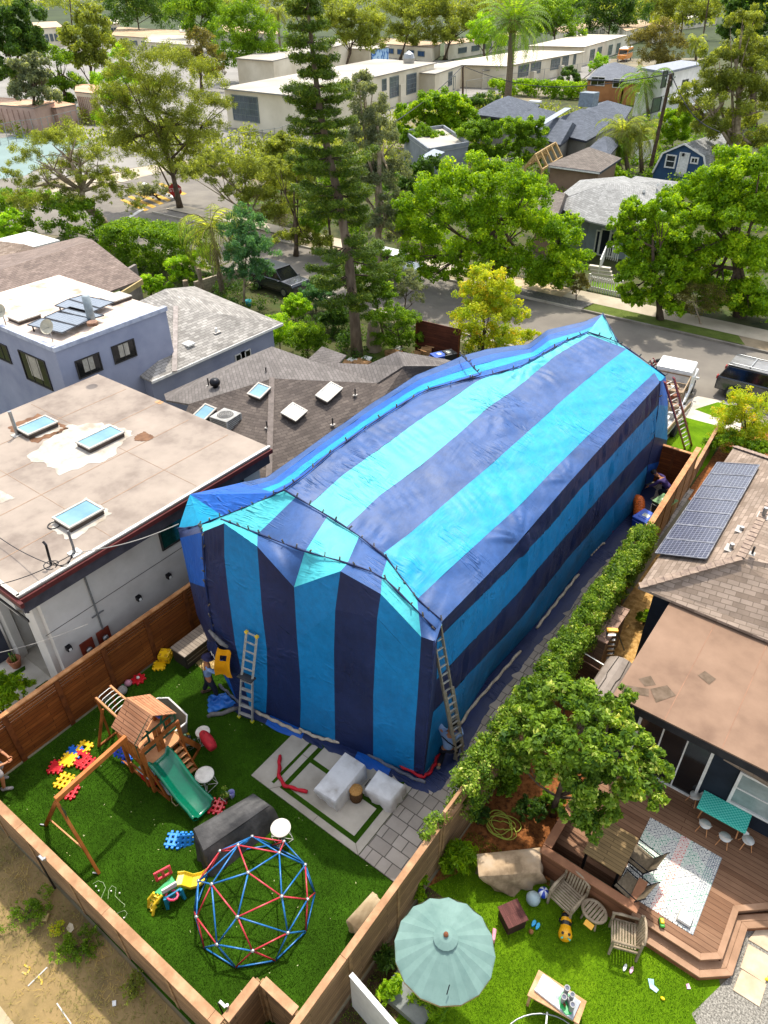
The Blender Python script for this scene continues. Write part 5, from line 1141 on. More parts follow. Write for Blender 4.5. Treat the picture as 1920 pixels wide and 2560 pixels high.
def win(parent,c,n,w_,h_,fm=None,gm=None,bars=(1,1),fw=.05,out=.03,sill=False,blind=None):
    """window on a wall: centre c, outward normal n"""
    n=Vc(n).normalized();u=Vc((-n.y,n.x,0));c=Vc(c)+n*out;up=Vc((0,0,1));fm=fm or WFR;gm=gm or GLS
    m=MB()
    for s in (-1,1):m.bar(c+u*(s*(w_/2))-up*(h_/2+fw/2),c+u*(s*w_/2)+up*(h_/2+fw/2),fw,fw,up=n); 
    for s in (-1,1):m.bar(c-u*(w_/2-fw/2)+up*(s*h_/2),c+u*(w_/2-fw/2)+up*(s*h_/2),fw*.96,fw,up=n)
    f=m.build('window',fm,parent);M_=Matrix((u,n,up)).transposed()
    MB().box(c-n*.012,(w_-fw,.012,h_-fw),rot=M_).build('pane',gm,f)
    m=MB();k=0
    for i in range(1,bars[0]):x=-w_/2+w_*i/bars[0];m.box(c+u*x,(fw*.5,fw*.4,h_-fw),rot=M_);k += 1
    for i in range(1,bars[1]):z=-h_/2+h_*i/bars[1];m.box(c+up*z+n*.001,(w_-fw,fw*.38,fw*.5),rot=M_);k += 1
    if k:m.build('glazing_bars',fm,f)
    if blind:MB().box(c-n*.004+up*(h_*.1),(w_*.45,.006,h_*.75),rot=M_).build('blind',blind,f)
    if sill:MB().box(c-up*(h_/2+fw)+n*.03,(w_+.1,.1,.04),rot=M_).build('sill',fm,f)
    return f
def skylight(c,lx,ly,rz,label,parent=None,tilt=0,glass=None,name='skylight',curb=.16):
    t=bpy.data.objects.new(name,None);C.objects.link(t);t.location=c;t.rotation_euler=(tilt[0] if tilt else 0,tilt[1] if tilt else 0,rz)
    if parent:t.parent=parent;t.matrix_parent_inverse=Matrix.Translation(-Vc(parent.location));t['label']=label
    DK=mat('skylight curb','4a4038','362e28',4,rough=.6);FRM=mat('skylight frame','b9b2a6','9c958a',6,rough=.5)
    part(t,'curb',MB().box((0,0,curb/2),(lx,ly,curb)),DK)
    m=MB().box((0,ly/2,curb+.02),(lx+.06,.07,.05)).box((0,-ly/2,curb+.02),(lx+.06,.07,.05)).box((lx/2,0,curb+.021),(.07,ly-.07,.048)).box((-lx/2,0,curb+.021),(.07,ly-.07,.048));part(t,'frame',m,FRM,bevel=.005)
    part(t,'glass',MB().box((0,0,curb+.015),(lx-.06,ly-.06,.02)),glass or mat('skylight glass','7fa6b4','5d8796',.8,rough=.12,spec=.8,metal=.3));return t
def pipe(c,h,r,parent,name='vent_pipe',mt=None,flash=True):
    mt=mt or mat('pipe dark','3c3733','2a2623');m=MB().tube([c,Vc(c)+Vc((0,0,h))],r,10)
    o=m.build(name,mt,parent,smooth=False)
    if flash:MB().box(Vc(c)+Vc((0,0,.015)),(r*5,r*6,.012)).build('flashing',mat('flashing','b9b2a8'),o if False else parent)
    return o
# ---- right neighbour
h1=thing('dark_house','dark navy house with tan flat roof section and shingled roof with solar panels','house',(0,15,0))
MB().box((2.2,15.0,1.52),(9.2,4.2,3.0)).build('wall',NVY,h1)
FT=mat('flat roof tan','8b705b','6b5342',.8,rough=.85,bump=.15,c3='806652',lo=.3,hi=.7)
rp_=[P(1534,1736,3.2),P(1790,1850,3.2),P(1930,1912,3.2),P(2300,1900,3.2),P(2200,1720,3.2),P(1673,1504,3.2)]
A0,B0=P(1534,1738,3.2),P(1673,1504,3.2)
y0r,y1r=A0.y,B0.y
MB().box((2.2+.05,(y0r+y1r)/2,3.11),(9.4,y1r-y0r,.2)).build('flat_roof',FT,h1)
xr0=2.25-4.7;MB().box((xr0+.004,(y0r+y1r)/2,3.06),(.03,y1r-y0r+.02,.22)).box((2.25,y0r-.003,3.06),(9.42,.03,.22)).build('roof_edge',mat('roof edge dark','2b2a2e','1c1c20'),h1)
seams_=MB()
for x in (-1.2,.1,1.4):seams_.box((x,(y0r+y1r)/2,3.213),(.02,y1r-y0r,.004))
seams_.build('roof_seams',mat('seam tan dark','8f6a52'),h1)
PT=mat('roof patch','6d5c4c','574838',5,rough=.95)
for i,q in enumerate([[(1596,1697),(1627,1689),(1640,1712),(1612,1716)],[(1554,1711),(1622,1722),(1622,1741),(1555,1730)],[(1626,1722),(1668,1713),(1690,1738),(1640,1756)],[(1745,1688),(1762,1677),(1790,1697),(1773,1711)]]):
    MB().poly([P(*p,3.216+.002*i) for p in q]).build('roof_patch',PT,h1)
# tan roof corner of next house, lower right
t=thing('shingle_canopy','corner of tan shingled canopy over window at right edge','canopy',P(1900,1870,2.8));MB().slab([P(1812,1892,2.75),P(1925,1960,2.75),P(1990,1900,2.95),P(1890,1835,2.95)],.12).build('roof',SHT,t);MB().bar(P(1815,1893,2.66),P(1925,1960,2.66),.05,.1).build('fascia',DFR,t);MB().bar(P(1890,1838,2.0).xy.to_3d()+Vc((.2,.3,1.3)),P(1890,1838,2.0).xy.to_3d()+Vc((.2,.3,2.6)),.1,.1).build('bracket',DFR,t)
yw=12.9
# sliding door and window on wall y ~ 12.9
wa=h1
def onwall(px_,py_):return PY(px_,py_,yw)
d0,d1=onwall(1612,1812),onwall(1775,1905);print('door top',d0,d1)
win(h1,(-.9,yw,1.42),(0,-1,0),1.75,2.05,fm=WFR,gm=GLD,bars=(3,1),fw=.07)
win(h1,(1.15,yw,1.55),(0,-1,0),.95,1.15,fm=WFR,gm=mat('window blind glass','9aa5a0','77827e',2,rough=.15,spec=.8),bars=(1,2),fw=.07)
MB().box((-.9,yw+.1,1.4),(.1,.1,.1)).build('door_handle',DFR,h1)
# shingle roof : eave x=-3.3 (west), hip ends
ze,zt=3.35,4.45
E0,E1,E2,E3=P(1600,1470,ze),P(1820,1125,ze),None,None
sw=Vc((-3.35,16.2,ze));nw=Vc((-3.35,25.6,ze));ridge0=P(1850,1395,zt);ridge1=Vc((ridge0.x,23.4,zt))
se=Vc((4.2,16.2,ze));ne=Vc((4.2,25.6,ze))
m=MB();m.slab([sw,ridge0,ridge1,nw],.08);m.slab([sw,se,Vc((3,19,zt)),ridge0],.08);m.slab([ridge0,Vc((3,19,zt)),Vc((3,23.4,zt)),ridge1],.08);m.slab([ridge1,Vc((3,23.4,zt)),ne,nw],.08)
m.build('roof',SHT,h1)
MB().box((.5,20.9,1.62),(6.9,8.9,3.26)).build('wall',NVY,h1)
RC=mat('ridge caps','9c8876','76655a',6,rough=.9)
def caps(a,b,mt=RC,n=None,w_=.22):
    n=n or int((b-a).length/.22);m=MB()
    for i in range(n):p=a.lerp(b,(i+.1)/n);q=a.lerp(b,(i+1.15)/n);m.bar(p+Vc((0,0,.035)),q+Vc((0,0,.015)),w_,.02)
    return m.build('ridge_caps',mt,h1 if mt is RC else None)
caps(sw,ridge0);caps(ridge0,ridge1);caps(nw,ridge1)
# solar panels
def solarmat(name,a,b,line,nx=6,ny=10):
    m,t=newmat(name,.3,.45);uv=t.n('ShaderNodeUVMap');br=t.n('ShaderNodeTexBrick',offset=0);t.l(uv.outputs[0],br.inputs['Vector']);br.inputs['Scale'].default_value=1
    br.inputs['Color1'].default_value=(*lin(a),1);br.inputs['Color2'].default_value=(*lin(b),1);br.inputs['Mortar'].default_value=(*lin(line),1);br.inputs['Mortar Size'].default_value=.006;br.inputs['Brick Width'].default_value=.127;br.inputs['Row Height'].default_value=.127
    t.l(br.outputs['Color'],t.b.inputs['Base Color']);return m
SOL=solarmat('solar cells','3c3f50','30323f','9a9ba2');SOF=mat('solar frame','8e8f94','5a5b60',5,rough=.4);SOLB=solarmat('solar cells grey','5d6670','525b66','9aa1a8')
def onroof(p,a,b,c):
    """ray through pixel p to plane abc"""
    n=(b-a).cross(c-a);d=RT*((p[0]-960)/FPX)-UP*((p[1]-1280)/FPX)+FW;o=Vc((0,0,H));return o+d*(n.dot(a-o)/n.dot(d))
pl=(sw,nw,ridge0);Q=[onroof(p,*pl) for p in ((1796,1163),(1901,1170),(1768,1407),(1641,1392))]
nr=(nw-sw).cross(ridge0-sw).normalized();nr=nr if nr.z > 0 else -nr
for i in range(7):
    a,b=Q[0].lerp(Q[3],i/7+.003),Q[1].lerp(Q[2],i/7+.003);c,d=Q[1].lerp(Q[2],(i+1)/7-.003),Q[0].lerp(Q[3],(i+1)/7-.003);off=nr*.12
    t=thing('solar_panel',['topmost','second from top','third from top','middle','fifth from top','sixth from top','lowest'][i]+' of the seven solar panels on the tan shingled roof','solar panel',a+off,group='solar panels on tan shingled roof')
    MB().slab([a+off,b+off,c+off,d+off],.03).build('cells',SOL,t);mm=MB();ww=[a,b,c,d]
    for j in range(4):mm.bar(ww[j]+off+nr*.004,ww[(j+1) % 4]+off+nr*.004,.03,.02,up=nr)
    mm.build('frame',SOF,t)
for p,h_,r_,nm in [((1908,1290),.3,.06,'flue_pipe'),((1853,1325),.12,.06,'roof_vent'),((1827,1372),.18,.06,'roof_vent'),((1880,1385),.25,.03,'vent_pipe')]:
    q=onroof(p,*pl);pipe(q,h_,r_,h1,nm,GAL if r_ > .05 else None)
t=thing('air_conditioner','grey round topped air conditioner against the dark house wall','air conditioner',P(1605,1600));t.location=(-2.2+0.05,16.05-.4,0);part(t,'body',MB().box((0,0,.45),(.6,.6,.9)),SHD,bevel=.05);part(t,'fan_grille',MB().lathe([(.001,.91),(.22,.915),(.25,.9)],20,cap=False),DKM,smooth=True)
# ---- tan flat roof building (left)
TW=mat('stucco grey','c9c4bc','aba59c',.6,rough=.9,bump=.15,bscale=50,c3='bbb6ad',lo=.3,hi=.7);zf=4.7
h2=thing('grey_stucco_house','grey stucco building with wide tan flat roof and red edge, left of tarp','building',(-19,9,0))
ra,rb,rc,rd=P(55,1500,zf),P(645,1124,zf),P(265,928,zf),P(0,1035,zf);X1=(ra.x+rb.x)/2;Y0_,Y1_=ra.y,(rb.y+rc.y)/2;X0_=(rc.x+rd.x)/2;print('tan roof',ra,rb,rc,rd)
def tanmat():
    m=mat('flat roof cream','9c8e80','71645a',.7,rough=.85,bump=.15,c3='8f8275',lo=.3,hi=.7);return m
MB().box(((X0_+X1)/2,(Y0_+Y1_)/2,zf-.1),(X1-X0_,Y1_-Y0_,.2)).build('flat_roof',tanmat(),h2)
sm=MB()
for x in (X0_+2.0,X0_+3.9,X0_+5.8,X0_+7.7):sm.box((x,(Y0_+Y1_)/2+rnd.uniform(-.5,.5),zf+.004),(.025,(Y1_-Y0_)*.93,.006))
for y in (Y0_+2.9,Y0_+6.0):sm.box(((X0_+X1)/2,y,zf+.0045),((X1-X0_)*.96,.012,.005))
sm.build('roof_seams',mat('seam brown','8b6f57','9d8168',3),h2)
RED=mat('red trim','5c2422','481a19',3);MB().box((X1+.06,(Y0_+Y1_)/2,zf-.13),(.09,Y1_-Y0_+.05,.14)).box(((X0_+X1)/2+.1,Y0_-.06,zf-.13),(X1-X0_+.3,.09,.14)).build('gutter',RED,h2)
MB().box((X1-.02,(Y0_+Y1_)/2,zf+.02),(.1,Y1_-Y0_+.04,.035)).box(((X0_+X1)/2,Y0_+.02,zf+.02),(X1-X0_,.1,.035)).build('roof_edge',mat('white edge','dcd8d0','b9b2a6',9),h2)
MB().box((X1-.1,(Y0_+Y1_)/2,zf-.42),(.12,Y1_-Y0_-.05,.42)).box(((X0_+X1)/2,Y0_+.1,zf-.42),(X1-X0_-.1,.12,.42)).build('fascia',mat('fascia dark','45434a','343238',3),h2)
XWL=X1-.48;YWL=Y0_+.42
# walls as pieces so that the passage opening is real
WHh=zf-.25
MB().box((XWL-.12,(YWL+Y1_)/2,WHh/2),(.24,Y1_-YWL-.3,WHh)).build('wall',TW,h2)
MB().box(((X0_+XWL)/2-.6,YWL+.12+.0,WHh-.9),(XWL-X0_-1.45,.24,1.8)).build('wall',TW,h2)
MB().box((XWL-.24-.3,YWL+.12,WHh/2),(.6,.238,WHh-.01)).build('wall',TW,h2);MB().box((XWL-2.9,YWL+.12,(WHh-1.8)/2),(.5,.236,WHh-1.8)).build('wall',TW,h2)
MB().box((XWL-4.2,YWL+.9,(WHh-1.8)/2),(2.2,.2,WHh-1.8)).build('wall',TW,h2);MB().box((XWL-1.7,YWL+2.6,(WHh-1.8)/2),(2.6,.2,WHh-1.8)).box((XWL-2.9,YWL+1.4,1.3),(.2,2.2,2.6)).build('passage_wall',TW,h2)
MB().box(((X0_+XWL)/2,Y1_-.35,WHh/2),(XWL-X0_-.5,.2,WHh)).build('wall',TW,h2)
MB().box((XWL-1.7,YWL+1.3,.01),(2.4,2.4,.03)).build('passage_floor',CONC,h2)
# groove line, lamps, meters, conduit on the east wall
MB().bar((XWL+.006,YWL,2.65),(XWL+.006,Y1_-.4,2.65),.006,.02).build('wall_joint',mat('joint dark','5d5954'),h2)
def onx(px_,py_,x=None):return PX(px_,py_,XWL if x is None else x)
for p in ((422,1440),(347,1495),(172,1620)):
    q=onx(*p,XWL+.08);f=MB().box(q,(.14,.15,.16)).build('wall_lamp',DKM,h2,bevel=.01);MB().box(q+Vc((.075,0,-.02)),(.01,.08,.08)).build('lens',WHT,f)
mt_=mat('meter board','7c3320','5e2416',4,rough=.6)
for p,hh in (((222,1625),.75),((262,1595),.7)):
    q=onx(*p,XWL+.04);f=MB().box(q,(.04,.42,hh)).build('meter_board',mt_,h2);MB().lathe([(.09,0),(.1,.04),(.08,.1),(.001,.11)],16).build('meter',GAL,f,smooth=True)
    c=f.children[0];c.matrix_parent_inverse=Matrix.Identity(4);c.location=q+Vc((.02,0,.05));c.rotation_euler=(0,pi/2,0);MB().box(q+Vc((.03,.06,-.18)),(.02,.03,.14)).build('tag',WHT,f)
a,b=onx(205,1425,XWL+.05),onx(257,1572,XWL+.05);MB().tube([a,b],.03,8).bar(a+Vc((0,-.22,-.1)),a+Vc((0,.22,-.1)),.03,.03).bar(b+Vc((0,-.2,.6)),b+Vc((0,.2,.6)),.03,.03).build('conduit',mat('conduit grey','6f6f6c'),h2)
for p,w_,h_ in (((425,1312),.9,1.0),((543,1215),.8,.9),((594,1190),.35,.9)):
    q=onx(*p,XWL);win(h2,(XWL,q.y,zf-1.2),(1,0,0),w_,h_,fm=DFR,gm=GLT,bars=(1,1))
win(h2,(XWL-1.6,YWL,WHh-.75),(0,-1,0),2.3,.75,fm=DFR,gm=GLS,bars=(3,1));win(h2,(XWL-5.0,YWL,WHh-.75),(0,-1,0),2.0,.7,fm=DFR,gm=GLS,bars=(3,1))
MB().box((XWL-1.5,YWL-.02,WHh-1.62),(1.6,.03,.1)).build('wall_vent',DKM,h2)
MB().box((XWL-3.6,YWL-.35,1.25),(1.2,.5,2.5)).build('entry_bay',mat('bay dark','3c3f4a','30323b',2),h2)
# roof patches and skylights
WP=mat('white roof coating','b3ab9f','978a78',1.6,rough=.8,lo=.34,hi=.55,c3='a69d90');BP_=mat('brown roof coating','7c5a40','5f4330',4,rough=.9)
for q,mt in [([(150,1140),(225,1110),(235,1180),(330,1100),(360,1085),(400,1095),(410,1062+45),(290,1150),(160,1182),(95,1145)],None)]:pass
def patchp(q,mt,z):
    w3=[P(*p,z) for p in q];r=resamp(w3+[w3[0]],60)[:-1];c=sum(r,Vc())/60;MB().poly([p+(p-c)*(.05*sin(i*1.7)+.05*sin(i*.63+z*9)) for i,p in enumerate(r)]).build('roof_patch',mt,h2)
patchp([(100,1110),(175,1060),(250,1058),(290,1100),(330,1086),(268,1150),(155,1183),(70,1145)],WP,zf+.008);patchp([(180,1100),(205,1075),(280,1060),(335,1082),(300,1105),(220,1135)],WP,zf+.010)
patchp([(15,1070),(95,1034),(175,1070),(92,1108)],BP_,zf+.008);patchp([(45,1068),(98,1042),(160,1070),(95,1095)],WP,zf+.011);patchp([(335,1092),(360,1078),(387,1092),(370,1102),(338,1102)],BP_,zf+.012)
patchp([(120,1310),(215,1246),(282,1282),(200,1340),(165,1350)],WP,zf+.009);patchp([(0,1225),(38,1245),(0,1258)],WP,zf+.008);patchp([(385,1005),(398,1000),(410,1005),(400,1011)],mat('tan stain','b98e62'),zf+.007)
for (p,lx,ly,lab) in [((96,1068),.75,1.1,'glass skylight amid brown coating on the tan roof'),((254,1098),.72,1.35,'long glass skylight on the white coated patch'),((200,1290),.8,1.1,'glass skylight near the red gutter and masts')]:
    c=P(p[0],p[1]+6,zf);skylight(c,lx,ly,{96:.9,254:-.15,200:-.15}[p[0]] if False else 0,lab,h2)
pipe(P(44,1087,zf),.9,.06,h2,'flue_pipe',GAL); 
t=thing('roof_mast','grey service mast with looped cables standing on tan roof edge','mast',P(188,1382,zf));MB().tube([P(188,1382,zf),P(188,1382,zf)+Vc((0,0,.75))],.035,8).build('pole',mat('mast grey','6e6c6a'),t);MB().box(P(188,1382,zf+.02),(.3,.3,.03)).build('base',WHT,t);MB().tube([P(128,1412,zf),P(128,1412,zf)+Vc((0,.05,.65)),P(128,1412,zf)+Vc((-.1,.05,.7))],.035,8).build('pole',DKM,t)

for k in range(3):
    a=P(188,1382,zf+.7);b=P(128,1412,zf+.65);MB().tube([a.lerp(b,u)+Vc((0,0,-.35*sin(u*3.14)*(.5+k*.4)+.1*k)) for u in [i/10 for i in range(11)]],.01,5).build('cable',MC['cable black'],t)
MB().tube([P(128,1412,zf+.3)+Vc((.18*cos(i*.5),.18*sin(i*.5),.02*sin(i))) for i in range(13)],.014,5).build('cable',MC['cable black'],t)
MB().tube([P(135,1313,zf+.02)+Vc((.17*cos(i*.42),.17*sin(i*.42),0)) for i in range(16)],.016,5).build('cable_loop',MC['cable black'],t)
def wire(a,b,sag,lab,r=.012,n=16,mt=None):
    o=MB().tube([a.lerp(b,i/n)-Vc((0,0,sag*sin(pi*i/n))) for i in range(n+1)],r,5).build('overhead_wire',mt or MC['cable black']);return props(o,lab,'wire')
wire(P(188,1382,zf+.7),P(447,1310,5.0),.15,'service wire from roof mast to corner of the striped tarp',.014,mt=mat('wire grey','9a958c'));wire(P(188,1382,zf+.7),P(-60,1475,5.2),.15,'black overhead wire leaving the roof mast toward the left edge');wire(P(128,1412,zf+.65),P(-60,1300,5.0),.2,'second overhead wire crossing the tan roof to the left');wire(P(-40,1640,3.5),P(220,1560,zf-1.0),.1,'thin pale wire reaching the grey stucco wall',.008,mt=MC['wire grey'])
# driveway behind the fence, with strips of turf
sheet('side_court',[(-24,-.0),(-15.15,2.0),(-15.15,6),(-24,8)],-.006,CONCW);sheet('court_turf_strip',[tuple(P(*p)[:2]) for p in [(0,1700),(62,1664),(64,1674),(0,1718)]],.003,TURF);sheet('court_turf_strip',[tuple(P(*p)[:2]) for p in [(88,1720),(118,1700),(128,1706),(92,1735)]],.003,TURF)
t=thing('potted_cactus','small cactus in a terracotta pot beside grey building entrance','plant',P(42,1665));part(t,'pot',MB().lathe([(.13,0),(.2,.28),(.21,.32),(.17,.32),(.12,.2)],18),mat('terracotta','b9785a','9c6046'),smooth=True)
for i in range(5):part(t,'stem',MB().tube([(.05*cos(i*1.3),.05*sin(i*1.3),.2),(.07*cos(i*1.3),.07*sin(i*1.3),.45+.05*i)],[.03,.018],7),mat('cactus','6b8a2c','4c661e'),smooth=True)
# ---- blue house
BLW=mat('stucco lavender blue','9497a8','7c8094',.7,rough=.9,bump=.15,bscale=40,c3='8a8e9f',lo=.3,hi=.7);h3=thing('blue_house','lavender blue stucco house with flat roof block and solar panels, upper left','house',(-28,16,0))
zb=5.5;BX1=(P(137,878,zb).x+P(405,778,zb).x)/2;BY0=P(137,878,zb).y;BY1=P(405,778,zb).y+.2;BX0=-34.5
MB().box(((BX0+BX1)/2,(BY0+BY1)/2,zb/2-.02),(BX1-BX0,BY1-BY0,zb)).build('wall',BLW,h3)
MB().box(((BX0+BX1)/2,(BY0+BY1)/2,zb),(BX1-BX0-.06,BY1-BY0-.06,.04)).build('flat_roof',mat('flat roof pinkish','c2a994','a08672',1.2,rough=.9,c3='d4c2b2',lo=.3,hi=.7),h3)
m=MB().box((BX1-.04,(BY0+BY1)/2,zb+.06),(.22,BY1-BY0+.1,.18)).box(((BX0+BX1)/2,BY0+.04,zb+.061),(BX1-BX0-.2,.22,.178));m.build('parapet',mat('parapet grey blue','b2b6c2','8e93a4',3),h3)
for p,w_,h_,n_ in (((222,914),1.1,.75,1),((310,878),1.1,.75,1)):
    q=PX(*p,BX1);win(h3,q,(1,0,0),w_,h_,fm=DFR,gm=GLD,bars=(2,1),blind=mat('blind','a9a294','8d877a',8))
q=PY(90,925,BY0);win(h3,q,(0,-1,0),1.9,1.3,fm=DFR,gm=GLD,bars=(3,1),blind=MC['blind']) ;q=PY(8,880,BY0);win(h3,q,(0,-1,0),1.0,.8,fm=DFR,gm=GLD,bars=(2,1))
def pq(z,*ps):return [P(*p,z) for p in ps]
for i,(q) in enumerate([((68,812),(105,795),(190,815),(155,832)),((110,793),(148,777),(230,797),(192,814)),((145,780),(175,767),(260,788),(232,796)),((137,764),(170,748),(250,772),(218,784)),((172,747),(205,738),(285,755),(250,770)),((208,800),(240,785),(300,770),(255,790))][:5]):
    pts=pq(zb+.3,*q);t=thing('solar_panel',['solar panel nearest the satellite dish on the blue house','solar panel second in the near row on the blue house roof','solar panel at far end of near row beside the flue','solar panel at left of the far row on the blue house roof','solar panel at right end of far row on the blue house roof'][i],'solar panel',pts[0],group='solar panels on blue house')
    MB().slab(pts,.04).build('cells',SOLB,t);mm=MB()
    for j in range(4):mm.bar(pts[j]+Vc((0,0,.004)),pts[(j+1) % 4]+Vc((0,0,.004)),.04,.02)
    mm.build('frame',DKM,t);[MB().box((p_.lerp(pts[2],.1).x,p_.lerp(pts[2],.1).y,zb+.13),(.05,.05,.24)).build('stand',DKM,t) for p_ in pts[:2]]
for p,lab in (((63,795),'near'),((292,748),'far')):skylight(P(p[0],p[1]+4,zb),.9,1.0,0,lab+' white domed skylight of the blue house roof',h3,glass=mat('milky dome','dfe0dd','c9cac8',2,rough=.3))
t=thing('flue','grey metal chimney flue standing beside solar panels on blue house','chimney',P(232,812,zb));MB().tube([P(232,812,zb),P(232,812,zb)+Vc((0,0,1.25))],.17,14).build('pipe',mat('flue metal','8f999c','6d7679',3,rough=.5),t,smooth=True);MB().lathe([(.2,0),(.22,.06),(.2,.12),(.001,.14)],14,P(232,812,zb+1.22),cap=False).build('cap',mat('flue cap rust','8d6a52','6a4a38',6),t);MB().lathe([(.26,0),(.2,.1)],14,P(232,812,zb+.02)).build('collar',mat('collar','b9a894'),t)
def dish(p,z,lab,s=.3):
    c=P(*p,z);t=thing('satellite_dish',lab,'satellite dish',c);MB().tube([c,c+Vc((0,0,.55))],.025,7).build('mast',GAL,t);o=MB().lathe([(.001,0),(s*.5,.03),(s*.85,.09),(s,.14)],20,cap=False).build('dish',mat('dish cream','c4bda8','a29b88',4),t,smooth=True);o.matrix_parent_inverse=Matrix.Identity(4);o.location=(0,0,.62);o.rotation_euler=(1.0,0,.4);o=MB().tube([(0,0,.0),(0,-s*.6,.4)],.012,5).build('arm',GAL,t);o.matrix_parent_inverse=Matrix.Identity(4);o.location=(0,0,.62);o.rotation_euler=(1.0,0,.4)
dish((133,855),zb,'grey satellite dish at front corner of the blue house roof');dish((16,815),zb,'cream satellite dish at left edge of the blue house roof')
# gabled grey shingle part
ze=3.1;e0=P(437,931,ze);e1=P(702,806,ze);zr_=4.3;r0=P(443,766,zr_);r1=P(416,722,4.5);exx=(e0.x+e1.x)/2
hp=Vc((-29.6,22.0,4.6));c1=Vc((exx,e0.y-1.2,ze));c2=Vc((exx,e1.y,ze));c3=Vc((-35,e1.y,ze));c4=Vc((-35,e0.y-1.2,ze));hp2=Vc((-31.0,22.3,4.6));hp=onroof((440,768),c1,c2,Vc((-28.9,21.5,4.35)));print('hip',hp)
hp=P(440,768,4.35);hp2=P(414,722,4.55)
MB().slab([c1,c2,hp],.08).build('shingle_roof',SHG,h3);MB().slab([c2,Vc((-33.5,26.2,ze)),hp2,hp],.08).build('shingle_roof',SHG,h3);MB().slab([c1,hp,hp2,Vc((-33,19,ze+.2)),Vc((-30,17,ze))],.08).build('shingle_roof',SHG,h3)
MB().box(((exx-.35-34)/2,(e0.y-1+e1.y)/2-.2,ze/2-.05),(34+exx-.35 if False else abs(-34-(exx-.35)),e1.y-e0.y+.6,ze-.1)).build('wall',BLW,h3)
MB().bar((exx+.02,e0.y-1.2,ze-.06),(exx+.02,e1.y,ze-.06),.05,.12).build('fascia',WFR,h3)
MB().bar(P(437,931,ze)+Vc((0,0,.05)),hp+Vc((0,0,.05)),.22,.05).build('ridge_caps',mat('ridge caps grey','a59a92','857b74',5),h3)
for p in ((600,890),(613,884)):q=PX(*p,exx-.35);win(h3,(exx-.35,q.y,1.95),(1,0,0),.65,.8,fm=WFR,gm=GLD)
MB().box(onroof((472,862),c1,c2,hp)+Vc((0,0,.05)),(.45,.45,.08)).build('roof_hatch',WHT,h3);pipe(onroof((541,830),c1,c2,hp),.2,.07,h3,'roof_vent',WHT)
# ---- dark shingle house
h4=thing('brown_shingle_house','house with large brown shingled hip roof and four skylights beside tarp','house',(-19,18,0))
A=P(680,946,4.2);B_=P(680,866,4.5);Cc=P(472,1010,3.7);D=P(942,958,3.7);E_=P(1009,915,4.2);Fp=P(1098,915,4.0);Gp=P(994,878,4.5);Hh=P(672,1215,2.7);I_=P(430,1030,2.9);J=P(1190,918,3.0)
def rf(m,*ps):m.slab(list(ps),.08)
m=MB();rf(m,A,Cc,P(430,1120,2.7),Hh);rf(m,A,Hh,P(860,1130,2.6),D);rf(m,D,P(860,1130,2.6),P(1100,985,2.8),E_);rf(m,E_,P(1100,985,2.8),J,Fp);m.build('roof',SHD_,h4)
FLT=shingle('roof dark far side','79726d','68625d',.32,.14,mortar='5a5551',stain=.2,bump=.3)  # lighter copy of the dark shingles, sunlight painted into the far slopes
m=MB();rf(m,B_,P(415,1000,3.3),Cc,A);rf(m,B_,A,D,P(790,905,3.6));rf(m,P(790,905,3.6),D,E_,Gp,P(845,945,3.2));rf(m,Gp,E_,Fp,J,P(1110,897,3.4));rf(m,P(598,900,3.4),B_,P(415,1000,3.3),P(410,985,3.0));m.build('roof',FLT,h4)
m=MB();rf(m,P(760,907,3.6),P(805,866,3.9),P(866,888,3.6),P(835,920,3.4));m.build('roof',FLT,h4)
MB().box((-18.5,20.3,1.3),(7.5,5.6,2.6)).build('wall',mat('wall beige','bfb5a4','a59b8b',1),h4)
m=MB();n=34
for i in range(n):p=A.lerp(Hh,(i+.1)/n);q=A.lerp(Hh,(i+1.1)/n);m.bar(p+Vc((0,0,.05)),q+Vc((0,0,.03)),.22,.02)
m.build('ridge_caps',mat('ridge caps dark','776b63','5f554e',5),h4)
plR=(A,Hh,D);plL=(A,Cc,Hh)
def tiltfor(pl_):
    n_=(pl_[1]-pl_[0]).cross(pl_[2]-pl_[0]).normalized();n_=n_ if n_.z > 0 else -n_;return n_
def skyl(px_,pl_,u_len,v_len,rz,lab,open_=0,glass=None):
    c=onroof(px_,*pl_);n_=tiltfor(pl_);t=skylight(c,u_len,v_len,0,lab,h4,glass=glass);z=n_;x=Vc((cos(rz),sin(rz),0));x=(x-z*x.dot(z)).normalized();y=z.cross(x)
    t.rotation_euler=Matrix((x,y,z)).transposed().to_euler();return t
SGL=mat('skylight glass bright','76858f','5a6b77',1.2,rough=.35,spec=.4)
skyl((822,988),plR,.55,1.05,.08,'long bright skylight on right slope near the tarp',glass=SGL);skyl((735,1038),plR,.68,.72,.08,'square bright skylight on the right slope',glass=SGL);t=skyl((650,985),plL,.6,.7,.08,'tilted open skylight on the left slope');skyl((513,1040),plL,.55,.8,.08,'small skylight beside the air conditioners')
for p,pl_ in (((668,1070),plL),((832,1062),plR),((888,988),plR)):pipe(onroof(p,*pl_),.3,.03,h4)
for p,z in (((666,938),4.1),((522,965),3.8)):pipe(P(*p,z),.35,.03,h4)
MB().lathe([(.1,0),(.1,.2),(.2,.25),(.22,.38),(.15,.48),(.001,.5)],14,P(540,975,3.8),cap=False).build('turbine_vent',DKM,h4,smooth=True);MB().slab([P(585,928,4.05),P(600,917,4.05),P(648,912,4.25),P(636,925,4.2)],.18).build('roof_hatch',SHT,h4)
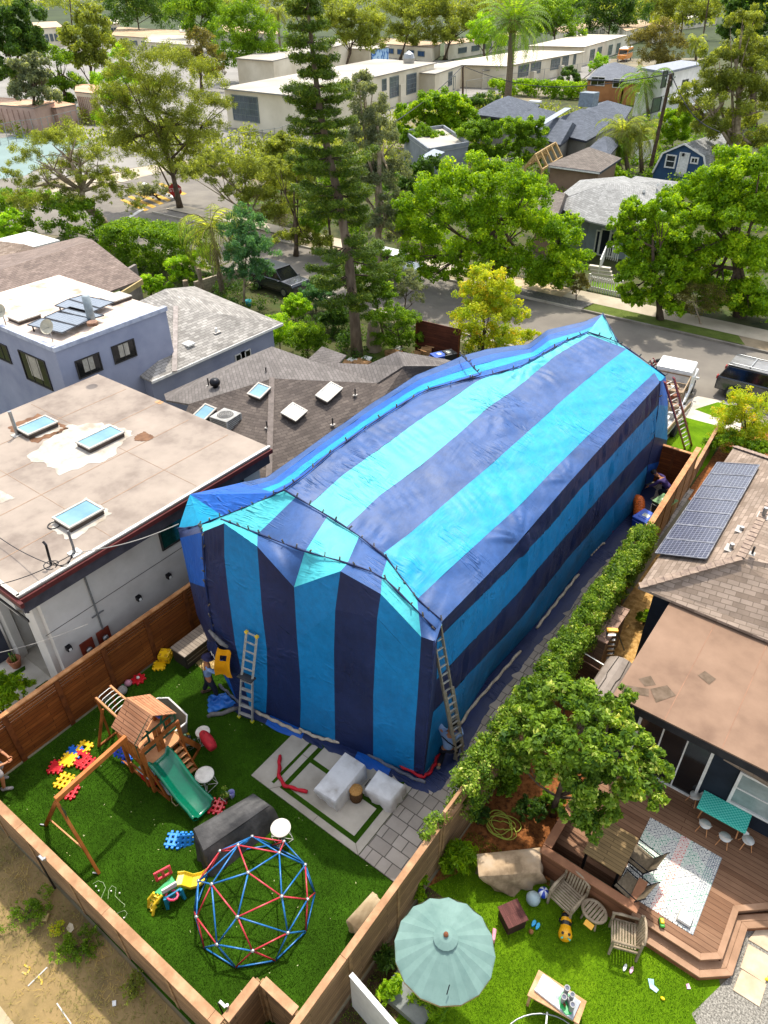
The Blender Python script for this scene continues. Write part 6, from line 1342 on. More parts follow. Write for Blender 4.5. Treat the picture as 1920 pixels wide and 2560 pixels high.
def acunit(p,z,s,lab):
    c=P(*p,z);t=thing('air_conditioner',lab,'air conditioner',c);ACM=mat('ac grey','a9a7a1','8a8882',5);part(t,'body',MB().box((0,0,.36*s),(.8*s,.8*s,.7*s)),mat('ac coil','6f6d69','55534f',30),bevel=.03)
    for i in range(9):part(t,'louvre',MB().box((0,0,(.06+i*.075)*s),(.83*s,.83*s,.02)),ACM)
    for sx in (-1,1):
        for sy in (-1,1):part(t,'corner_post',MB().box((sx*.4*s,sy*.4*s,.36*s),(.06,.06,.72*s)),ACM)
    part(t,'top',MB().box((0,0,.74*s),(.86*s,.86*s,.05)),ACM,bevel=.02);part(t,'fan_grille',MB().lathe([(.001,.79*s),(.3*s,.785*s),(.33*s,.76*s)],20,cap=False),mat('grille','77746f','4b4945',40),smooth=True)
    for r in (.1,.18,.26):part(t,'grille_ring',MB().tube([(r*s*cos(i*.5236),r*s*sin(i*.5236),.795*s) for i in range(12)],.008,4,closed=True),ACM)
    t.rotation_euler=(0,0,.1)
acunit((570,1080),3.0,1.0,'large grey air conditioner on the brown shingle roof');acunit((515,1080),2.7,.8,'smaller air conditioner half hidden behind tan roof edge')
MB().slab([P(535,1075,3.0),P(600,1068,3.0),P(624,1072,2.9),P(590,1100,2.75)],.25).build('ac_platform',FLT,h4)
# ---- brown shingle house far left
h5=thing('shingle_house','low house with broad brown shingled gable roof at left edge behind blue house','house',P(150,700,3));a,b,c,d=P(0,700,4.2),P(232,598,4.4),P(356,700,2.9),P(110,770,2.9)
MB().slab([P(-80,700,4.3),P(232,600,4.4),P(356,697,2.9),P(60,810,2.9),P(-120,870,2.9)],.1).build('roof',SHB,h5);MB().slab([P(-80,700,4.3),P(232,600,4.4),P(200,592,3.2),P(-80,660,3.2)],.1).build('roof',SHB,h5);q=P(352,705,2.7);q2=P(290,738,2.7)
MB().bar(P(290,745,2.75),P(356,704,2.78),.1,.3).build('fascia',mat('fascia yellow','b7a06c','9c8758'),h5);MB().bar(P(296,745,1.3)+Vc((-.3,.5,0)),P(340,718,1.3)+Vc((-.3,.5,0)),.2,2.6).build('wall',mat('wall brown grey','8a8078','6e655e'),h5)
h6=thing('shingle_house','small part of a pale brown shingled roof under yellow green tree at left edge','house',P(50,640,3));MB().slab([P(-20,600,3.6),P(60,610,3.6),P(125,630,3.0),P(28,658,2.8),P(-20,670,2.8)],.1).build('roof',SHT,h6);MB().bar(P(30,662,2.7),P(125,634,2.85),.1,.12).build('fascia',WFR,h6);MB().box(P(50,650,1.2)+Vc((0,.8,0)),(4,3,2.4)).build('wall',WFR,h6)
# ================================================================ FOLIAGE
rng=np.random.default_rng(11)
def leaves(name,centres,n,leaf,mt,parent=None,spread=1.0,asp=.55,up=.25,tone0=None,bend=.25,local=False):
    """centres: array (k,4) x y z r of leaf clumps; every leaf a small folded blade"""
    centres=np.asarray(centres,float);k=len(centres)
    wgt=centres[:,3]**2;idx=rng.choice(k,n,p=wgt/wgt.sum());c=centres[idx]
    d=rng.normal(size=(n,3));d /= np.linalg.norm(d,axis=1)[:,None];rr=rng.random(n)**.45
    p=c[:,:3]+d*(rr*c[:,3]*spread)[:,None]*np.array([1,1,.8])
    nm=d*.7+rng.normal(size=(n,3))*.55+np.array([0,0,up]);nm /= np.linalg.norm(nm,axis=1)[:,None]
    t=np.cross(nm,rng.normal(size=(n,3)));t /= np.linalg.norm(t,axis=1)[:,None];b=np.cross(nm,t)
    L=leaf*(.6+.8*rng.random(n))[:,None];W=L*asp
    v=np.empty((n,4,3));v[:,0]=p-t*L*.5;v[:,1]=p+b*W*.5+nm*L*bend*.4;v[:,2]=p+t*L*.5;v[:,3]=p-b*W*.5+nm*L*bend*.4
    me=bpy.data.meshes.new(name);me.vertices.add(n*4);me.vertices.foreach_set('co',v.astype(np.float32).ravel());me.loops.add(n*4);me.loops.foreach_set('vertex_index',np.arange(n*4,dtype=np.int32))
    me.polygons.add(n);me.polygons.foreach_set('loop_start',np.arange(0,n*4,4,dtype=np.int32));me.polygons.foreach_set('loop_total',np.full(n,4,dtype=np.int32))
    me.update(calc_edges=True);ct=rng.random(k) if tone0 is None else tone0;tone=np.clip(.15+.5*ct[idx]+.5*(rng.random(n)-.35),0,1).astype(np.float32)
    at=me.attributes.new('tone','FLOAT','FACE');at.data.foreach_set('value',tone);me.materials.append(mt)
    o=bpy.data.objects.new(name,me);C.objects.link(o)
    if parent is not None:
        o.parent=parent
        if not local:o.matrix_parent_inverse=Matrix.Translation(-Vc(parent.location))
    return o
def clumps(blobs,per=14,cr=.34,low=.35,seed=0):
    out=[]
    for bx,by,bz,rx,ry,rz in blobs:
        n=max(4,int(per))
        for _ in range(n):
            d=rng.normal(size=3);d /= np.linalg.norm(d)
            if d[2] < -low:d[2]=-d[2]*.5
            q=.4+.66*rng.random()**.7;out.append((bx+d[0]*rx*q,by+d[1]*ry*q,bz+d[2]*rz*q,cr*(rx+ry+rz)/3*(.65+.7*rng.random())))
    return np.array(out)
LM=dict(
 mid=leafmat('leaf mid green','40600e','71921c','a8c234'),bright=leafmat('leaf bright green','486e0a','88a814','c2d22e'),dark=leafmat('leaf dark green','2a4416','4a6a24','728c34'),
 olive=leafmat('leaf olive','525c22','879438','b8bd55'),grey=leafmat('leaf grey green','4c5642','7d8764','aab088'),yellow=leafmat('leaf yellow','7c981c','b4b82a','dcae30'),
 pine=leafmat('needle dark','30480e','5c741a','9aa032',.4),blue=leafmat('leaf blue green','3a5c34','5c8858','8ab074'),lime=leafmat('leaf lime','5a8412','9cc022','ccdc40'),
 brown=leafmat('leaf brownish','4c4a24','76723a','a09650'),varieg=leafmat('leaf variegated','2c4c14','7d9a2c','ece07c'),dry=leafmat('leaf dry twig','6a624a','948868','b8ac88',.1),red=leafmat('leaf red','5a2420','8a4638','a0604a'))
BARK=mat('bark grey brown','6b5a48','42362a',3,rough=.95,bump=.6,bscale=18,c3='57493a');BARKP=mat('bark pale','a3937c','75664f',3,rough=.95,bump=.4,bscale=14,c3='8c7c66')
def trunk(parent,base,top,r,mt,blobs=(),nb=7,bend=.15,seed=0,r2=None):
    base=Vc(base);top=Vc(top);rr=random.Random(seed*31+5);m=MB();n=7;pts=[]
    for i in range(n+1):u=i/n;pts.append(base.lerp(top,u)+Vc((sin(u*4+seed)*bend*u,cos(u*3.3+seed)*bend*u-bend*u,0))*r*6)
    m.tube(pts,[r*(1-.72*(i/n))*(1.35 if i == 0 else 1) for i in range(n+1)],9);m.build('trunk',mt,parent,smooth=True)
    m=MB();bl=list(blobs);rr.shuffle(bl)
    for b in bl[:nb]:
        s=pts[rr.randint(2,n-1)];e=Vc((b[0],b[1],b[2]-b[5]*.1));mid=s.lerp(e,.5)+Vc((rr.uniform(-.2,.2),rr.uniform(-.2,.2),-.1))*(e-s).length*.4
        m.tube([s,mid,e],[r*.42,r*.26,r*.08],6)
        for _ in range(3):f=e+Vc((rr.uniform(-1,1)*b[3],rr.uniform(-1,1)*b[4],rr.uniform(-.3,.7)*b[5]))*.75;m.tube([mid,mid.lerp(f,.6)+Vc((0,0,.1)),f],[r*.2,r*.1,r*.04],5)
    if m.v:m.build('branches',mt,parent,smooth=True)
    return pts
def auto_blobs(c,rx,ry,rz,n,seed=0,flat=.8):
    rr=random.Random(seed);out=[]
    for i in range(n):
        a=i*2.4+rr.random();q=math.sqrt((i+.5)/n)*.68;zz=rr.uniform(-.45,.6)*(1-q*.4)
        s=rr.uniform(.34,.52);out.append((c[0]+cos(a)*rx*q,c[1]+sin(a)*ry*q,c[2]+zz*rz,rx*s,ry*s,rz*s*flat))
    return out
def shrub(label,c_px,w_px,h,kind,n=1500,leaf=.12,seed=1,name='shrub',group=None,z=0,asp=.55,ryf=1,nb=5,per=12,cr=.4,cat='shrub'):
    b=P(c_px[0],c_px[1],z);dist=(b-Vc((0,0,H))).dot(FW);r=w_px*dist/FPX/2;t=thing(name,label,cat,b,group=group)
    bl=auto_blobs((b.x,b.y,z+h*.52),r,r*ryf,h*.5,nb,seed);ce=clumps(bl,per,cr,.8);ce[:,2]=np.clip(ce[:,2],z+.08,z+h-ce[:,3]*.4)
    leaves('foliage',ce,n,leaf,LM[kind],t,asp=asp);m=MB();rr=random.Random(seed)
    for i in range(5):q=rr.choice(bl);m.tube([(b.x,b.y,z),(lerp(b.x,q[0],.5),lerp(b.y,q[1],.5),z+h*.35),(q[0],q[1],q[2])],[.03,.02,.008],5)
    m.build('stem',BARK,t);return t
def hedge(label,pts,h,w_,kind,n=6000,leaf=.2,seed=1,h0=.1,name='hedge',nclump=120,zb=0,cr=.3,flower=None):
    """clipped hedge or vine along world polyline"""
    pts=[Vc((p[0],p[1],0)) for p in pts];t=thing(name,label,'hedge',pts[0]);L=sum((b-a).length for a,b in zip(pts,pts[1:]));out=[]
    rs=resamp(pts,60)
    for i in range(nclump):
        u=rng.random()*60;k=min(59,int(u));p=rs[k].lerp(rs[k+1],u-k);dv=(rs[k+1]-rs[k]).normalized();nv=Vc((-dv.y,dv.x,0));s=rng.random()
        if s < .45:a,z=rng.uniform(-.5,.5),1.0
        else:a,z=(.5 if rng.random() < .5 else -.5),rng.uniform(.1,1)
        r=cr*(.7+.6*rng.random());q=p+nv*a*max(.02,w_-r);out.append((q.x,q.y,zb+max(r*.5,lerp(h0,h-r*.5,z)),r))
    leaves('foliage',out,n,leaf,LM[kind],t,spread=.9);return t
# ---------------------------------------------------------------- Norfolk pine
def norfolk():
    b=P(893,893);t=thing('norfolk_pine','very tall layered conifer with dark whorled branches beside the brown shingled house','tree',b);path_px=[(893,893),(887,800),(872,650),(848,500),(822,390),(800,280),(790,200),(778,100),(770,20),(766,-60)]
    kk=hypot(b.x,b.y);pts=[]
    for p in path_px:d=RT*((p[0]-960)/FPX)-UP*((p[1]-1280)/FPX)+FW;s=kk/hypot(d.x,d.y);pts.append(Vc((d.x*s,d.y*s,H+d.z*s)))
    pts[0].z=0;MB().tube(pts,[.36,.28,.24,.21,.18,.15,.12,.09,.06,.03],12).build('trunk',mat('bark pine','8a7864','57483a',2.5,rough=.95,bump=.7,bscale=12,c3='6f5f4e',stretch=(1,1,.3)),t,smooth=True)
    Lz=[p.z for p in pts];top=Lz[-1];print('pine height',top)
    def at(z):
        for a,b_ in zip(pts,pts[1:]):
            if a.z <= z <= b_.z:return a.lerp(b_,(z-a.z)/(b_.z-a.z))
        return pts[-1]
    m=MB();cl=[];rr=random.Random(3);z=3.6
    while z < top-.4:
        f=(z-3.6)/(top-3.6);L_=lerp(3.75,.8,f**.9)*(rr.uniform(.7,1.12));c=at(z);nbr=rr.choice((5,6,7))
        if f < .1:L_ *= .8
        for k in range(nbr):
            if rr.random() < (.45 if f < .3 else .08):continue
            a=k*2*pi/nbr+rr.uniform(-.25,.25)+z;d=Vc((cos(a),sin(a),0));e=c+d*L_*rr.uniform(.6,1.12);e.z += rr.uniform(-.25,.2)-.14*L_*(1-f);mid=c.lerp(e,.55)+Vc((0,0,-.12*L_*.5))
            e.z += .22*L_*.4;m.tube([c,mid,e],[.05*(1-f*.6),.03,.012],5)
            ns=max(3,int(L_*4.2));sd_=Vc((-d.y,d.x,0))
            for i in range(ns):
                u=.35+.65*(i+.5)/ns;p=c.lerp(mid,u/.55) if u < .55 else mid.lerp(e,(u-.55)/.45);wdt=(.16+.22*sin(min(1,(u-.25)/.75)*pi))*min(1,L_*.6)
                for s in (-1,0,1):q=p+sd_*s*wdt+Vc((0,0,rr.uniform(.0,.08)));cl.append((q.x,q.y,q.z,rr.choice((.1,.16,.22))))
        z += lerp(.6,.45,f)*rr.uniform(.7,1.35)
    m.build('branches',BARK,t,smooth=True);leaves('needles',cl,92000,.17,LM['pine'],t,asp=.22,up=.6,spread=1.15,bend=.5);return t
norfolk()
# ---------------------------------------------------------------- palms
def palm(label,base,top_z,r0,fr,L_,kind,pinn=.5,name='palm_tree',seed=1,droop=1.0,top=None,bark=None,skirt=0,leafw=.05,group=None):
    base=Vc(base);t=thing(name,label,'palm tree',base,group=group);top=Vc(top) if top is not None else Vc((base.x,base.y,top_z));rr=random.Random(seed);bark=bark or mat('palm bark','8b7a66','5d4f40',6,rough=.95,bump=.6,bscale=12,stretch=(1,1,4))
    MB().tube([base,base.lerp(top,.5)+Vc((.1*r0,0,0)),top],[r0*1.25,r0,r0*1.05],12).build('trunk',bark,t,smooth=True)
    if skirt:MB().lathe([(r0*1.1,-1.4),(r0*1.9,-.7),(r0*1.7,-.2),(r0*.8,.3)],12,top).build('boot',mat('palm boots','7a5a38','4d3824',8,rough=1,bump=1,bscale=10),t)
    vs,fs,tn=[],[],[];m2=MB()
    for k in range(fr):
        a=k*2.4+rr.uniform(-.2,.2);el=lerp(1.25,-.5,(k/fr))+rr.uniform(-.1,.1);d=Vc((cos(a),sin(a),0));p=top+Vc((0,0,.1));pts=[p.copy()];ang=el;ln=L_*rr.uniform(.85,1.1)
        for i in range(9):ang -= droop*(.10+.05*i)*.8;p=p+(d*cos(ang)+Vc((0,0,sin(ang))))*ln/9;pts.append(p.copy())
        m2.tube(pts,[.03*(1-i/11) for i in range(10)],4);sd_=Vc((-d.y,d.x,0));tone=rr.random()
        n_=22
        for i in range(2,n_):
            u=i/n_*9;j=min(8,int(u));q=pts[j].lerp(pts[j+1],u-j);fw_=(pts[j+1]-pts[j]).normalized();w_=pinn*sin(min(1,i/n_*1.02+.12)*pi*.93)**.6
            for s in (-1,1):
                tip=q+sd_*s*w_*.9+fw_*w_*.5+Vc((0,0,-w_*(.35+.3*rr.random())*droop));bi=len(vs);vs += [tuple(q-fw_*leafw*.5),tuple(q.lerp(tip,.5)+fw_*leafw*.6+Vc((0,0,.02))),tuple(tip),tuple(q.lerp(tip,.45)-fw_*leafw*.6)];fs.append((bi,bi+1,bi+2,bi+3));tn.append(min(1,max(0,.2+.5*tone+.4*(rr.random()-.3))))
    me=bpy.data.meshes.new('fronds');me.from_pydata(vs,[],fs);at=me.attributes.new('tone','FLOAT','FACE');at.data.foreach_set('value',tn);me.materials.append(LM[kind]);o=bpy.data.objects.new('fronds',me);C.objects.link(o);o.parent=t;o.matrix_parent_inverse=Matrix.Translation(-base)
    m2.build('frond_stems',mat('frond stem','7f7a3a','5d5a26'),t);return t
def hpt(base_px,px_):b=P(*base_px);d=RT*((px_[0]-960)/FPX)-UP*((px_[1]-1280)/FPX)+FW;s=hypot(b.x,b.y)/hypot(d.x,d.y);return Vc((d.x*s,d.y*s,H+d.z*s))
b=P(1265,300);tp=hpt((1265,300),(1283,54));palm('very tall date palm with full crown standing among school buildings',b,0,.5,84,7.6,'mid',.7,'date_palm',2,.8,top=tp,skirt=1,leafw=.16)
b=P(560,752);tp=hpt((552,752),(527,575));palm('palm with long pale drooping fronds and dry skirt between hedge and green tree',b,0,.16,24,3.6,'olive',.55,'king_palm',5,1.25,top=tp,leafw=.07)
t_=thing('palm_skirt','dry brown hanging fronds on the palm trunk beside big hedge','palm fronds',hpt((555,752),(540,640)));m=MB()
for i in range(46):a=i*2.4;r=.12+.2*rnd.random();q=hpt((552,752),(530+12*rnd.random(),590+50*rnd.random()));m.bar(q+Vc((cos(a)*r*.4,sin(a)*r*.4,0)),q+Vc((cos(a)*r*1.6,sin(a)*r*1.6,-.9-rnd.random()*.8)),.05,.012)
m.build('dry_fronds',mat('dry frond','a08c6c','6e5c42',8,rough=1),t_)
for i,(bp_,tp_,L_,n_,lab) in enumerate([((1622,300),(1612,212),6.0,30,'palm with large arching fronds in front of the white modern house'),((1570,430),(1555,330),3.9,30,'feathery palm left of the leaning utility pole'),((1605,430),(1598,335),3.8,26,'feathery palm beside the leaning utility pole'),((1555,432),(1535,368),2.6,22,'shorter feathery palm in front of the two by the pole')]):
    palm(lab,P(*bp_),0,.2,n_,L_,['mid','olive','olive','mid'][i],.8 if i == 0 else .6,'king_palm',10+i,1.15,top=hpt(bp_,tp_),leafw=.12)
for i,(bp_,tp_,L_,lab) in enumerate([((700,130),(695,32),5.5,'distant palm top behind the conifer near upper edge'),((1740,150),(1738,105),4.5,'small distant palm near the pale wall upper right')]):palm(lab,P(*bp_),0,.3,24,L_,'olive',.9,'palm_tree',20+i,1.1,top=hpt(bp_,tp_),leafw=.2)
# ---------------------------------------------------------------- trees across and along the street
def bigtree(name,label,base_px,blobs_px,kind,n,leaf,depth=None,seed=1,bark=BARK,cr=.32,per=16,asp=.55,tr=.25,nb=9,cat='tree',low=.4,spread=1.0,limb=None,trunk_top=None,group=None):
    """crown described by picture blobs (px, py, radius px) standing at the distance of the base"""
    b=P(*base_px);k0=hypot(b.x,b.y);t=thing(name,label,cat,b,group=group);bl=[];rr=random.Random(seed)
    for (x,y,r) in blobs_px:
        d=RT*((x-960)/FPX)-UP*((y-1280)/FPX)+FW;s=k0/hypot(d.x,d.y);p=Vc((d.x*s,d.y*s,H+d.z*s));dist=(p-Vc((0,0,H))).dot(FW);rw=r*dist/FPX;dp=(depth if depth is not None else rw*.8);o_=rr.uniform(-dp,dp)*.6;q=p+Vc((d.x,d.y,d.z)).normalized()*o_
        rw *= 1.12;bl.append((q.x,q.y,max(rw*.75,q.z),rw,rw,rw*.85))
    ce=clumps(bl,int(per*2),cr*.8,low);n=int(n*1.9);leaf *= .74;ce[:,2]=np.maximum(ce[:,2],.25);leaves('crown',ce,n,leaf,LM[kind],t,asp=asp,spread=spread);tz=max(q[2] for q in bl);cx=sum(q[0] for q in bl)/len(bl);cy=sum(q[1] for q in bl)/len(bl)
    trunk(t,b,trunk_top or (cx,cy,tz*.8),tr,bark,bl,nb=nb,seed=seed);return t
BT=bigtree
BT('shade_tree','broad bright green tree across the street from the tarped house',(1240,725),[(1050,520,55),(1110,480,65),(1190,460,65),(1270,460,60),(1150,560,75),(1240,540,75),(1320,560,60),(1060,600,55),(1120,640,55),(1190,630,60),(1390,600,65),(1420,660,55),(1370,700,50),(1300,660,50),(1330,490,50),(1420,560,35),(1020,560,40),(1400,740,35),(1160,690,35),(1080,690,35),(1030,650,35),(1250,690,35),(1340,740,28),(1230,620,50)],'bright',42000,.24,2.0,4,cr=.3,per=20,tr=.3,nb=12)
BT('yellow_tree','young tree with yellow and orange leaves at front of the tarped house',(1205,900),[(1215,700,45),(1175,735,38),(1250,735,42),(1280,790,40),(1205,790,55),(1165,830,35),(1240,850,50),(1195,870,35),(1150,790,25),(1225,760,45)],'yellow',12000,.17,1.0,6,cr=.33,tr=.1)
BT('magnolia_tree','dense glossy green tree right of the grey roofed porch house',(1650,800),[(1580,540,45),(1620,590,55),(1560,610,35),(1640,660,55),(1590,690,45),(1660,530,45),(1690,600,45),(1570,730,28),(1610,640,50),(1680,720,45),(1545,570,25),(1630,740,38),(1580,755,24),(1700,680,45),(1690,770,28)],'bright',22000,.24,1.5,8,tr=.2)
BT('shade_tree','large bright green tree filling right side across the street',(1850,790),[(1760,480,60),(1830,440,65),(1900,430,60),(1740,560,60),(1810,540,75),(1890,540,70),(1750,640,60),(1830,640,75),(1900,650,70),(1780,720,50),(1860,740,55),(1920,760,50),(1700,500,40),(1720,690,40),(1920,500,60),(1790,770,40),(1900,790,40),(1700,620,40),(1870,800,35),(1840,500,50)],'bright',42000,.25,2.2,9,cr=.3,per=18,tr=.35,nb=12)
BT('feathery_tree','tall feathery olive green tree at upper right behind blue barn house',(1830,460),[(1800,150,50),(1870,130,55),(1920,170,50),(1760,230,50),(1840,230,70),(1910,270,60),(1770,320,45),(1850,330,60),(1910,370,50),(1730,280,30),(1800,400,35),(1700,250,25),(1860,60,40)],'olive',26000,.36,3,12,asp=.35,cr=.28,tr=.5,bark=BARKP,nb=14)
BT('dark_tree','big dark green tree at the upper right corner',(1880,320),[(1850,40,50),(1910,60,60),(1900,0,60),(1930,130,50),(1830,90,35)],'dark',12000,.55,5,13,tr=.6)
BT('olive_shrub_tree','small dull brown leaved tree with bare twigs on far sidewalk',(1752,812),[(1700,745,32),(1740,725,35),(1785,745,35),(1720,775,28),(1770,775,25),(1670,760,18)],'brown',3200,.14,.8,14,asp=.4,tr=.06,bark=BARKP,nb=8)
BT('street_tree','small bronze leaved street tree in the gravel strip before the picket fence',(1440,752),[(1445,700,20),(1462,712,15),(1440,725,14),(1428,710,12)],'brown',1200,.14,.3,15,tr=.04)
# behind the pine
BT('willowy_tree','tall grey green drooping tree directly behind the layered conifer',(950,700),[(900,230,40),(930,290,50),(960,350,50),(910,350,50),(980,430,50),(940,440,50),(900,470,45),(990,510,40),(950,560,40),(1000,590,28),(905,200,25)],'grey',17000,.26,2,17,asp=.3,tr=.3,bark=BARKP,nb=10)
BT('dark_oak','darker dense tree between willowy tree and bright shade tree',(1060,640),[(1010,470,40),(1050,430,35),(1040,500,40),(1020,540,35),(1085,410,25)],'dark',6000,.25,1.5,18,tr=.2)
BT('eucalyptus','feathery olive tree behind the palm by the street crossing',(640,600),[(480,440,35),(520,415,35),(560,440,40),(610,430,45),(660,440,50),(700,480,50),(640,490,45),(590,490,40),(720,540,40),(670,540,35),(540,400,30)],'olive',15000,.24,2,19,asp=.35,tr=.2,bark=BARKP)
BT('eucalyptus','soft yellowish green street tree left of the layered conifer',(740,640),[(740,440,40),(770,500,40),(720,600,30),(760,590,38),(800,620,35),(700,420,30)],'olive',8000,.24,1.5,20,asp=.35,tr=.18)
BT('bare_shrub','bare pinkish twiggy bush beyond the street curb',(730,610),[(700,560,22),(735,555,28),(760,570,22),(720,585,20)],'dry',1500,.12,.6,21,asp=.2,tr=.05,bark=BARKP,nb=4)
BT('bare_shrub','bare twiggy pale bush right of the conifer by parked cars',(1010,660),[(985,590,28),(1020,620,28),(1000,650,24)],'dry',1600,.12,.6,22,asp=.2,tr=.05,bark=BARKP,nb=3)
BT('pepper_tree','bushy fresh green tree right of the palm and behind grey roof',(610,770),[(600,540,28),(585,580,35),(630,570,38),(650,620,40),(600,640,40),(640,670,38),(585,680,28),(665,680,22),(615,610,40)],'blue',12000,.15,.9,23,tr=.09,bark=BARKP)
# side yard shrubs
for i,(x,y,r,kd,lab) in enumerate([((790),735,48,'blue','round blue green bush in the side yard under the conifer'),(700,830,60,'lime','bright green leafy shrub at corner of grey shingle roof'),(770,850,60,'mid','fine leaved green shrub behind the brown shingle roof'),(640,855,35,'bright','stiff upright green shrub growing against grey roof eave'),(835,790,45,'dark','dark leafy shrub left of the conifer trunk'),(740,770,40,'lime','yellow green shrub with orange blooms beside the wall')]):
    BT('shrub',lab,(x,y+r*.9),[(x,y-r*.3,r*.6),(x-r*.45,y+r*.1,r*.5),(x+r*.45,y+r*.05,r*.5),(x,y+r*.35,r*.55)],kd,5200,.13,.5,30+i,tr=.04,nb=4,cat='shrub')
BT('side_yard_tree','green leafy tree right of the conifer trunk over the side yard',(960,850),[(930,700,42),(900,660,38),(950,740,40),(905,745,32),(975,680,30),(940,640,30)],'mid',9000,.15,.9,40,tr=.08)
BT('conifer_hedge','row of soft green conifers beside the brown gate fence',(1010,885),[(940,800,32),(980,790,36),(1020,810,34),(1000,850,34),(960,850,32),(1035,850,24)],'mid',8500,.12,.5,41,tr=.07)
BT('olive_tree','grey leaved small tree hanging over the street side of brown fence',(1010,800),[(1000,690,35),(1035,720,28),(985,730,28),(1045,745,18)],'grey',2600,.14,.6,42,tr=.06)
BT('shrub','low yellow shrub behind the tarp ridge beside the yellow tree',(1300,880),[(1300,845,26),(1330,840,20),(1275,855,20)],'yellow',1500,.14,.4,43,tr=.03,nb=2,cat='shrub')
# right front corner shrub
BT('yellow_shrub','yellow tipped green shrub beside the dark parked car',(1860,1130),[(1860,1010,40),(1900,1030,45),(1820,1040,35),(1850,1070,50),(1900,1090,45),(1810,1090,35),(1850,1110,40),(1840,990,22)],'yellow',8000,.12,.6,44,tr=.06,cat='shrub',nb=5)
BT('shrub','green lower part of shrub bed at end of the tan shingled roof',(1850,1160),[(1820,1110,32),(1870,1125,38),(1905,1130,30),(1780,1110,20)],'mid',4500,.11,.5,45,tr=.03,cat='shrub',nb=3)
# left side
BT('gnarled_tree','sparse gnarled tree with curved pale trunk by the road crossing',(280,600),[(60,400,40),(110,360,45),(170,350,45),(230,390,40),(80,460,40),(150,430,45),(220,450,40),(290,440,40),(110,510,35),(180,500,30),(310,490,28),(40,500,28),(330,440,20),(250,500,25),(60,520,25),(200,400,40),(270,470,30),(20,440,30),(140,470,30),(340,520,22)],'olive',20000,.2,2.5,50,asp=.3,cr=.3,per=13,tr=.02,nb=0,bark=BARKP)
gt=hpt;bp_=(280,602)
cur=[hpt(bp_,p) for p in [(280,602),(277,578),(255,548),(222,520),(207,500),(205,478)]];t_=[o for o in C.objects if o.name.startswith('gnarled_tree')][0]
m=MB().tube(cur,[.38,.33,.3,.27,.24,.2],10)
for e in [(90,400),(130,360),(190,345),(250,380),(300,430),(70,470),(120,450),(330,470),(160,420),(230,420)]:
    q=hpt(bp_,e);mid=cur[-1].lerp(q,.5)+Vc((rnd.uniform(-.6,.6),rnd.uniform(-.6,.6),.5));m.tube([cur[-1],mid,q],[.16,.1,.03],7)
    for _ in range(4):f=mid+Vc((rnd.uniform(-2,2),rnd.uniform(-2,2),rnd.uniform(-.4,1.6)));m.tube([mid,mid.lerp(f,.5)+Vc((0,0,.2)),f],[.05,.035,.012],5)
m.build('limbs',BARKP,t_,smooth=True)
BT('feathery_tree','large airy yellow green tree standing at the road crossing',(450,520),[(300,180,40),(340,150,45),(400,150,50),(460,170,50),(520,200,45),(280,240,40),(340,240,55),(420,250,60),(500,270,50),(550,260,35),(290,310,40),(350,330,50),(430,340,55),(500,350,45),(330,380,35),(400,410,45),(460,430,35),(260,270,30),(380,290,50),(460,300,50),(300,350,40),(470,390,40),(380,210,50),(540,320,30),(390,370,45),(310,270,45)],'olive',40000,.26,3.5,51,asp=.25,cr=.34,per=15,tr=.26,nb=16,bark=BARK)
BT('sunlit_tree','bright yellow green foliage of left half of the airy crossing tree',(440,500),[(265,200,30),(290,250,35),(300,140,25),(260,300,25),(330,210,30),(380,220,20),(300,190,30)],'lime',6000,.32,2,52,asp=.3,tr=.1,nb=3)  # extra lime leaves over the left half of the airy tree
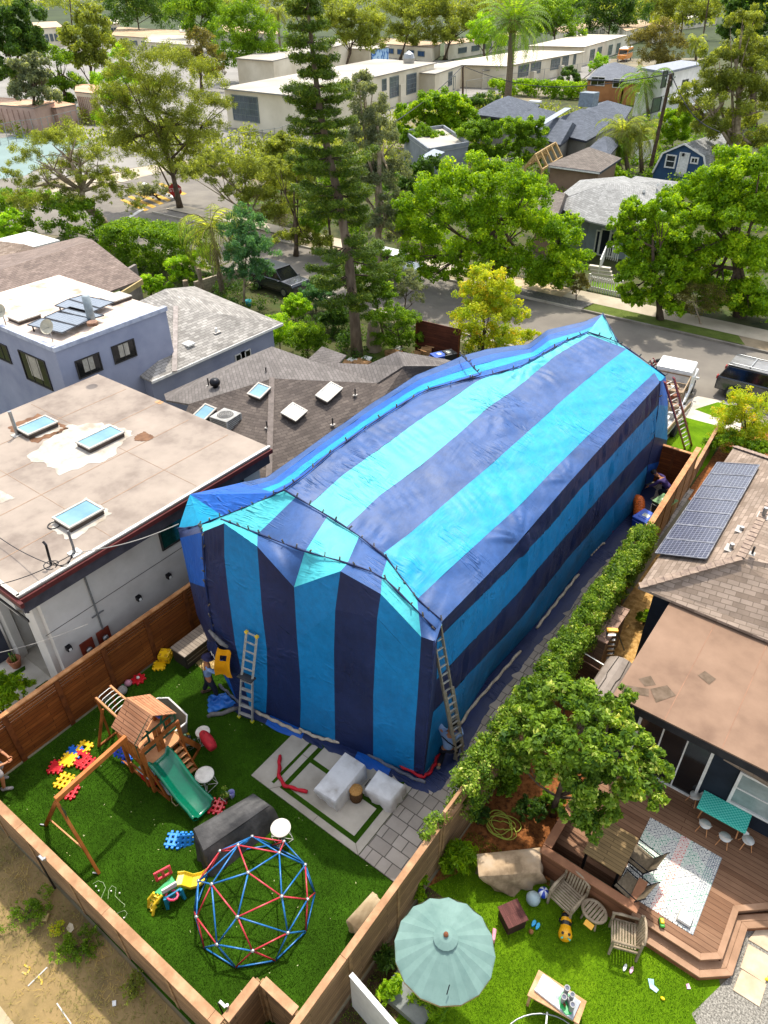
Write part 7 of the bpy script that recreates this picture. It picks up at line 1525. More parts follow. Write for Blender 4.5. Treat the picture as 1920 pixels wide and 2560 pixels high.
for i,(bs,bl,kd,n_,lf,lab) in enumerate([
 ((40,300),[(10,60,50),(60,90,45),(20,130,55),(70,40,40),(30,190,40),(90,120,30)],'dark',12000,.55,'big dark green tree at the upper left edge'),
 ((85,330),[(60,170,35),(90,200,42),(110,240,35),(60,230,32),(100,160,25)],'grey',6500,.45,'grey green cypress like tree by the shipping containers'),
 ((235,260),[(230,60,40),(200,100,45),(260,110,45),(230,150,42),(190,150,30)],'olive',9000,.55,'rounded olive green tree in front of the low tan school block'),
 ((170,285),[(140,210,32),(180,220,35),(220,230,32),(160,250,30),(110,130,30),(150,150,30)],'mid',7000,.4,'bright green hedge like tree behind the containers'),
 ((350,100),[(290,10,45),(340,30,50),(390,20,45),(430,50,45),(320,-20,50),(300,50,35)],'dark',8000,.9,'dark spreading tree with visible trunk at the school parking lot'),
 ((500,130),[(470,30,50),(520,10,50),(550,50,45),(490,80,40)],'mid',7000,.9,'green tree behind tan flat roofs near the upper edge'),
 ((620,205),[(570,60,42),(620,45,48),(660,80,45),(590,110,48),(640,130,48),(570,150,36),(640,170,32),(690,130,30)],'mid',12000,.55,'tall dense rounded dark green tree left of the layered conifer'),
 ((505,230),[(500,100,32),(520,140,36),(490,170,32),(530,180,28),(470,140,20)],'brown',5500,.45,'brownish green tree beside the dense green tree'),
 ((860,190),[(870,50,45),(920,60,45),(880,100,40),(830,60,35),(930,110,32)],'olive',8500,.6,'olive tree behind the school roofs right of the conifer'),
 ((1000,150),[(990,40,45),(1040,60,45),(1000,90,38),(1060,20,40),(1060,100,30)],'olive',8500,.65,'olive tree with trunk above the covered school walkway'),
 ((1110,150),[(1100,40,45),(1150,60,45),(1120,90,35),(1190,40,40)],'olive',8500,.65,'light olive tree left of the tall date palm'),
 ((1210,160),[(1210,70,35),(1240,100,30),(1190,100,25)],'lime',5000,.55,'yellow green tree directly behind the tall date palm'),
 ((1390,130),[(1340,40,42),(1380,20,45),(1350,80,38),(1410,60,40),(1440,90,25)],'mid',8000,.7,'green tree right of the date palm beside long classroom roofs'),
 ((1520,105),[(1470,20,50),(1530,10,50),(1580,30,45),(1500,60,38),(1560,60,35)],'dark',9000,.8,'wide dark tree with many stems behind the classroom blocks'),
 ((1640,190),[(1610,100,36),(1650,80,36),(1680,120,34),(1630,150,38),(1670,160,30)],'brown',7000,.45,'dark brownish evergreen tree behind the white modern house'),
 ((1700,100),[(1640,20,40),(1700,10,40),(1740,40,40),(1790,20,40),(1680,50,25)],'olive',7000,.9,'hazy olive tree near the upper right parking area'),
 ((760,90),[(720,10,35),(750,40,40),(800,10,40),(700,-10,40),(680,40,30)],'olive',6000,.8,'pale olive tree behind top of the layered conifer')]):
    BT('background_tree',lab,bs,bl,kd,n_,lf,None,60+i,tr=.35,nb=6,group='trees around the school')
for i,(bs,bl,kd,n_,lf,lab) in enumerate([
 ((700,560),[(680,400,40),(720,370,40),(760,410,40),(700,450,40),(660,430,35),(740,470,35)],'olive',9000,.3,'olive street tree between school hall and layered conifer'),
 ((400,500),[(355,480,24),(390,500,26),(370,520,20),(430,500,20)],'grey',2500,.2,'thin leaved grey shrub by the crossing below the airy tree'),
 ((830,640),[(780,420,40),(830,400,40),(850,460,40),(810,500,40),(860,540,35),(790,560,35)],'mid',9000,.24,'green tree mass behind the layered conifer trunk'),
 ((880,760),[(870,640,35),(840,680,30),(880,700,30),(900,630,25)],'dark',5000,.16,'dark tree by near kerb right of conifer trunk'),
 ((30,640),[(20,600,30),(60,610,25),(-10,580,30)],'mid',3500,.18,'green bush behind the left edge house roof'),
 ((620,620),[(600,590,22),(625,600,20)],'dark',1800,.16,'dark shrub at the kerb behind the pepper tree'),
 ((560,790),[(555,770,18),(580,778,16),(535,765,14)],'mid',1800,.1,'low green shrub along beige block wall')]):
    BT('street_shrub' if i in (1,4,5,6) else 'street_tree',lab,bs,bl,kd,n_,lf,None,120+i,tr=.12,nb=4,cat='shrub' if i in (1,4,5,6) else 'tree')
# distant wood: rows of tree tops up to the horizon
ce=[]
for i in range(520):
    x=rng.uniform(-1100,250);y=rng.uniform(330,1150)
    if x > y*.05 or x < -y*2.4:continue
    h_=rng.uniform(7,14); 
    for _ in range(7):ce.append((x+rng.normal()*6,y+rng.normal()*6,h_*rng.uniform(.35,.95),rng.uniform(2.5,5)))
o=leaves('distant_wood',ce,60000,2.0,LM['olive'],None);props(o,'far off wooded neighbourhood reading as one green mass below the horizon','trees',kind='stuff')
# centre garden trees and bushes between school and street
for i,(bs,bl,kd,n_,lf,lab) in enumerate([
 ((1050,370),[(1020,290,30),(1060,270,38),(1100,260,35),(1140,275,38),(1080,310,35),(1130,320,35),(1010,330,25),(1170,290,25)],'bright',14000,.4,'mass of fresh green garden bushes in front of the school wall'),
 ((1060,420),[(1030,350,28),(1070,345,30),(1105,350,25),(1050,375,22)],'mid',6000,.3,'leafy green bush behind the grey flat roofed box house'),
 ((1250,440),[(1180,330,32),(1220,340,35),(1260,330,35),(1190,380,32),(1230,390,34),(1280,380,34),(1320,360,34),(1340,320,30),(1300,320,30),(1330,400,28)],'mid',16000,.3,'row of dense juniper like bushes left of the dark roofed houses'),
 ((1200,290),[(1190,260,28),(1230,270,25),(1160,265,20)],'dark',3500,.35,'low dark bush beside the base of the utility pole'),
 ((1435,215),[(1500,155,20),(1490,170,16)],'lime',2500,.3,'small bright green tree beside the school bus'),
 ((1525,235),[(1525,200,18),(1515,215,15),(1535,215,14)],'red',2200,.3,'dark red leaved tree in front of orange house'),
 ((1490,235),[(1460,215,20),(1500,225,22),(1540,225,18)],'dark',3500,.3,'dark clipped shrub below the red leaved tree'),
 ((1680,370),[(1670,300,25),(1700,320,28),(1660,340,25),(1690,350,25),(1720,290,25)],'bright',8000,.3,'leafy tree right of the leaning utility pole'),
 ((1510,455),[(1500,425,22),(1530,432,24),(1550,440,16)],'bright',4500,.22,'round bright green bush beside the brown garage'),
 ((1470,330),[(1420,350,14),(1440,340,12),(1400,360,10)],'blue',1600,.2,'pale green vine over fence near garden umbrella'),
 ((10,660),[(5,555,30),(25,590,30),(5,630,30),(30,540,20)],'lime',5500,.2,'yellow green tree at the left edge above the shingle roof'),
 ((50,800),[(30,720,35),(70,730,35),(20,760,30),(80,760,28),(100,745,20),(0,710,28)],'bright',8000,.18,'fresh green bush between blue house and brown shingled roof'),
 ((150,760),[(150,748,18),(180,742,14),(120,752,14)],'mid',1800,.14,'low green leaves above the rear edge of blue house roof'),
 ((380,745),[(370,705,22),(390,725,20),(350,720,16),(400,700,14)],'lime',3500,.14,'leafy yellow green bush beside peak of the grey shingle roof'),
 ((180,620),[(90,600,14),(100,605,12)],'lime',900,.15,'round clipped bush in front of the long hedge')]):
    BT('garden_shrub' if i not in (2,7) else 'garden_tree',lab,bs,bl,kd,n_,lf,None,90+i,tr=.08,nb=3,cat='shrub' if i not in (2,7) else 'tree')
# topiary
b=P(1418,232);t_=thing('topiary_bush','neatly clipped round dark green bush by the school fence','shrub',b);d_=(b-Vc((0,0,H))).dot(FW)*29/FPX;aa=[(b.x+d_*.8*cos(i*.7)*sin(i*.13),b.y+d_*.8*sin(i*.7)*sin(i*.13),d_*1.0+d_*.9*cos(i*.13),d_*.2) for i in range(2,23)];leaves('foliage',aa+[(b.x+d_*.75*cos(i),b.y+d_*.75*sin(i),d_*(.5+.5*(i % 3)),d_*.28) for i in range(18)],7000,.3,LM['dark'],t_);MB().tube([b,b+Vc((0,0,d_))],.2,6).build('trunk',BARK,t_)
def wl(*p):return [P(*q) for q in p]
hedge('long clipped green hedge in front of the school by dark roofed houses',wl((1225,238),(1330,240),(1450,248)),2.6,4,'bright',9000,.4,nclump=140,cr=.9)
hedge('tall wide clipped hedge along the street corner beside the palm',wl((300,668),(420,680),(515,700)),3.3,3.2,'mid',26000,.17,nclump=420,cr=.42)
hedge('dark clipped hedge left of the gnarled tree trunk',wl((0,585),(120,590),(235,618)),3.4,3.2,'mid',17000,.2,nclump=200,cr=.45)
hedge('narrow bright hedge on top of the low block wall by the palm',wl((425,735),(480,715),(535,690)),2.2,.9,'lime',6000,.13,nclump=110,cr=.25)
hedge('low pale green hedge beside the tall hedge corner',wl((262,620),(300,640)),1.6,1.4,'lime',2600,.14,nclump=40,cr=.3)
# vine on the right hand fence
hedge('long variegated vine hedge grown over fence beside the tarped house',[(-4.3,8.5),(-4.25,12),(-4.3,15),(-4.35,18),(-4.45,20.5)],2.55,.75,'varieg',56000,.075,nclump=700,cr=.19,h0=1.2)
hedge('thin vine shoots on lattice fence by the pavers',[(-4.5,7.2),(-4.4,8.4),(-4.35,9.8)],2.15,.35,'varieg',2600,.07,nclump=50,cr=.13,h0=1.2)
# big tree on the deck corner
def deck_tree():
    b=Vc((-2.75,10.6,0));t=thing('citrus_tree','leafy variegated tree with yellow tips shading the deck table','tree',b);bl=[]
    for (x,y,r,z) in [(1330,1760,55,3.3),(1400,1740,55,3.8),(1460,1760,60,3.9),(1530,1790,55,3.6),(1300,1840,55,3.0),(1370,1850,65,3.6),(1450,1860,70,4.0),(1530,1870,60,3.7),(1590,1850,40,3.4),(1620,1900,45,3.1),(1380,1930,60,3.0),(1460,1950,65,3.1),(1540,1960,60,3.0),(1600,1970,50,2.8),(1450,2020,50,2.5),(1510,2030,45,2.4),(1660,1930,25,2.8),(1290,1900,35,2.6),(1570,1740,25,3.5),(1480,2070,30,2.2)]:
        p=P(x,y,z);dist=(p-Vc((0,0,H))).dot(FW);rw=r*dist/FPX;bl.append((p.x,p.y,p.z,rw,rw,rw*.8))
    ce=clumps(bl,22,.3,.5);leaves('crown',ce,30000,.12,LM['varieg'],t,asp=.5);trunk(t,b,(-2.6,10.3,3.2),.09,BARK,bl,nb=14,seed=5,bend=.05);return t
deck_tree()
# plants in the lower right garden
def gsh(lab,px_,w_,h,kd,n=1500,leaf=.1,asp=.3,seed=1,nb=5,z=0):return shrub(lab,px_,w_,h,kd,n,leaf,seed,'garden_plant',asp=asp,nb=nb,cat='plant',z=z)
gsh('leafy oleander like bush left of the canvas covered furniture',(1135,2170),110,.95,'bright',2600,.17,.22,1,7);gsh('small leafy plant between umbrella and garden fence',(1045,2235),75,.7,'bright',900,.12,.4,2)
gsh('dark broad leaved plants under the left edge of umbrella',(975,2410),70,.6,'dark',700,.2,.3,3);gsh('spiky pale green succulents by the white panel',(1075,2520),110,.5,'bright',1800,.16,.16,4,6);gsh('feathery leaves growing behind the white panel',(980,2490),70,.6,'lime',700,.14,.3,5)
gsh('pepper bush with many small leaves beside hose and vines',(1265,1985),90,.9,'mid',1800,.09,.45,6);gsh('small green shrub in the corner of the mulch by the fence',(1195,2060),70,.9,'dark',1400,.08,.45,7);gsh('low green leaves in planter behind dining table',(1410,2110),40,.4,'mid',250,.09,.3,8,3)
gsh('fern in the gap between dark house and straw path',(1608,1560),50,.9,'mid',700,.16,.25,9,4)
gsh('bright leafy bush outside the cedar fence, leftmost',(10,1790),90,1.6,'lime',3000,.12,.35,10);gsh('fine leaved green bush outside cedar fence beside courtyard',(60,1765),100,1.5,'bright',3000,.1,.3,11)
gsh('dark low shrub in the mulch below the patio tree',(1330,2040),90,.8,'dark',1800,.1,.4,21);gsh('leafy shrub in the mulch against deck planter corner',(1385,2020),70,.8,'mid',1400,.1,.4,22);gsh('tall green shrub between vines and patio tree trunk',(1250,1930),110,1.3,'mid',2800,.09,.45,23)
o=leaves('foliage',[(P(566,2000).x+rnd.uniform(-.1,.1),P(566,2000).y+rnd.uniform(-.1,.1),.28+rnd.uniform(-.05,.1),.07) for i in range(9)],160,.07,LM['varieg'],POTPL,asp=.3)
# weeds in the alley
for i,(x,y,w_,kd,n_,lab) in enumerate([(80,2290,120,'mid',2200,'green weed patch in the alley near black drop bolt rod'),(200,2370,120,'mid',2600,'larger green weed patch against alley fence by the white scrap'),(150,2330,50,'yellow',400,'small yellow flowering weed between two green patches'),(340,2470,80,'olive',900,'dull weed growing at the foot of the alley fence')]):shrub(lab,(x,y),w_,.3,kd,n_,.05,70+i,'weed_patch',nb=8,cat='weeds',asp=.4)
m=MB()
for i in range(5200):
    x=rnd.uniform(-16,-3.5);y=1.9-abs(rnd.gauss(0,1.0)); 
    if y < -.2 and rnd.random() < .8:continue
    a=rnd.uniform(0,6.28);l=rnd.uniform(.06,.2);c,s=cos(a),sin(a);m.add([(x-.006*s,y+.006*c,0),(x+.006*s,y-.006*c,0),(x+c*l*.8,y+s*l*.8,l*.7)],[(0,1,2)])
props(m.build('dry_grass',mat('dry grass blades','b39552','6b6a30',1.5,rough=.9,c3='8f8246',lo=.35,hi=.65)),'dry straw coloured grass growing along the alley fence','grass',kind='stuff')
# turf blades
def blades(name,x0,x1,y0,y1,n,h,mt,lab,skip=None):
    xs=rng.uniform(x0,x1,n);ys=rng.uniform(y0,y1,n)
    if skip is not None:k=~skip(xs,ys);xs,ys=xs[k],ys[k];n=len(xs)
    a=rng.uniform(0,6.28,n);l=h*(.6+.8*rng.random(n));v=np.zeros((n,3,3));w_=.006;v[:,0,0]=xs-w_*np.sin(a);v[:,0,1]=ys+w_*np.cos(a);v[:,1,0]=xs+w_*np.sin(a);v[:,1,1]=ys-w_*np.cos(a);v[:,2,0]=xs+np.cos(a)*l*.6;v[:,2,1]=ys+np.sin(a)*l*.6;v[:,2,2]=l
    me=bpy.data.meshes.new(name);me.vertices.add(n*3);me.vertices.foreach_set('co',v.astype(np.float32).ravel());me.loops.add(n*3);me.loops.foreach_set('vertex_index',np.arange(n*3,dtype=np.int32));me.polygons.add(n);me.polygons.foreach_set('loop_start',np.arange(0,n*3,3,dtype=np.int32));me.polygons.foreach_set('loop_total',np.full(n,3,dtype=np.int32));me.update(calc_edges=True)
    at=me.attributes.new('tone','FLOAT','FACE');at.data.foreach_set('value',rng.random(n).astype(np.float32));me.materials.append(mt);o=bpy.data.objects.new(name,me);C.objects.link(o);props(o,lab,'grass',kind='stuff')
blades('turf_blades',-14.9,-4.5,2.1,9.4,110000,.032,leafmat('turf blade','243c05','365a0a','58801a',.3,1),'short dark green fibres of the artificial turf',lambda x,y:(x > -9.72) & (y > 6.8))
blades('lawn_blades',-4.2,1.6,3.0,9.0,60000,.035,leafmat('lawn blade','405e08','66900f','98b828',.3,1),'short bright green fibres of the neighbour lawn')
# ================================================================ SCHOOL, FAR HOUSES, STREET
CRM=mat('school cream stucco','d6ccb6','bfb49c',.2,rough=.9,c3='cbc1aa');CRR=mat('school roof pale','b3aa9a','958d80',.12,rough=.9,c3='a59d8f');TNR=mat('school roof tan','b59a78','9a8061',.15,rough=.9)
SWN=mat('school window','4e5a64','39434c',.5,rough=.2,spec=.7);SFR=mat('school window frame','6f7a78','58625f');EDG=mat('roof edge grey','7d7c78','65645f')
def vplane(A,B,px_):
    A=Vc(A);B=Vc(B);n=Vc((-(B-A).y,(B-A).x,0));d=RT*((px_[0]-960)/FPX)-UP*((px_[1]-1280)/FPX)+FW;o=Vc((0,0,H));return o+d*(n.dot(A-o)/n.dot(d))
def block(name,label,cat,base,h,wm,rm,over=.5,edge=EDG,rt=.3,group=None,slope=0,par=0):
    t=thing(name,label,cat,(base[0][0],base[0][1],0),group=group);c=sum((Vc((p[0],p[1],0)) for p in base),Vc())/len(base)
    MB().prism([(p[0],p[1]) for p in base],0,h-rt*.5).build('wall',wm,t)
    ov=[c+(Vc((p[0],p[1],0))-c)*(1+over/max(1,(Vc((p[0],p[1],0))-c).length)) for p in base]
    MB().prism([(p.x,p.y) for p in ov],h-rt*.48,h).build('roof',rm,t);c2=[c+(p-c)*1.003 for p in ov];MB().prism([(p.x,p.y) for p in c2],h-rt*.5,h-.03,top=False,bot=False).build('roof_edge',edge,t)
    if par: 
        m=MB(); 
        for a,b in zip(ov,ov[1:]+ov[:1]):m.bar(Vc((a.x,a.y,h+par/2)),Vc((b.x,b.y,h+par/2)),.2,par)
        m.build('parapet',wm,t)
    return t
def fwin(t,A,B,px_,w_,h_,bars=(3,3),fm=None,gm=None,fw=.12):
    A=Vc((A[0],A[1],0));B=Vc((B[0],B[1],0));n=Vc(((B-A).y,-(B-A).x,0)).normalized();c=vplane(A,B,px_);o=Vc((0,0,H))
    if n.dot(o-c) < 0:n=-n
    n.z=0;return win(t,c,n,w_,h_,fm=fm or SFR,gm=gm or SWN,bars=bars,fw=fw,out=.06)
def ext(p,v,k):return (p[0]+v[0]*k,p[1]+v[1]*k)
# S1 hall
F_,Cn,Rr=P(572,318),P(742,343),P(1083,236);bk_=Rr+(F_-Cn)
t=block('school_hall','large cream school hall with tall gridded windows behind the layered conifer','school building',[F_,Cn,Rr,bk_],5.2,CRM,CRR,.9)
fwin(t,F_,Cn,(614,272),5.6,3.2,(6,4));fwin(t,Cn,Rr,(985,217),3.6,3.0,(3,4));fwin(t,Cn,Rr,(1028,209),4.4,3.0,(3,4));fwin(t,Cn,Rr,(960,212),1.6,1.6,(1,2))
fwin(t,Cn,Rr,(1058,230),2.2,2.4,(1,1),gm=mat('door green','7fa08e','6c8c7b'));MB().lathe([(1.0,0),(1.1,.8),(.9,1.5),(.3,1.9),(.001,2)],12,P(1022,158,5.2),cap=False).build('roof_turbine',GAL,t)
q=vplane(Cn,Rr,(1000,222));MB().box(q+Vc((.35,-.1,-.6)),(.5,.9,2.6)).build('utility_cabinet',CRM,t)
# S2 annex
a,b=P(1086,250),P(1150,222);v=(F_-Cn).normalized()*12
t=block('school_annex','small cream school annex between hall and the utility pole','school building',[a,b,b+v,a+v],4.2,CRM,CRR,.5);fwin(t,a,b,(1125,197),2.6,2.2,(2,3));fwin(t,a,b,(1135,207),1.2,2.2,(1,1),gm=CRM)
# S3 mural block and roofs further back
a,b=P(880,190),P(930,178);a,b=P(925,178),P(972,168);v=(F_-Cn).normalized()*26
t=block('school_block','flat roofed school block with blue painted mural wall','school building',[a,b,b+v,a+v],4.6,CRM,CRR,.6);q0_,q1_=vplane(a,b,(928,157)),vplane(a,b,(970,150));MB().bar(Vc((q0_.x,q0_.y,3.0))+Vc((.25,-.12,0)),Vc((q1_.x,q1_.y,3.0))+Vc((.25,-.12,0)),.1,2.6).build('mural',mat('mural blue','2a5fa0','9fc0d8',.8,lo=.5,hi=.56),t)
t=block('school_block','long low cream school building directly behind the hall roof','school building',[P(600,225),P(690,235),P(900,165),P(830,155)],5.6,CRM,CRR,.5)
# right classrooms
a,b=P(1262,222),P(1452,178);v=Vc((-14,-3,0));t=block('classroom_block','long white classroom building with dark windows behind the topiary bush','school building',[a,b,b+v,a+v],4.0,CRM,mat('roof cream','c9bda6','b0a48e',.1),.9)
for p,w_ in (((1308,177),5),((1339,170),5),((1388,160),5),((1413,153),3.5),((1436,148),1.5)):fwin(t,a,b,p,w_,2.0,(3,2))
for p in ((1328,188),(1398,172)):q=vplane(a,b,p);MB().box(q+Vc((.5,0,-.2)),(.9,1.2,1.8)).build('wall_unit',CRM,t)
a,b=P(1200,224),P(1262,218);t=block('school_store','small cream store room with low roof beside the date palm','school building',[P(1205,222),P(1268,214),P(1250,200),P(1195,206)],3.2,CRM,CRR,.3);fwin(t,P(1205,222),P(1268,214),(1236,184),3,.8,(1,1))
a,b=P(1455,165),P(1560,128);t=block('classroom_block','second cream classroom block behind school bus and palm','school building',[a,b,b+v,a+v],4.2,CRM,MC['roof cream'],.9)
for p,w_ in (((1480,137),5),((1498,131),5),((1525,125),5),((1545,120),5)):fwin(t,a,b,p,w_,2.4,(2,2))
for i,(q,h_,mt,lab) in enumerate([(((1560,118),(1625,95),(1600,80),(1540,98)),4.5,TNR,'long school building with tan roof left of the brownish evergreen'),(((1625,112),(1700,80),(1680,66),(1610,90)),4.0,TNR,'tan roofed building behind the brownish evergreen tree'),(((1700,75),(1790,62),(1770,48),(1690,60)),4,CRR,'pale flat building at the upper right by the light pole'),(((1400,120),(1520,92),(1490,80),(1380,105)),4.2,TNR,'low dark fronted block below the many stemmed dark tree'),
  (((1120,150),(1300,118),(1290,108),(1110,138)),3.6,TNR,'covered walkway roof running right past the palm trunk'),(((930,140),(1080,155),(1100,140),(950,125)),3.4,TNR,'blue doored classroom row under the olive trees'),(((100,122),(168,116),(150,96),(92,100)),6,mat('wall tan','c9a883','b39472'),'tan two storey school block at far upper left'),(((262,96),(305,92),(300,78),(258,80)),5,MC['roof cream'],'white school block by the parked cars upper left'),(((285,118),(455,132),(470,105),(300,92)),3.6,TNR,'wide tan canopy roof at the upper left school yard'),(((370,140),(490,152),(500,124),(385,118)),3.8,CRR,'pale canopy roof in front of wide tan canopy'),(((455,110),(530,105),(520,90),(450,92)),3.8,CRR,'small pale roof between two dark trees upper left'),
  (((560,110),(700,120),(690,95),(560,90)),4,TNR,'tan roof glimpsed behind the dense dark green tree')]):
    bq=[P(*p) for p in q];t=block('school_block',lab,'school building',bq,h_,CRM,mt,.6); 
    A_,B__=bq[0],bq[1];L_=(B__-A_).length;nn=Vc(((B__-A_).y,-(B__-A_).x,0)).normalized();nn=nn if nn.dot(-A_) > 0 else -nn
    for k in range(1,6):c=A_.lerp(B__,k/6);win(t,(c.x,c.y,h_*.5),nn,L_/10,h_*.35,fm=SFR,gm=SWN if i != 5 else mat('door blue','2b4f78','203d5f'),bars=(2,1),fw=.15,out=.1)
# containers
CTN=mat('container pinkish','b99c8c','9c8072',.4,rough=.8);CTR=mat('container roof rust','b38263','c9a98c',.3,rough=.9)
for q,h_,nm,lab in [(((-60,318),(100,335),(150,318),(-20,300)),3.4,'shipping_container','long pale pink shipping container behind the sports court fence'),(((105,318),(152,322),(200,312),(150,300)),2.8,'shipping_container','short cream container behind the long pink one'),(((205,305),(262,312),(262,285),(205,280)),4.2,'storage_hut','cream windowless hut left of the airy yellow green tree')]:
    bq=[P(*p) for p in q];t=block(nm,lab,'container' if 'cont' in nm else 'building',bq,h_,CTN if 'cont' in nm else CRM,CTR,.1);m=MB()
    for k in range(1,12):c=bq[0].lerp(bq[1],k/12);m.box((c.x,c.y,h_*.45),(.15,.25,h_*.8),rz=atan2((bq[1]-bq[0]).y,(bq[1]-bq[0]).x))
    m.build('rib_panel',CTN,t)
# orange house, white modern house
OR_=mat('orange stucco','b0794a','976238',.6); 
def hiproof(m,a,b,c,d,z,zr_,ins=.5,th=.12):
    """hip roof over corners a b c d (a-b long side)"""
    A,B,C_,D_=[Vc((p[0],p[1],z)) for p in (a,b,c,d)];w_=(D_-A).length;L_=(B-A).length;k=min(.5,ins*w_/L_);m1=A.lerp(D_,.5);m2=B.lerp(C_,.5);r0=m1.lerp(m2,k);r1=m2.lerp(m1,k);r0.z=r1.z=zr_
    for f in ((A,B,r1,r0),(B,C_,r1),(C_,D_,r0,r1),(D_,A,r0)):m.slab(list(f),th)
def hiphouse(name,label,q,h_,hr,wm,rm,ins=.5,over=.5,gable=False):
    b=[P(*p,h_) for p in q];c=sum(b,Vc())/4;t=thing(name,label,'house',(c.x,c.y,0));m=MB();hiproof(m,b[0],b[1],b[2],b[3],h_,hr,0.001 if gable else ins);m.build('roof',rm,t)
    inn=[c+(p-c)*(1-over/(p-c).length) for p in b];MB().prism([(p.x,p.y) for p in inn],0,h_-.1).build('wall',wm,t);m=MB()
    for u,v_ in zip(b,b[1:]+b[:1]):m.bar(u-Vc((0,0,.1)),v_-Vc((0,0,.1)),.1,.2)
    m.build('fascia',mat('fascia charcoal','3d4047','2e3036'),t);return t,b,inn
t,b,inn=hiphouse('orange_house','orange walled bungalow with grey roof beside the school bus',[(1468,198),(1560,202),(1600,172),(1500,165)],3.4,5.2,OR_,SHN)
for p in ((1495,203),(1550,208)):fwin(t,inn[0],inn[1],p,2.4,1.3,(2,1),fm=WFR,gm=GLD)
t,b,inn=hiphouse('orange_house','right wing of the orange bungalow behind the red leaved tree',[(1560,206),(1625,208),(1640,188),(1575,182)],3.4,4.4,OR_,SHN)
WMD=mat('white render','dcd9d3','c6c3bd',.5);a,b,c,d=P(1588,300),P(1668,318),P(1760,300),P(1680,285)
t=block('white_modern_house','white modern two storey house with roof terrace behind the palms','house',[P(1580,290),P(1672,312),P(1772,280),P(1690,264)],3.2,WMD,WMD,.05,edge=WMD)
t2=MB().prism([tuple(P(*p)[:2]) for p in [(1588,292),(1640,305),(1730,274),(1680,264)]],3.2,6.3).build('upper_floor',WMD,t);MB().prism([tuple(P(*p)[:2]) for p in [(1580,290),(1640,307),(1738,273),(1680,262)]],6.3,6.6).build('roof',mat('roof grey edge','8b8f97','70747c'),t)
for p,w_,h_ in (((1660,198),1.6,2.0),((1677,200),.9,1.6),((1710,215),2.2,1.6),((1640,262),3,1.8),((1700,266),1.3,1.9),((1740,262),1.2,1.6)):fwin(t,P(1672,312),P(1772,280),p,w_,h_,(1,1),fm=DFR,gm=GLT,fw=.1)
m=MB();A_,B__=P(1690,292,3.2),P(1768,266,3.2)
m.bar(A_+Vc((0,0,.9)),B__+Vc((0,0,.9)),.08,.08)
for k in range(9):q=A_.lerp(B__,k/8);m.bar(q,q+Vc((0,0,.9)),.05,.05)
m.build('terrace_rail',WFR,t)
# dark roofed houses
SCH=shingle('roof charcoal','5d626b','4d525a',.5,.25,mortar='3a3d43',stain=.15,bump=.2);WGY=mat('wall grey beige','9a968c','857f74',.5)
for i,(q,h_,hr,lab) in enumerate([([(1180,285),(1300,300),(1350,262),(1240,250)],3.4,5.0,'charcoal roofed house left of the palm trunk base'),([(1270,310),(1352,318),(1400,282),(1330,272)],3.4,4.6,'charcoal roofed house with white skylight right of palm trunk'),([(1330,320),(1465,352),(1560,300),(1440,280)],3.3,5.0,'large charcoal roofed house carrying a grey roof unit'),([(1440,290),(1560,300),(1580,268),(1480,262)],3.5,4.8,'rear charcoal roofed house behind the roof unit'),([(1460,382),(1520,392),(1555,350),(1500,345)],3.0,4.0,'small charcoal roof right of the garden umbrella')]):
    t,b,inn=hiphouse('dark_roofed_house',lab,q,h_,hr,WGY,SCH);fwin(t,inn[0],inn[1],(q[0][0]*.5+q[1][0]*.5,q[0][1]*.5+q[1][1]*.5+14),2,1.2,(2,1),gm=GLD)
    if i == 2:
        c=P(1470,262,5.0);MB().box(c+Vc((0,0,.6)),(1.8,1.8,1.5)).build('roof_unit',mat('roof unit grey','7f8a92','687178'),t)
        MB().bar(P(1340,318,4.6),P(1420,270,5.1),.8,.05).build('solar_panel_row',SOLB,t)
    if i == 1:MB().box(P(1338,256,4.4)+Vc((0,0,.1)),(1.5,.9,.2)).build('skylight',WHT,t)
# gable front house
t,b,inn=hiphouse('dark_roofed_house','small gabled charcoal roof house in front of larger one',[(1352,345),(1400,362),(1452,322),(1400,305)],3.2,4.6,WGY,SCH,gable=True)
# garden umbrella far, maroon fence
t=thing('patio_umbrella','small beige patio umbrella in distant garden by charcoal roofs','umbrella',P(1465,372));part(t,'canopy',MB().lathe([(1.35,2.2),(.6,2.6),(.05,2.85)],12,cap=False),mat('umbrella beige','b5b0a4','9e998d'));part(t,'pole',MB().tube([(0,0,0),(0,0,2.8)],.06,6),WHT)
fence('dark maroon fence in front of the distant patio umbrella',P(1400,388)[:2],P(1510,412)[:2],1.8,planks('maroon boards','4a2420','3a1b18',3,.2),DFR,None,bay=4)
fence('grey fence near pale vine left of maroon fence',P(1355,395)[:2],P(1400,388)[:2],2.0,planks('blue grey boards','4d5c68','3e4b55',3,.2),DFR,None,bay=4)
fence('white fence behind the feathery palms',P(1580,410)[:2],P(1625,400)[:2],2.2,WFR,WFR,None,bay=3)
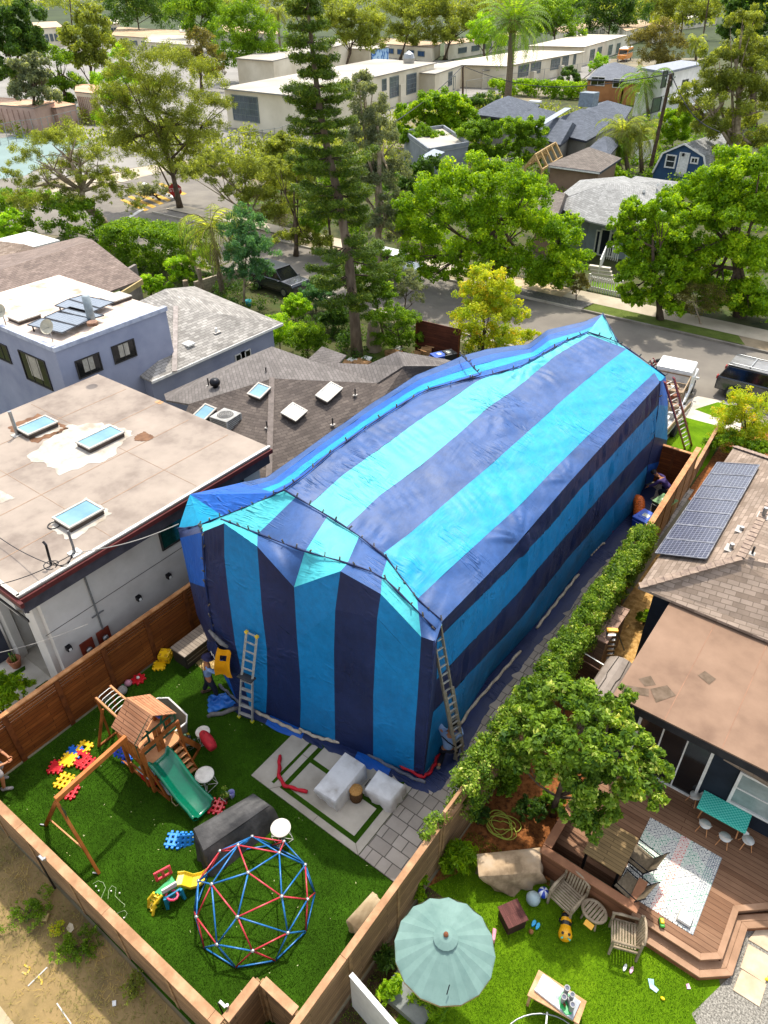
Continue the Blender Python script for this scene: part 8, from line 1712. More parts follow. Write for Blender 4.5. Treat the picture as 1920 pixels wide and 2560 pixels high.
# brown garage, timber frame, small brown house
BRW=mat('wall brown','8a705c','755e4c',.6);SBR=shingle('roof taupe','7f756b','6b625a',.4,.18,mortar='4a443e',stain=.2)
t,b,inn=hiphouse('brown_garage','brown garage with taupe hip roof and white eave trim',[(1366,412),(1500,430),(1553,395),(1450,378)],2.6,3.9,BRW,SBR);MB().bar(b[0]-Vc((0,0,.12)),b[1]-Vc((0,0,.12)),.14,.14).build('eave_trim',WFR,t)
t=thing('timber_frame','open yellow timber roof frame under construction left of brown garage','timber frame',P(1350,440));YT=mat('new timber','b39460','987b4a');A_,B__,C1_,D1_=P(1313,418,2.5),P(1355,425,2.5),P(1405,393,2.5),P(1365,385,2.5);m=MB();r0,r1=(A_+B__)/2,(C1_+D1_)/2;r0.z=r1.z=3.7
for k in range(5):u=k/4;p,q,r=A_.lerp(D1_,u),B__.lerp(C1_,u),r0.lerp(r1,u);m.bar(p,r,.12,.2);m.bar(q,r,.12,.2)
for p,q in ((r0,r1),(A_,D1_),(B__,C1_)):m.bar(p,q,.12,.2)
for p in (A_,B__,C1_,D1_):m.bar(Vc((p.x,p.y,0)),p,.15,.15)
m.build('rafters',YT,t)
t,b,inn=hiphouse('brown_house','brown stucco gabled house partly hidden by the bright shade tree',[(1335,530),(1392,545),(1425,492),(1370,480)],3.0,4.0,BRW,SBR,gable=True);MB().slab([P(1392,512,2.8),P(1425,515,2.8),P(1428,500,2.9),P(1400,497,2.9)],.15).build('porch_roof',CRR,t)
# blue gambrel barn house
t=thing('blue_barn_house','dark blue house with gambrel roof, white door and windows at right','house',P(1700,470));BLB=mat('dark blue siding','34506f','2a4260',.8)
G0=P(1634,452);Gr=P(1752,470)
yp=(P(1640,450).y+P(1750,470).y)/2;U_=(Gr-G0).normalized();Nn=Vc((-U_.y,U_.x,0));gw=(Gr-G0).length;prof=[(0,0),(.03,.8),(.22,2.6),(.5,3.5),(.8,2.9),(.99,1.0),(1,0)]
prof=[]
for p in [(1632,438),(1634,432),(1660,383),(1714,360),(1763,391),(1768,430),(1765,455)]:q=vplane(G0,Gr,p);prof.append(((q-G0).dot(U_),max(0,q.z)))
prof[0]=(prof[0][0],0);prof[-1]=(prof[-1][0],0);dpt=9
m=MB();k=len(prof);vs=[G0+U_*a+Vc((0,0,z)) for a,z in prof]+[G0+U_*a+Nn*dpt+Vc((0,0,z)) for a,z in prof];m.add(vs,[tuple(range(k)),tuple(reversed(range(k,2*k)))]+[(i,i+1,k+i+1,k+i) for i in range(k-1)]);m.build('wall',BLB,t)
m=MB()
for i in range(1,k-2):a,b=vs[i],vs[i+1];up_=Vc((0,0,.08));m.slab([a-Nn*.3+up_,b-Nn*.3+up_,b+Nn*dpt+up_,a+Nn*dpt+up_],.1)
m.build('roof',SHW,t);m=MB()
for i in range(1,k-2):m.bar(vs[i]-Nn*.34+Vc((0,0,.05)),vs[i+1]-Nn*.34+Vc((0,0,.05)),.06,.16)
m.build('roof_trim',WFR,t)
for p,w_,h_,gm_,br_ in (((1677,403),1.0,1.15,GLS,(1,2)),((1708,408),.95,1.9,WFR,(1,1)),((1737,401),.7,.5,GLS,(2,1))):f=fwin(t,G0,Gr,p,w_,h_,br_,fm=WFR,gm=gm_,fw=.13)
q=vplane(G0,Gr,(1710,386));MB().box(q-Nn*.15,(.2,.2,.3)).build('porch_lamp',DKM,t);q=vplane(G0,Gr,(1712,432));q.z=max(.3,q.z)
m=MB()
for i in range(6):m.bar(q+U_*(i*.15-.5)-Nn*1.1+Vc((0,0,-.2)),q+U_*(i*.15-.5)-Nn*1.1+Vc((0,0,.6)),.05,.05)
m.bar(q-U_*.5-Nn*1.1+Vc((0,0,.6)),q+U_*.4-Nn*1.1+Vc((0,0,.6)),.07,.07);m.build('porch_rail',WFR,t)
# grey porch house
hz=3.0;t=thing('porch_house','pale grey house with broad shingled hip roof, black front door and white steps','house',P(1480,600));pk=P(1516,457,4.7);ea=[P(1375,510,2.9),P(1470,552,hz),P(1525,565,hz),P(1680,560,hz),P(1640,470,3.2)]
for a,b in zip(ea,ea[1:]):MB().slab([a,b,pk],.1).build('roof',SHW,t)
MB().slab([ea[4],P(1560,440,3.4),pk],.1).build('roof',SHW,t);MB().slab([P(1375,508,2.9),pk,P(1560,440,3.4),P(1450,450,3.0)],.1).build('roof',SHW,t)
SID=mat('siding grey','97a0a3','838c90',.8);w0,w1=P(1462,640),P(1560,652);w0.z=w1.z=0;MB().prism([tuple(P(*p)[:2]) for p in [(1400,610),(1462,632),(1560,650),(1650,640),(1620,560),(1500,560)]],0,hz-.15).build('wall',SID,t)
A_,B__=P(1462,632),P(1560,650)
for p,w_,h_ in (((1494,605),.3,1.7),((1512,606),.7,1.9),((1530,612),.35,1.7)):fwin(t,A_,B__,p,w_,h_,(1,1),fm=WFR,gm=NVY,fw=.09)
for i in range(5):a=P(1470+i*3,660+i*9,max(0,.9-i*.2));MB().box(a+Vc((.9,0,-.1)),(1.5,.35,.2),rz=.15).build('step',CONCW,t)
m=MB()
for (a,b) in ((P(1498,670,.9),P(1514,632,1.2)),(P(1514,632,1.2),P(1545,640,1.2))):
    n_=max(3,int((b-a).length/.16));m.bar(a+Vc((0,0,.55)),b+Vc((0,0,.55)),.08,.08)
    for i in range(n_+1):q=a.lerp(b,i/n_);m.bar(q+Vc((0,0,-.4)),q+Vc((0,0,.5)),.04,.04)
m.build('porch_rail',WFR,t)
def picket(lab,a,b,h=1.0):
    t=thing('picket_fence',lab,'fence',a);L_=(b-a).length;n_=int(L_/.17);m=MB()
    for i in range(n_+1):q=a.lerp(b,i/n_);m.bar(q,q+Vc((0,0,h)),.06,.06)
    m.build('pickets',WFR,t);m=MB().bar(a+Vc((0,0,.25)),b+Vc((0,0,.25)),.05,.08).bar(a+Vc((0,0,h-.12)),b+Vc((0,0,h-.12)),.05,.08);m.build('rail',WFR,t)
    for q in (a,b):MB().box(q+Vc((0,0,h/2+.05)),(.13,.13,h+.1)).build('post',WFR,t)
picket('white picket fence before the porch house lawn',P(1469,724),P(1550,742));picket('white picket fence glimpsed under the bright shade tree',P(1275,690),P(1420,715))
sheet('front_lawn',[tuple(P(*p)[:2]) for p in [(1490,690),(1555,705),(1560,735),(1470,715)]],.004,TURFR)
t,b,inn=hiphouse('long_roof_house','long pale roofed building between brown garage and blue barn house',[(1450,520),(1560,530),(1700,455),(1590,440)],2.6,3.5,WGY,SHW)
for p in ((1610,478),(1645,462)):MB().tube([P(*p,3.1),P(*p,3.9)],.12,8).build('roof_pipe',WHT,t)
# grey box house with flat roof
t=block('grey_box_house','grey box shaped house with flat white roof behind the willowy tree','house',[P(1070,470),P(1165,450),P(1105,400),P(1010,415)],3.4,mat('wall mid grey','7d8287','6a6f74',.6),CRR,.05,edge=mat('wall light grey','a2a6a8'),par=.35);MB().slab([P(1045,395,3.9),P(1070,405,3.9),P(1112,380,3.9),P(1085,372,3.9)],.05).build('solar_panel_row',SOLB,t);fwin(t,P(1070,470),P(1165,450),(1130,450),1.6,1.2,(1,1),fm=DFR,gm=GLD)
t=thing('tv_antenna','old aerial antenna rising above the bright shade tree','antenna',P(1240,450));c=hpt((1240,470),(1240,398));MB().tube([Vc((c.x,c.y,0)),c],.05,6).build('mast',GAL,t);m=MB()
for i in range(-3,4):m.bar(c+Vc((i*.5,-.9,.05*i)),c+Vc((i*.5,.9,.05*i)),.04,.04)
m.bar(c+Vc((-1.8,0,0)),c+Vc((1.8,0,0)),.05,.05);m.build('elements',GAL,t)
# ---------------------------------------------------------------- ground zones
YRD=mat('school yard asphalt','8b867e','77736b',.08,rough=.95);VEG=mat('planted ground','3c4a1c','262f12',.5,rough=1,bump=.6,bscale=8,c3='4a4a28');SWK=mat('sidewalk','b3a690','998d78',.5,rough=.95,bump=.1)
def zone(name,pxs,z,m_):return sheet(name,[tuple(P(*p)[:2]) for p in pxs],z,m_)
sheet('garden_ground',rect(-60,40,27.2,34.8),-.022,VEG);sheet('yard_ground_left',[(-60,8),(-15.3,6.2),(-15.3,34),(-60,34)],-.024,VEG);sheet('side_yard_lawn',[tuple(P(*p)[:2]) for p in [(850,900),(960,860),(1040,900),(940,935)]],-.008,GRASSY)
sheet('far_gardens_ground',[(-60,47.2),(40,47.2),(40,400),(-70,400),(-70,150),(-60,90)],-.018,VEG)
zone('school_yard',[(0,470),(470,398),(600,420),(900,330),(1200,240),(1500,190),(1560,100),(300,80),(-500,200),(-600,400)],-.016,YRD)
sheet('far_ground',[(-1400,200),(-300,200),(-130,200),(150,420),(1100,420),(1100,2400),(-1400,2400)],-.010,mat('far wood floor','3e4a22','2c3517',.02,rough=1))
zone('sports_court',[(-200,470),(60,440),(230,350),(60,335),(-300,400)],-.008,mat('court teal','7c8f8a','6f817c',.1,rough=.9));zone('cross_street',[(0,570),(230,600),(420,640),(700,660),(730,600),(560,560),(640,430),(470,412),(0,535)],-.008,ASP)
zone('cross_sidewalk',[(0,512),(0,535),(470,412),(560,398),(540,390),(300,425)],-.002,SWK)
YP=mat('yellow road paint','c79c3c','a98434',2,rough=.9);WPn=mat('white road paint','c9c5bd','aaa69e',2)
for i in range(6):a=(290+i*12,508-i*3.2);sheet('road_marking',[tuple(P(*p)[:2]) for p in [(300+i*19,500-i*8),(309+i*19,497-i*8),(372+i*19,524-i*8),(362+i*19,528-i*8)]],-.003,YP)
for q in [((290,560),(355,520),(361,523),(297,564)),((360,455),(440,492),(437,497),(355,459))]:sheet('road_marking',[tuple(P(*p)[:2]) for p in q],-.002,WPn)
# far kerbs, sidewalk and planting strip across the street
def undergrowth(name,rects,n,r0,r1,hmax,kd,nl,leaf,lab):
    cs=[]
    for x0,x1,y0,y1 in rects:
        k=int(n*(x1-x0)*(y1-y0)/sum((b-a)*(d-c) for a,b,c,d in rects))
        for _ in range(k):
            x,y=rng.uniform(x0,x1),rng.uniform(y0,y1)
            if noise2(x*.35,y*.3,4) > .35:continue
            h=rng.uniform(.1,hmax)*(.4+.6*(noise2(x*.2,y*.2,1)*.5+.5));cs.append((x,y,h*.5,rng.uniform(r0,r1)))
    props(leaves(name,cs,nl,leaf,LM[kd]),lab,'ground cover',kind='stuff')
undergrowth('garden_undergrowth',[(-55,-25,48,80),(-12,14,47.5,66),(-50,-24,80,125),(-24,6,66,80),(-20,20,88,140)],1500,.4,1.1,3.0,'mid',52000,.3,'mixed low green planting between the houses across the street')
undergrowth('side_undergrowth',[(-58,-36,27,34.5),(-36,-15,28.5,34.5),(-70,-34,36,41)][:2],420,.25,.6,1.6,'dark',20000,.14,'shaded low planting in side gardens near the near kerb')
undergrowth('lot_undergrowth',[(-120,-62,60,78),(-75,-52,60,125)],500,.8,1.6,3.5,'olive',26000,.4,'scrubby low growth around the school yard edge')
def kerb(a,b,w_=.16,h_=.13,m_=None):o=MB().bar(Vc((a[0],a[1],h_/2-.01)),Vc((b[0],b[1],h_/2-.01)),w_,h_).build('kerb',m_ or CONC);o['kind']='structure'
kerb((-60,43.5),(-16.9,43.55));kerb((-16.9,43.55),(60,43.7),m_=mat('kerb dark','8d8577','6f685c',1));kerb((-60,35.3),(-7.3,35.9));kerb((-5.3,36.0),(60,36.3))
sheet('planting_strip',[(-16.9,43.7),(-6.9,43.9),(-7.6,45.1),(-16.7,45.1)],.06,GRASSY);sheet('far_sidewalk',[(-60,45.1),(60,45.2),(60,47.1),(-60,46.9)],.055,SWK);sheet('driveway_apron',[(-7.0,43.8),(8,43.9),(8,45.2),(-7.7,45.1)],.057,mat('dirt apron','8d7d63','6d5f49',.8,rough=1));sheet('gravel_strip',[(-24,43.7),(-17.0,43.7),(-16.8,45.1),(-24,45.1)],.058,mat('dark gravel','77736b','4c4a45',12,rough=1,bump=.8,bscale=30));sheet('brick_strip',[(-24,45.0),(-19,45.0),(-19,46.9),(-24,46.9)],.061,mat('sand tile','b9a27e','a08a67',2))
m=MB()
# front yard of tarped house
sheet('front_turf',[tuple(P(*p)[:2]) for p in [(1655,1115),(1712,1043),(1790,1063),(1815,1075),(1770,1160),(1735,1200),(1660,1230)]],.002,TURFR);sheet('front_turf_small',[tuple(P(*p)[:2]) for p in [(1737,1023),(1795,1005),(1830,1015),(1822,1055)]],.002,TURFR)
sheet('front_walk',[tuple(P(*p)[:2]) for p in [(1640,1130),(1720,1000),(1745,990),(1860,1012),(1850,1080),(1790,1065),(1712,1045),(1650,1150)]],-.004,CONCW)
sheet('red_mulch_bed',rect(-4.7,1.5,26.5,34),-.006,MULCH)
# bare lot pieces
zone('bare_dirt',[(0,600),(60,590),(240,620),(300,660),(250,700),(0,700)],-.006,mat('garden soil','6b5a40','51432d',1,rough=1,bump=.4))
# wood gate fence by street at the side yard (dark red brown)
fence('dark red brown gate fence between side yard and street',P(1040,878)[:2],P(1145,905)[:2],1.9,planks('red brown boards','6a3826','532a1c',1.6,.14,gap='2b140d'),POSTB,None,bay=2.0)
fence('low beige block wall below narrow bright hedge',P(490,742)[:2],P(620,700)[:2],1.0,shingle('block wall','a89c88','948873',.4,.2,mortar='7a6f5d'),CONC,None,bay=20,posts=False,thick=.2)
t=thing('ramp_railing','dark metal railing by the gnarled tree trunk','railing',P(250,600));MB().bar(P(232,588,1.0),P(292,603,1.0),.08,.08).bar(P(232,588,.5),P(292,603,.5),.06,.06).bar(P(232,588,0),P(232,588,1),.08,.08).bar(P(262,596,0),P(262,596,1),.08,.08).bar(P(292,603,0),P(292,603,1),.08,.08).build('rails',DKM,t)
t=thing('log_post','rough cut pale tree stump posts beside the narrow hedge','post',P(503,742));MB().tube([P(508,745),P(508,745)+Vc((0,0,2.0))],[.17,.14],9).tube([P(508,745)+Vc((0,0,1.4)),P(508,745)+Vc((-.3,0,2.1))],.1,7).build('post',BARKP,t);MB().tube([P(470,745),P(470,745)+Vc((0,0,1.2))],[.2,.18],9).build('stump',BARKP,t)
# school fence: chain link
def chain(lab,pxs,h=2.4):
    w3=[P(*p) for p in pxs];t=thing('chain_link_fence',lab,'fence',w3[0]);m=MB();mm=MB();rs=resamp(w3,26)
    for a,b in zip(rs,rs[1:]):
        m.bar(a+Vc((0,0,h)),b+Vc((0,0,h)),.06,.06); 
        for k in range(1,7):mm.bar(a+Vc((0,0,h*k/7)),b+Vc((0,0,h*k/7)),.012,.012)
    for a in rs[::2]:MB().tube([a,a+Vc((0,0,h+.1))],.045,6).build('post',GAL,t)
    m.build('top_rail',GAL,t);mm.build('mesh_wires',GAL,t)
chain('chain link fence along the school sports court and road',[(-40,372),(60,350),(110,345),(200,320)]);chain('chain link fence in front of the school hall windows',[(560,400),(610,385),(700,372),(800,330)]);chain('chain link fence in front of long classroom building',[(1165,238),(1300,215),(1460,188),(1600,150)])
# stop sign
t=thing('stop_sign','red octagonal stop sign at the road crossing','sign',P(440,520));c=hpt((440,520),(438,475));MB().tube([Vc((c.x,c.y+.1,0)),Vc((c.x,c.y+.1,c.z+.6))],.05,6).build('pole',GAL,t)
nrm=Vc((-c.x,-c.y,0)).normalized();uu=Vc((-nrm.y,nrm.x,0));MB().add([c+uu*(.62*cos(a))+Vc((0,0,.62*sin(a)))+nrm*o_ for o_ in (0,.04) for a in [(i+.5)*pi/4 for i in range(8)]],[tuple(range(8)),tuple(reversed(range(8,16)))]+[(i,(i+1) % 8,8+(i+1) % 8,8+i) for i in range(8)]).build('plate',plastic('sign red','b3201c'),t)
def lettering(txt,size,c,right,up_,nrm_,mt,parent):
    cu=bpy.data.curves.new('letters','FONT');cu.body=txt;cu.size=size;cu.align_x='CENTER';cu.align_y='CENTER';cu.extrude=.004
    o=bpy.data.objects.new('tmp',cu);C.objects.link(o);me=bpy.data.meshes.new_from_object(o.evaluated_get(bpy.context.evaluated_depsgraph_get()));bpy.data.objects.remove(o);me.materials.clear();me.materials.append(mt)
    me.transform(Matrix.Translation(c)@Matrix((right,up_,nrm_)).transposed().to_4x4());o=bpy.data.objects.new('lettering',me);C.objects.link(o);o.parent=parent;o.matrix_parent_inverse=Matrix.Translation(-Vc(parent.location));return o
lettering('STOP',.44,c+nrm*.05,uu if uu.dot(RT) > 0 else -uu,Vc((0,0,1)),nrm,WHT,t)
# utility poles and wires
PL=mat('utility pole','5c4a3a','41332a',3,rough=.95)
def upole(lab,b_px,t_px,r=.16,xs=()):
    b=P(*b_px);c=hpt(b_px,t_px);t=thing('utility_pole',lab,'utility pole',b);MB().tube([b,c],[r,r*.75],9).build('pole',PL,t)
    for z in xs:MB().box(c-Vc((0,0,z)),(.12,2.4,.14),rz=.4).build('crossarm',PL,t);[MB().lathe([(.04,0),(.07,.1),(.04,.2)],7,c-Vc((-.4*k*.39,-.92*k,z-.08))).build('insulator',GAL,t) for k in (-1,0,1)]
    return c
p1=upole('slim utility pole standing before the school annex',(1157,268),(1157,165),.2);p2=upole('dark leaning utility pole between the feathery palms',(1622,440),(1678,185),.22,(.5,)); 
upole('tall thin light pole near upper right corner',(1755,110),(1775,-20),.25);upole('thin grey pole in front of far tan block upper left',(182,90),(172,-30),.3)
wire(p1,P(950,330,6),.5,'service wire from slim pole down across green bushes',.05);wire(p1,p2,2.0,'long sagging power line between slim pole and leaning pole',.05);wire(p2,hpt((1800,500),(1800,330)),1.0,'power line from leaning pole toward the right trees',.05)
for k,(a,b) in enumerate([((1160,268),(1640,300)),((1180,320),(1560,345))]):wire(hpt((1160,300),a),hpt((1640,420),b),1.2,['upper','lower'][k]+' black wire crossing in front of the charcoal roofs',.04)
# school bus
def vehicle(name,label,cat,c,rz,L_,W_,prof,glass,body,roofm=None,wr=.33,wx=(.2,.8),tail=None,extras=None,group=None):
    """side profile (x along, z) for the body; glass profile for the cabin"""
    t=thing(name,label,cat,c,rz,group)
    def loft(pr,w0,w1,zsplit,nm,m_,bev=.05):
        m=MB();k=len(pr);zs=[z for x,z in pr];z0,z1=min(zs),max(zs);vs=[]
        for s in (-1,1):
            for x,z in pr:u=max(0,(z-zsplit)/(z1-zsplit+1e-6));w_=lerp(w0,w1,u)/2;vs.append((x-L_/2,s*w_,z))
        m.add(vs,[tuple(reversed(range(k))),tuple(range(k,2*k))]+[(i,(i+1) % k,k+(i+1) % k,k+i) for i in range(k)]);return m.build(nm,m_,t,local=True,bevel=bev)
    loft(prof,W_,W_*.96,.6,'body',body,.06)
    if glass:loft(glass,W_*.93,W_*.8,glass[0][1],'cabin_glass',GLD,.04)
    if roofm:
        zt_=max(z for x,z in glass);xs=[x for x,z in glass if z > zt_-.08];part(t,'roof',MB().box(((min(xs)+max(xs))/2-L_/2,0,zt_+.02),(max(xs)-min(xs)+.1,W_*.8,.06)),roofm,bevel=.03)
    for u in wx:
        for s in (-1,1):w_=part(t,'wheel',MB().tube([(u*L_-L_/2,s*(W_/2-.2),wr),(u*L_-L_/2,s*(W_/2+.01),wr)],wr,20),plastic('tyre','1c1c1e',.8));MB().tube([(u*L_-L_/2,s*(W_/2+.012),wr),(u*L_-L_/2,s*(W_/2+.022),wr)],wr*.62,14).build('rim',GAL,w_,local=True)
    for s in (-1,1):part(t,'tail_light',MB().box((-L_/2-.01,s*W_*.4,.95),(.06,.22,.18)),plastic('tail red','a81a1c'),bevel=.01);part(t,'headlight',MB().box((L_/2-.02,s*W_*.37,.72),(.06,.28,.14)),WHT,bevel=.01);part(t,'mirror',MB().box((L_*.22,s*(W_/2+.09),1.02),(.1,.16,.12)),body,bevel=.02)
    return t
SUVP=[(.0,.35),(0,.95),(.1,1.05),(4.2*.72,1.08),(4.3,.98),(4.45,.8),(4.45,.35)];SUVG=[(.06,1.02),(.35,1.62),(2.7,1.66),(3.35,1.05)]
DKB_=mat('paint dark blue black','1c222c','151a22',3,rough=.25,spec=.7,coat=.6); 
t=vehicle('parked_suv','dark blue black parked car with silver roof rails at right edge','car',P(1878,1000,0)+Vc((.45,.3,0)),-.02,4.45,1.75,SUVP,SUVG,DKB_,mat('roof grey metal','7a7875','66645f',3,rough=.3,spec=.6),wr=.36)
for s in (-1,1):part(t,'roof_rail',MB().tube([(-1.9,s*.62,1.72),(-1.7,s*.62,1.78),(.3,s*.62,1.78),(.5,s*.62,1.72)],.025,6),GAL,smooth=True)
part(t,'crossbar',MB().box((-.9,0,1.76),(.06,1.3,.03)),GAL)
WPT=mat('paint white','d9d8d4','c6c5c0',3,rough=.3,spec=.6,coat=.4)
# white work truck with cab toward the street
t=vehicle('work_truck','white work truck with timber rack and clutter parked behind the tarped house','truck',P(1680,985,0)+Vc((-.35,1.2,0)),-2.3+.7-.0,4.6,1.9,[(0,.45),(0,.75),(3.1,.75),(3.1,1.15),(4.35,1.1),(4.6,.9),(4.6,.45)],[(2.0,.8),(2.05,1.75),(3.3,1.78),(3.75,1.15)],WPT,WPT,wr=.36)
t.location=(-8.2,34.6,0);t.rotation_euler=(0,0,pi/2+.12)
part(t,'truck_cap',MB().box((.45,0,1.3),(1.5,1.75,1.05)),WPT,bevel=.1)
TR=mat('rack wood','9a8468','7c684f',3);m=MB()
for s in (-.85,.85):m.bar((-2.3,s,1.6),(-.3,s,1.6),.05,.08)
for x in (-2.3,-1.3,-.3):
    for s in (-.85,.85):m.bar((x,s,.75),(x,s,1.6),.05,.05)
    m.bar((x,-.85,1.6),(x,.85,1.6),.05,.06)
part(t,'rack',m,TR);part(t,'cargo_bed',MB().box((-1.3,0,.95),(2.0,1.6,.3)),mat('cargo clutter','a08d78','4f463c',6,rough=.9),bevel=.04)
for i in range(9):part(t,'cargo_box',MB().box((rnd.uniform(-2.1,-.5),rnd.uniform(-.6,.6),1.2),(rnd.uniform(.2,.5),rnd.uniform(.2,.5),rnd.uniform(.2,.4)),rz=rnd.uniform(0,1.5)),[TR,SHD,WHT,mat('rust brown','7d4a30')][i % 4],bevel=.02)
t=thing('flatbed_trailer','cluttered white flatbed trailer parked beside the far side of the tarp','trailer',(-7.6,31.5,0));part(t,'bed',MB().box((0,0,.6),(1.7,3.4,.15)),WPT,bevel=.02);part(t,'side_board',MB().box((.83,0,.8),(.05,3.4,.3)).box((-.83,0,.8),(.05,3.4,.3)),TR)
for i in range(12):part(t,'cargo_box',MB().box((rnd.uniform(-.6,.6),rnd.uniform(-1.4,1.4),.85),(rnd.uniform(.15,.5),rnd.uniform(.15,.6),rnd.uniform(.1,.4)),rz=rnd.uniform(0,1.5)),[TR,SHD,WHT,GAL][i % 4],bevel=.02)
for s in (-1,1):part(t,'wheel',MB().tube([(s*.75,-.3,.3),(s*.95,-.3,.3)],.3,16),plastic('tyre','1c1c1e',.8))
cg='cars parked along the near kerb'
vehicle('parked_car','dark parked car seen between shrubs below the conifer','car',P(700,725,0),-.05,4.4,1.75,SUVP,SUVG,DKB_,mat('roof dark','2a2e34','1f2227',3,rough=.3),group=cg);vehicle('parked_car','grey blue parked car half hidden beyond the willowy tree','car',P(985,690,0),-.03,4.4,1.75,SUVP,SUVG,mat('paint silver blue','8a949c','767f87',3,rough=.3,coat=.4),MC['paint white'],group=cg)
BUSP=[(0,.6),(0,2.9),(.2,3.05),(8.0,3.05),(8.3,2.9),(8.35,1.7),(9.6,1.6),(9.7,.6)];SB=mat('bus yellow','d9861c','c27414',2,rough=.4)
t=vehicle('school_bus','orange yellow school bus parked between classrooms and orange bungalow','bus',P(1560,152,0),atan2((P(1530,165)-P(1590,138)).y,(P(1530,165)-P(1590,138)).x),9.7,2.5,BUSP,None,SB,wr=.5,wx=(.15,.85));part(t,'window_band',MB().box((-.8,1.26,2.2),(7.5,.03,.7)).box((-.8,-1.26,2.2),(7.5,.03,.7)),GLD);part(t,'windscreen',MB().box((3.5,0,2.2),(.04,2.1,.9)),GLD);part(t,'roof_panel',MB().box((-.7,0,3.1),(7.6,2.2,.1)),WHT,bevel=.05)
for i,p in enumerate([(318,86),(335,85),(372,84),(388,86),(70,30)]):vehicle('parked_car',['white','blue white','white second','silver','pale'][i]+' vehicle parked in far school lot upper left','car',P(*p),1.2,5,2.0,SUVP,SUVG,WPT if i != 1 else mat('paint blue','8aa0c0'),WPT,group='cars in the far school lot',wr=.4)
# side yard clutter
cbm=mat('cardboard','b58a5e','98714a',3,rough=.9)
for i,(p,s,lab) in enumerate([((905,918),(.9,.6,.35),'open cardboard box with white lining on brown roof edge lawn'),((1065,892),(.6,.5,.5),'cardboard box stacked by the brown gate fence'),((985,890),(.9,.6,.3),'flattened cardboard on side yard lawn'),((1030,900),(.7,.4,.25),'low cardboard box with white bag near the bins'),((868,918),(.9,.5,.25),'pile of cardboard and white foam near conifer trunk')]):
    t=thing('cardboard_box',lab,'box',P(*p));part(t,'body',MB().box((0,0,s[2]/2),s,rz=i*.5),cbm);part(t,'flap',MB().slab([(-.3,-.3,s[2]),(.3,-.35,s[2]),(.35,-.6,s[2]+.1),(-.25,-.55,s[2]+.12)],.01),cbm);part(t,'flap',MB().slab([(-.3,.3,s[2]),(.3,.3,s[2]),(.35,.5,s[2]+.15),(-.2,.55,s[2]+.1)],.01),cbm if i % 2 else WHT)
t=thing('patio_heater_cover','tall brown fabric cover standing on side yard lawn by conifer trunk','cover',P(935,875));part(t,'cover',MB().lathe([(.46,0),(.44,.3),(.4,.9),(.34,1.35),(.3,1.6),(.22,1.72),(.001,1.75)],20,cap=False),mat('cover brown','a5917a','7f6d58',2,rough=.85,bump=.8,bscale=5),smooth=True)
t=thing('bucket','turquoise bucket in the shaded side yard by the block wall','bucket',P(622,765));part(t,'body',MB().lathe([(.16,0),(.22,.4),(.2,.4),(.15,.03)],16),plastic('turquoise','2c9aa0'),smooth=True)
# ================================================================ PEOPLE, LADDERS, WORK GEAR
def ladder(label,bl,br,tl,tr,n,mt,rung,name='ladder',rw=.03,rd=.075,feet=None,caps_=None,flat=False,off=.0):
    t=thing(name,label,'ladder',bl);bl,br,tl,tr=map(Vc,(bl,br,tl,tr));u=(tl-bl).normalized();nn=(br-bl).cross(u).normalized()
    for a,b in ((bl,tl),(br,tr)):MB().bar(a,b,rw,rd,up=nn).build('rail',mt,t)
    for i in range(n):k=(i+.6)/n;a,b=bl.lerp(tl,k),br.lerp(tr,k);(MB().bar(a,b,.09,.025) if flat else MB().bar(a,b,.035,.035,up=nn)).build('rung',rung,t)
    if feet:
        for p in (bl,br):MB().box(p+Vc((0,0,.03)),(.09,.09,.07)).build('foot',feet,t,bevel=.01)
    if caps_:
        for p in (tl,tr):MB().box(p,(.07,.07,.1)).build('end_cap',caps_,t,bevel=.01)
    return t
AL=mat('aluminium','b9b5ab','9a968d',8,rough=.45,metal=.25);ALD=mat('old aluminium','9a917f','7b7361',8,rough=.5,metal=.2)
t1,t2=PX(1080,1573,-5.7),PX(1100,1552,-5.7)
b1_,b2_=P(1141,1902),P(1158,1889)
wd_=(b2_-b1_);tA=PY(1080,1576,9.95);tB=tA+Vc((wd_.x,wd_.y,0))
t=ladder('long aluminium extension ladder leaning on the front corner of the tarp',b1_,b2_,tA,tB,17,ALD,AL,caps_=plastic('cap teal','9ccfd0'),rd=.09)
u=(tA-b1_).normalized();o2=Vc((.07,-.03,.02));MB().bar(b1_+o2+u*.5,b1_.lerp(tA,.58)+o2,.03,.08).bar(b2_+o2+u*.5,b2_.lerp(tB,.58)+o2,.03,.08).build('second_section',ALD,t)
for i in range(9):k=.12+i*.05;MB().bar(b1_.lerp(tA,k)+o2,b2_.lerp(tB,k)+o2,.035,.035).build('rung',AL,t)
# folding ladder front left
a,b,c,d=P(598,1793),P(631,1805),PB(604,1690,-.35),PB(631,1700,-.35)
ft=plastic('ladder yellow','c9c21e');YC=plastic('ladder end yellow','d9b02a')
t=ladder('silver folding ladder with yellow feet leaning against blue front stripe',a,b,c,d,5,AL,AL,feet=ft,flat=True);e,f=PB(616,1580,-.12),PB(642,1592,-.12)
for p,q in ((c,e),(d,f)):MB().bar(p,q,.03,.06).build('upper_rail',AL,t)
for i in range(5):k=.2+i*.2;MB().bar(c.lerp(e,k),d.lerp(f,k),.035,.035).build('rung',AL,t)
for p in (e,f):MB().box(p,(.09,.09,.08)).build('end_cap',YC,t,bevel=.015)
MB().slab([c+Vc((-.08,-.12,.05)),d+Vc((.06,-.12,.05)),d+Vc((.06,.1,.05)),c+Vc((-.08,.1,.05))],.06).build('tray',plastic('tray black','2a2a2c',.6),t,bevel=.02)
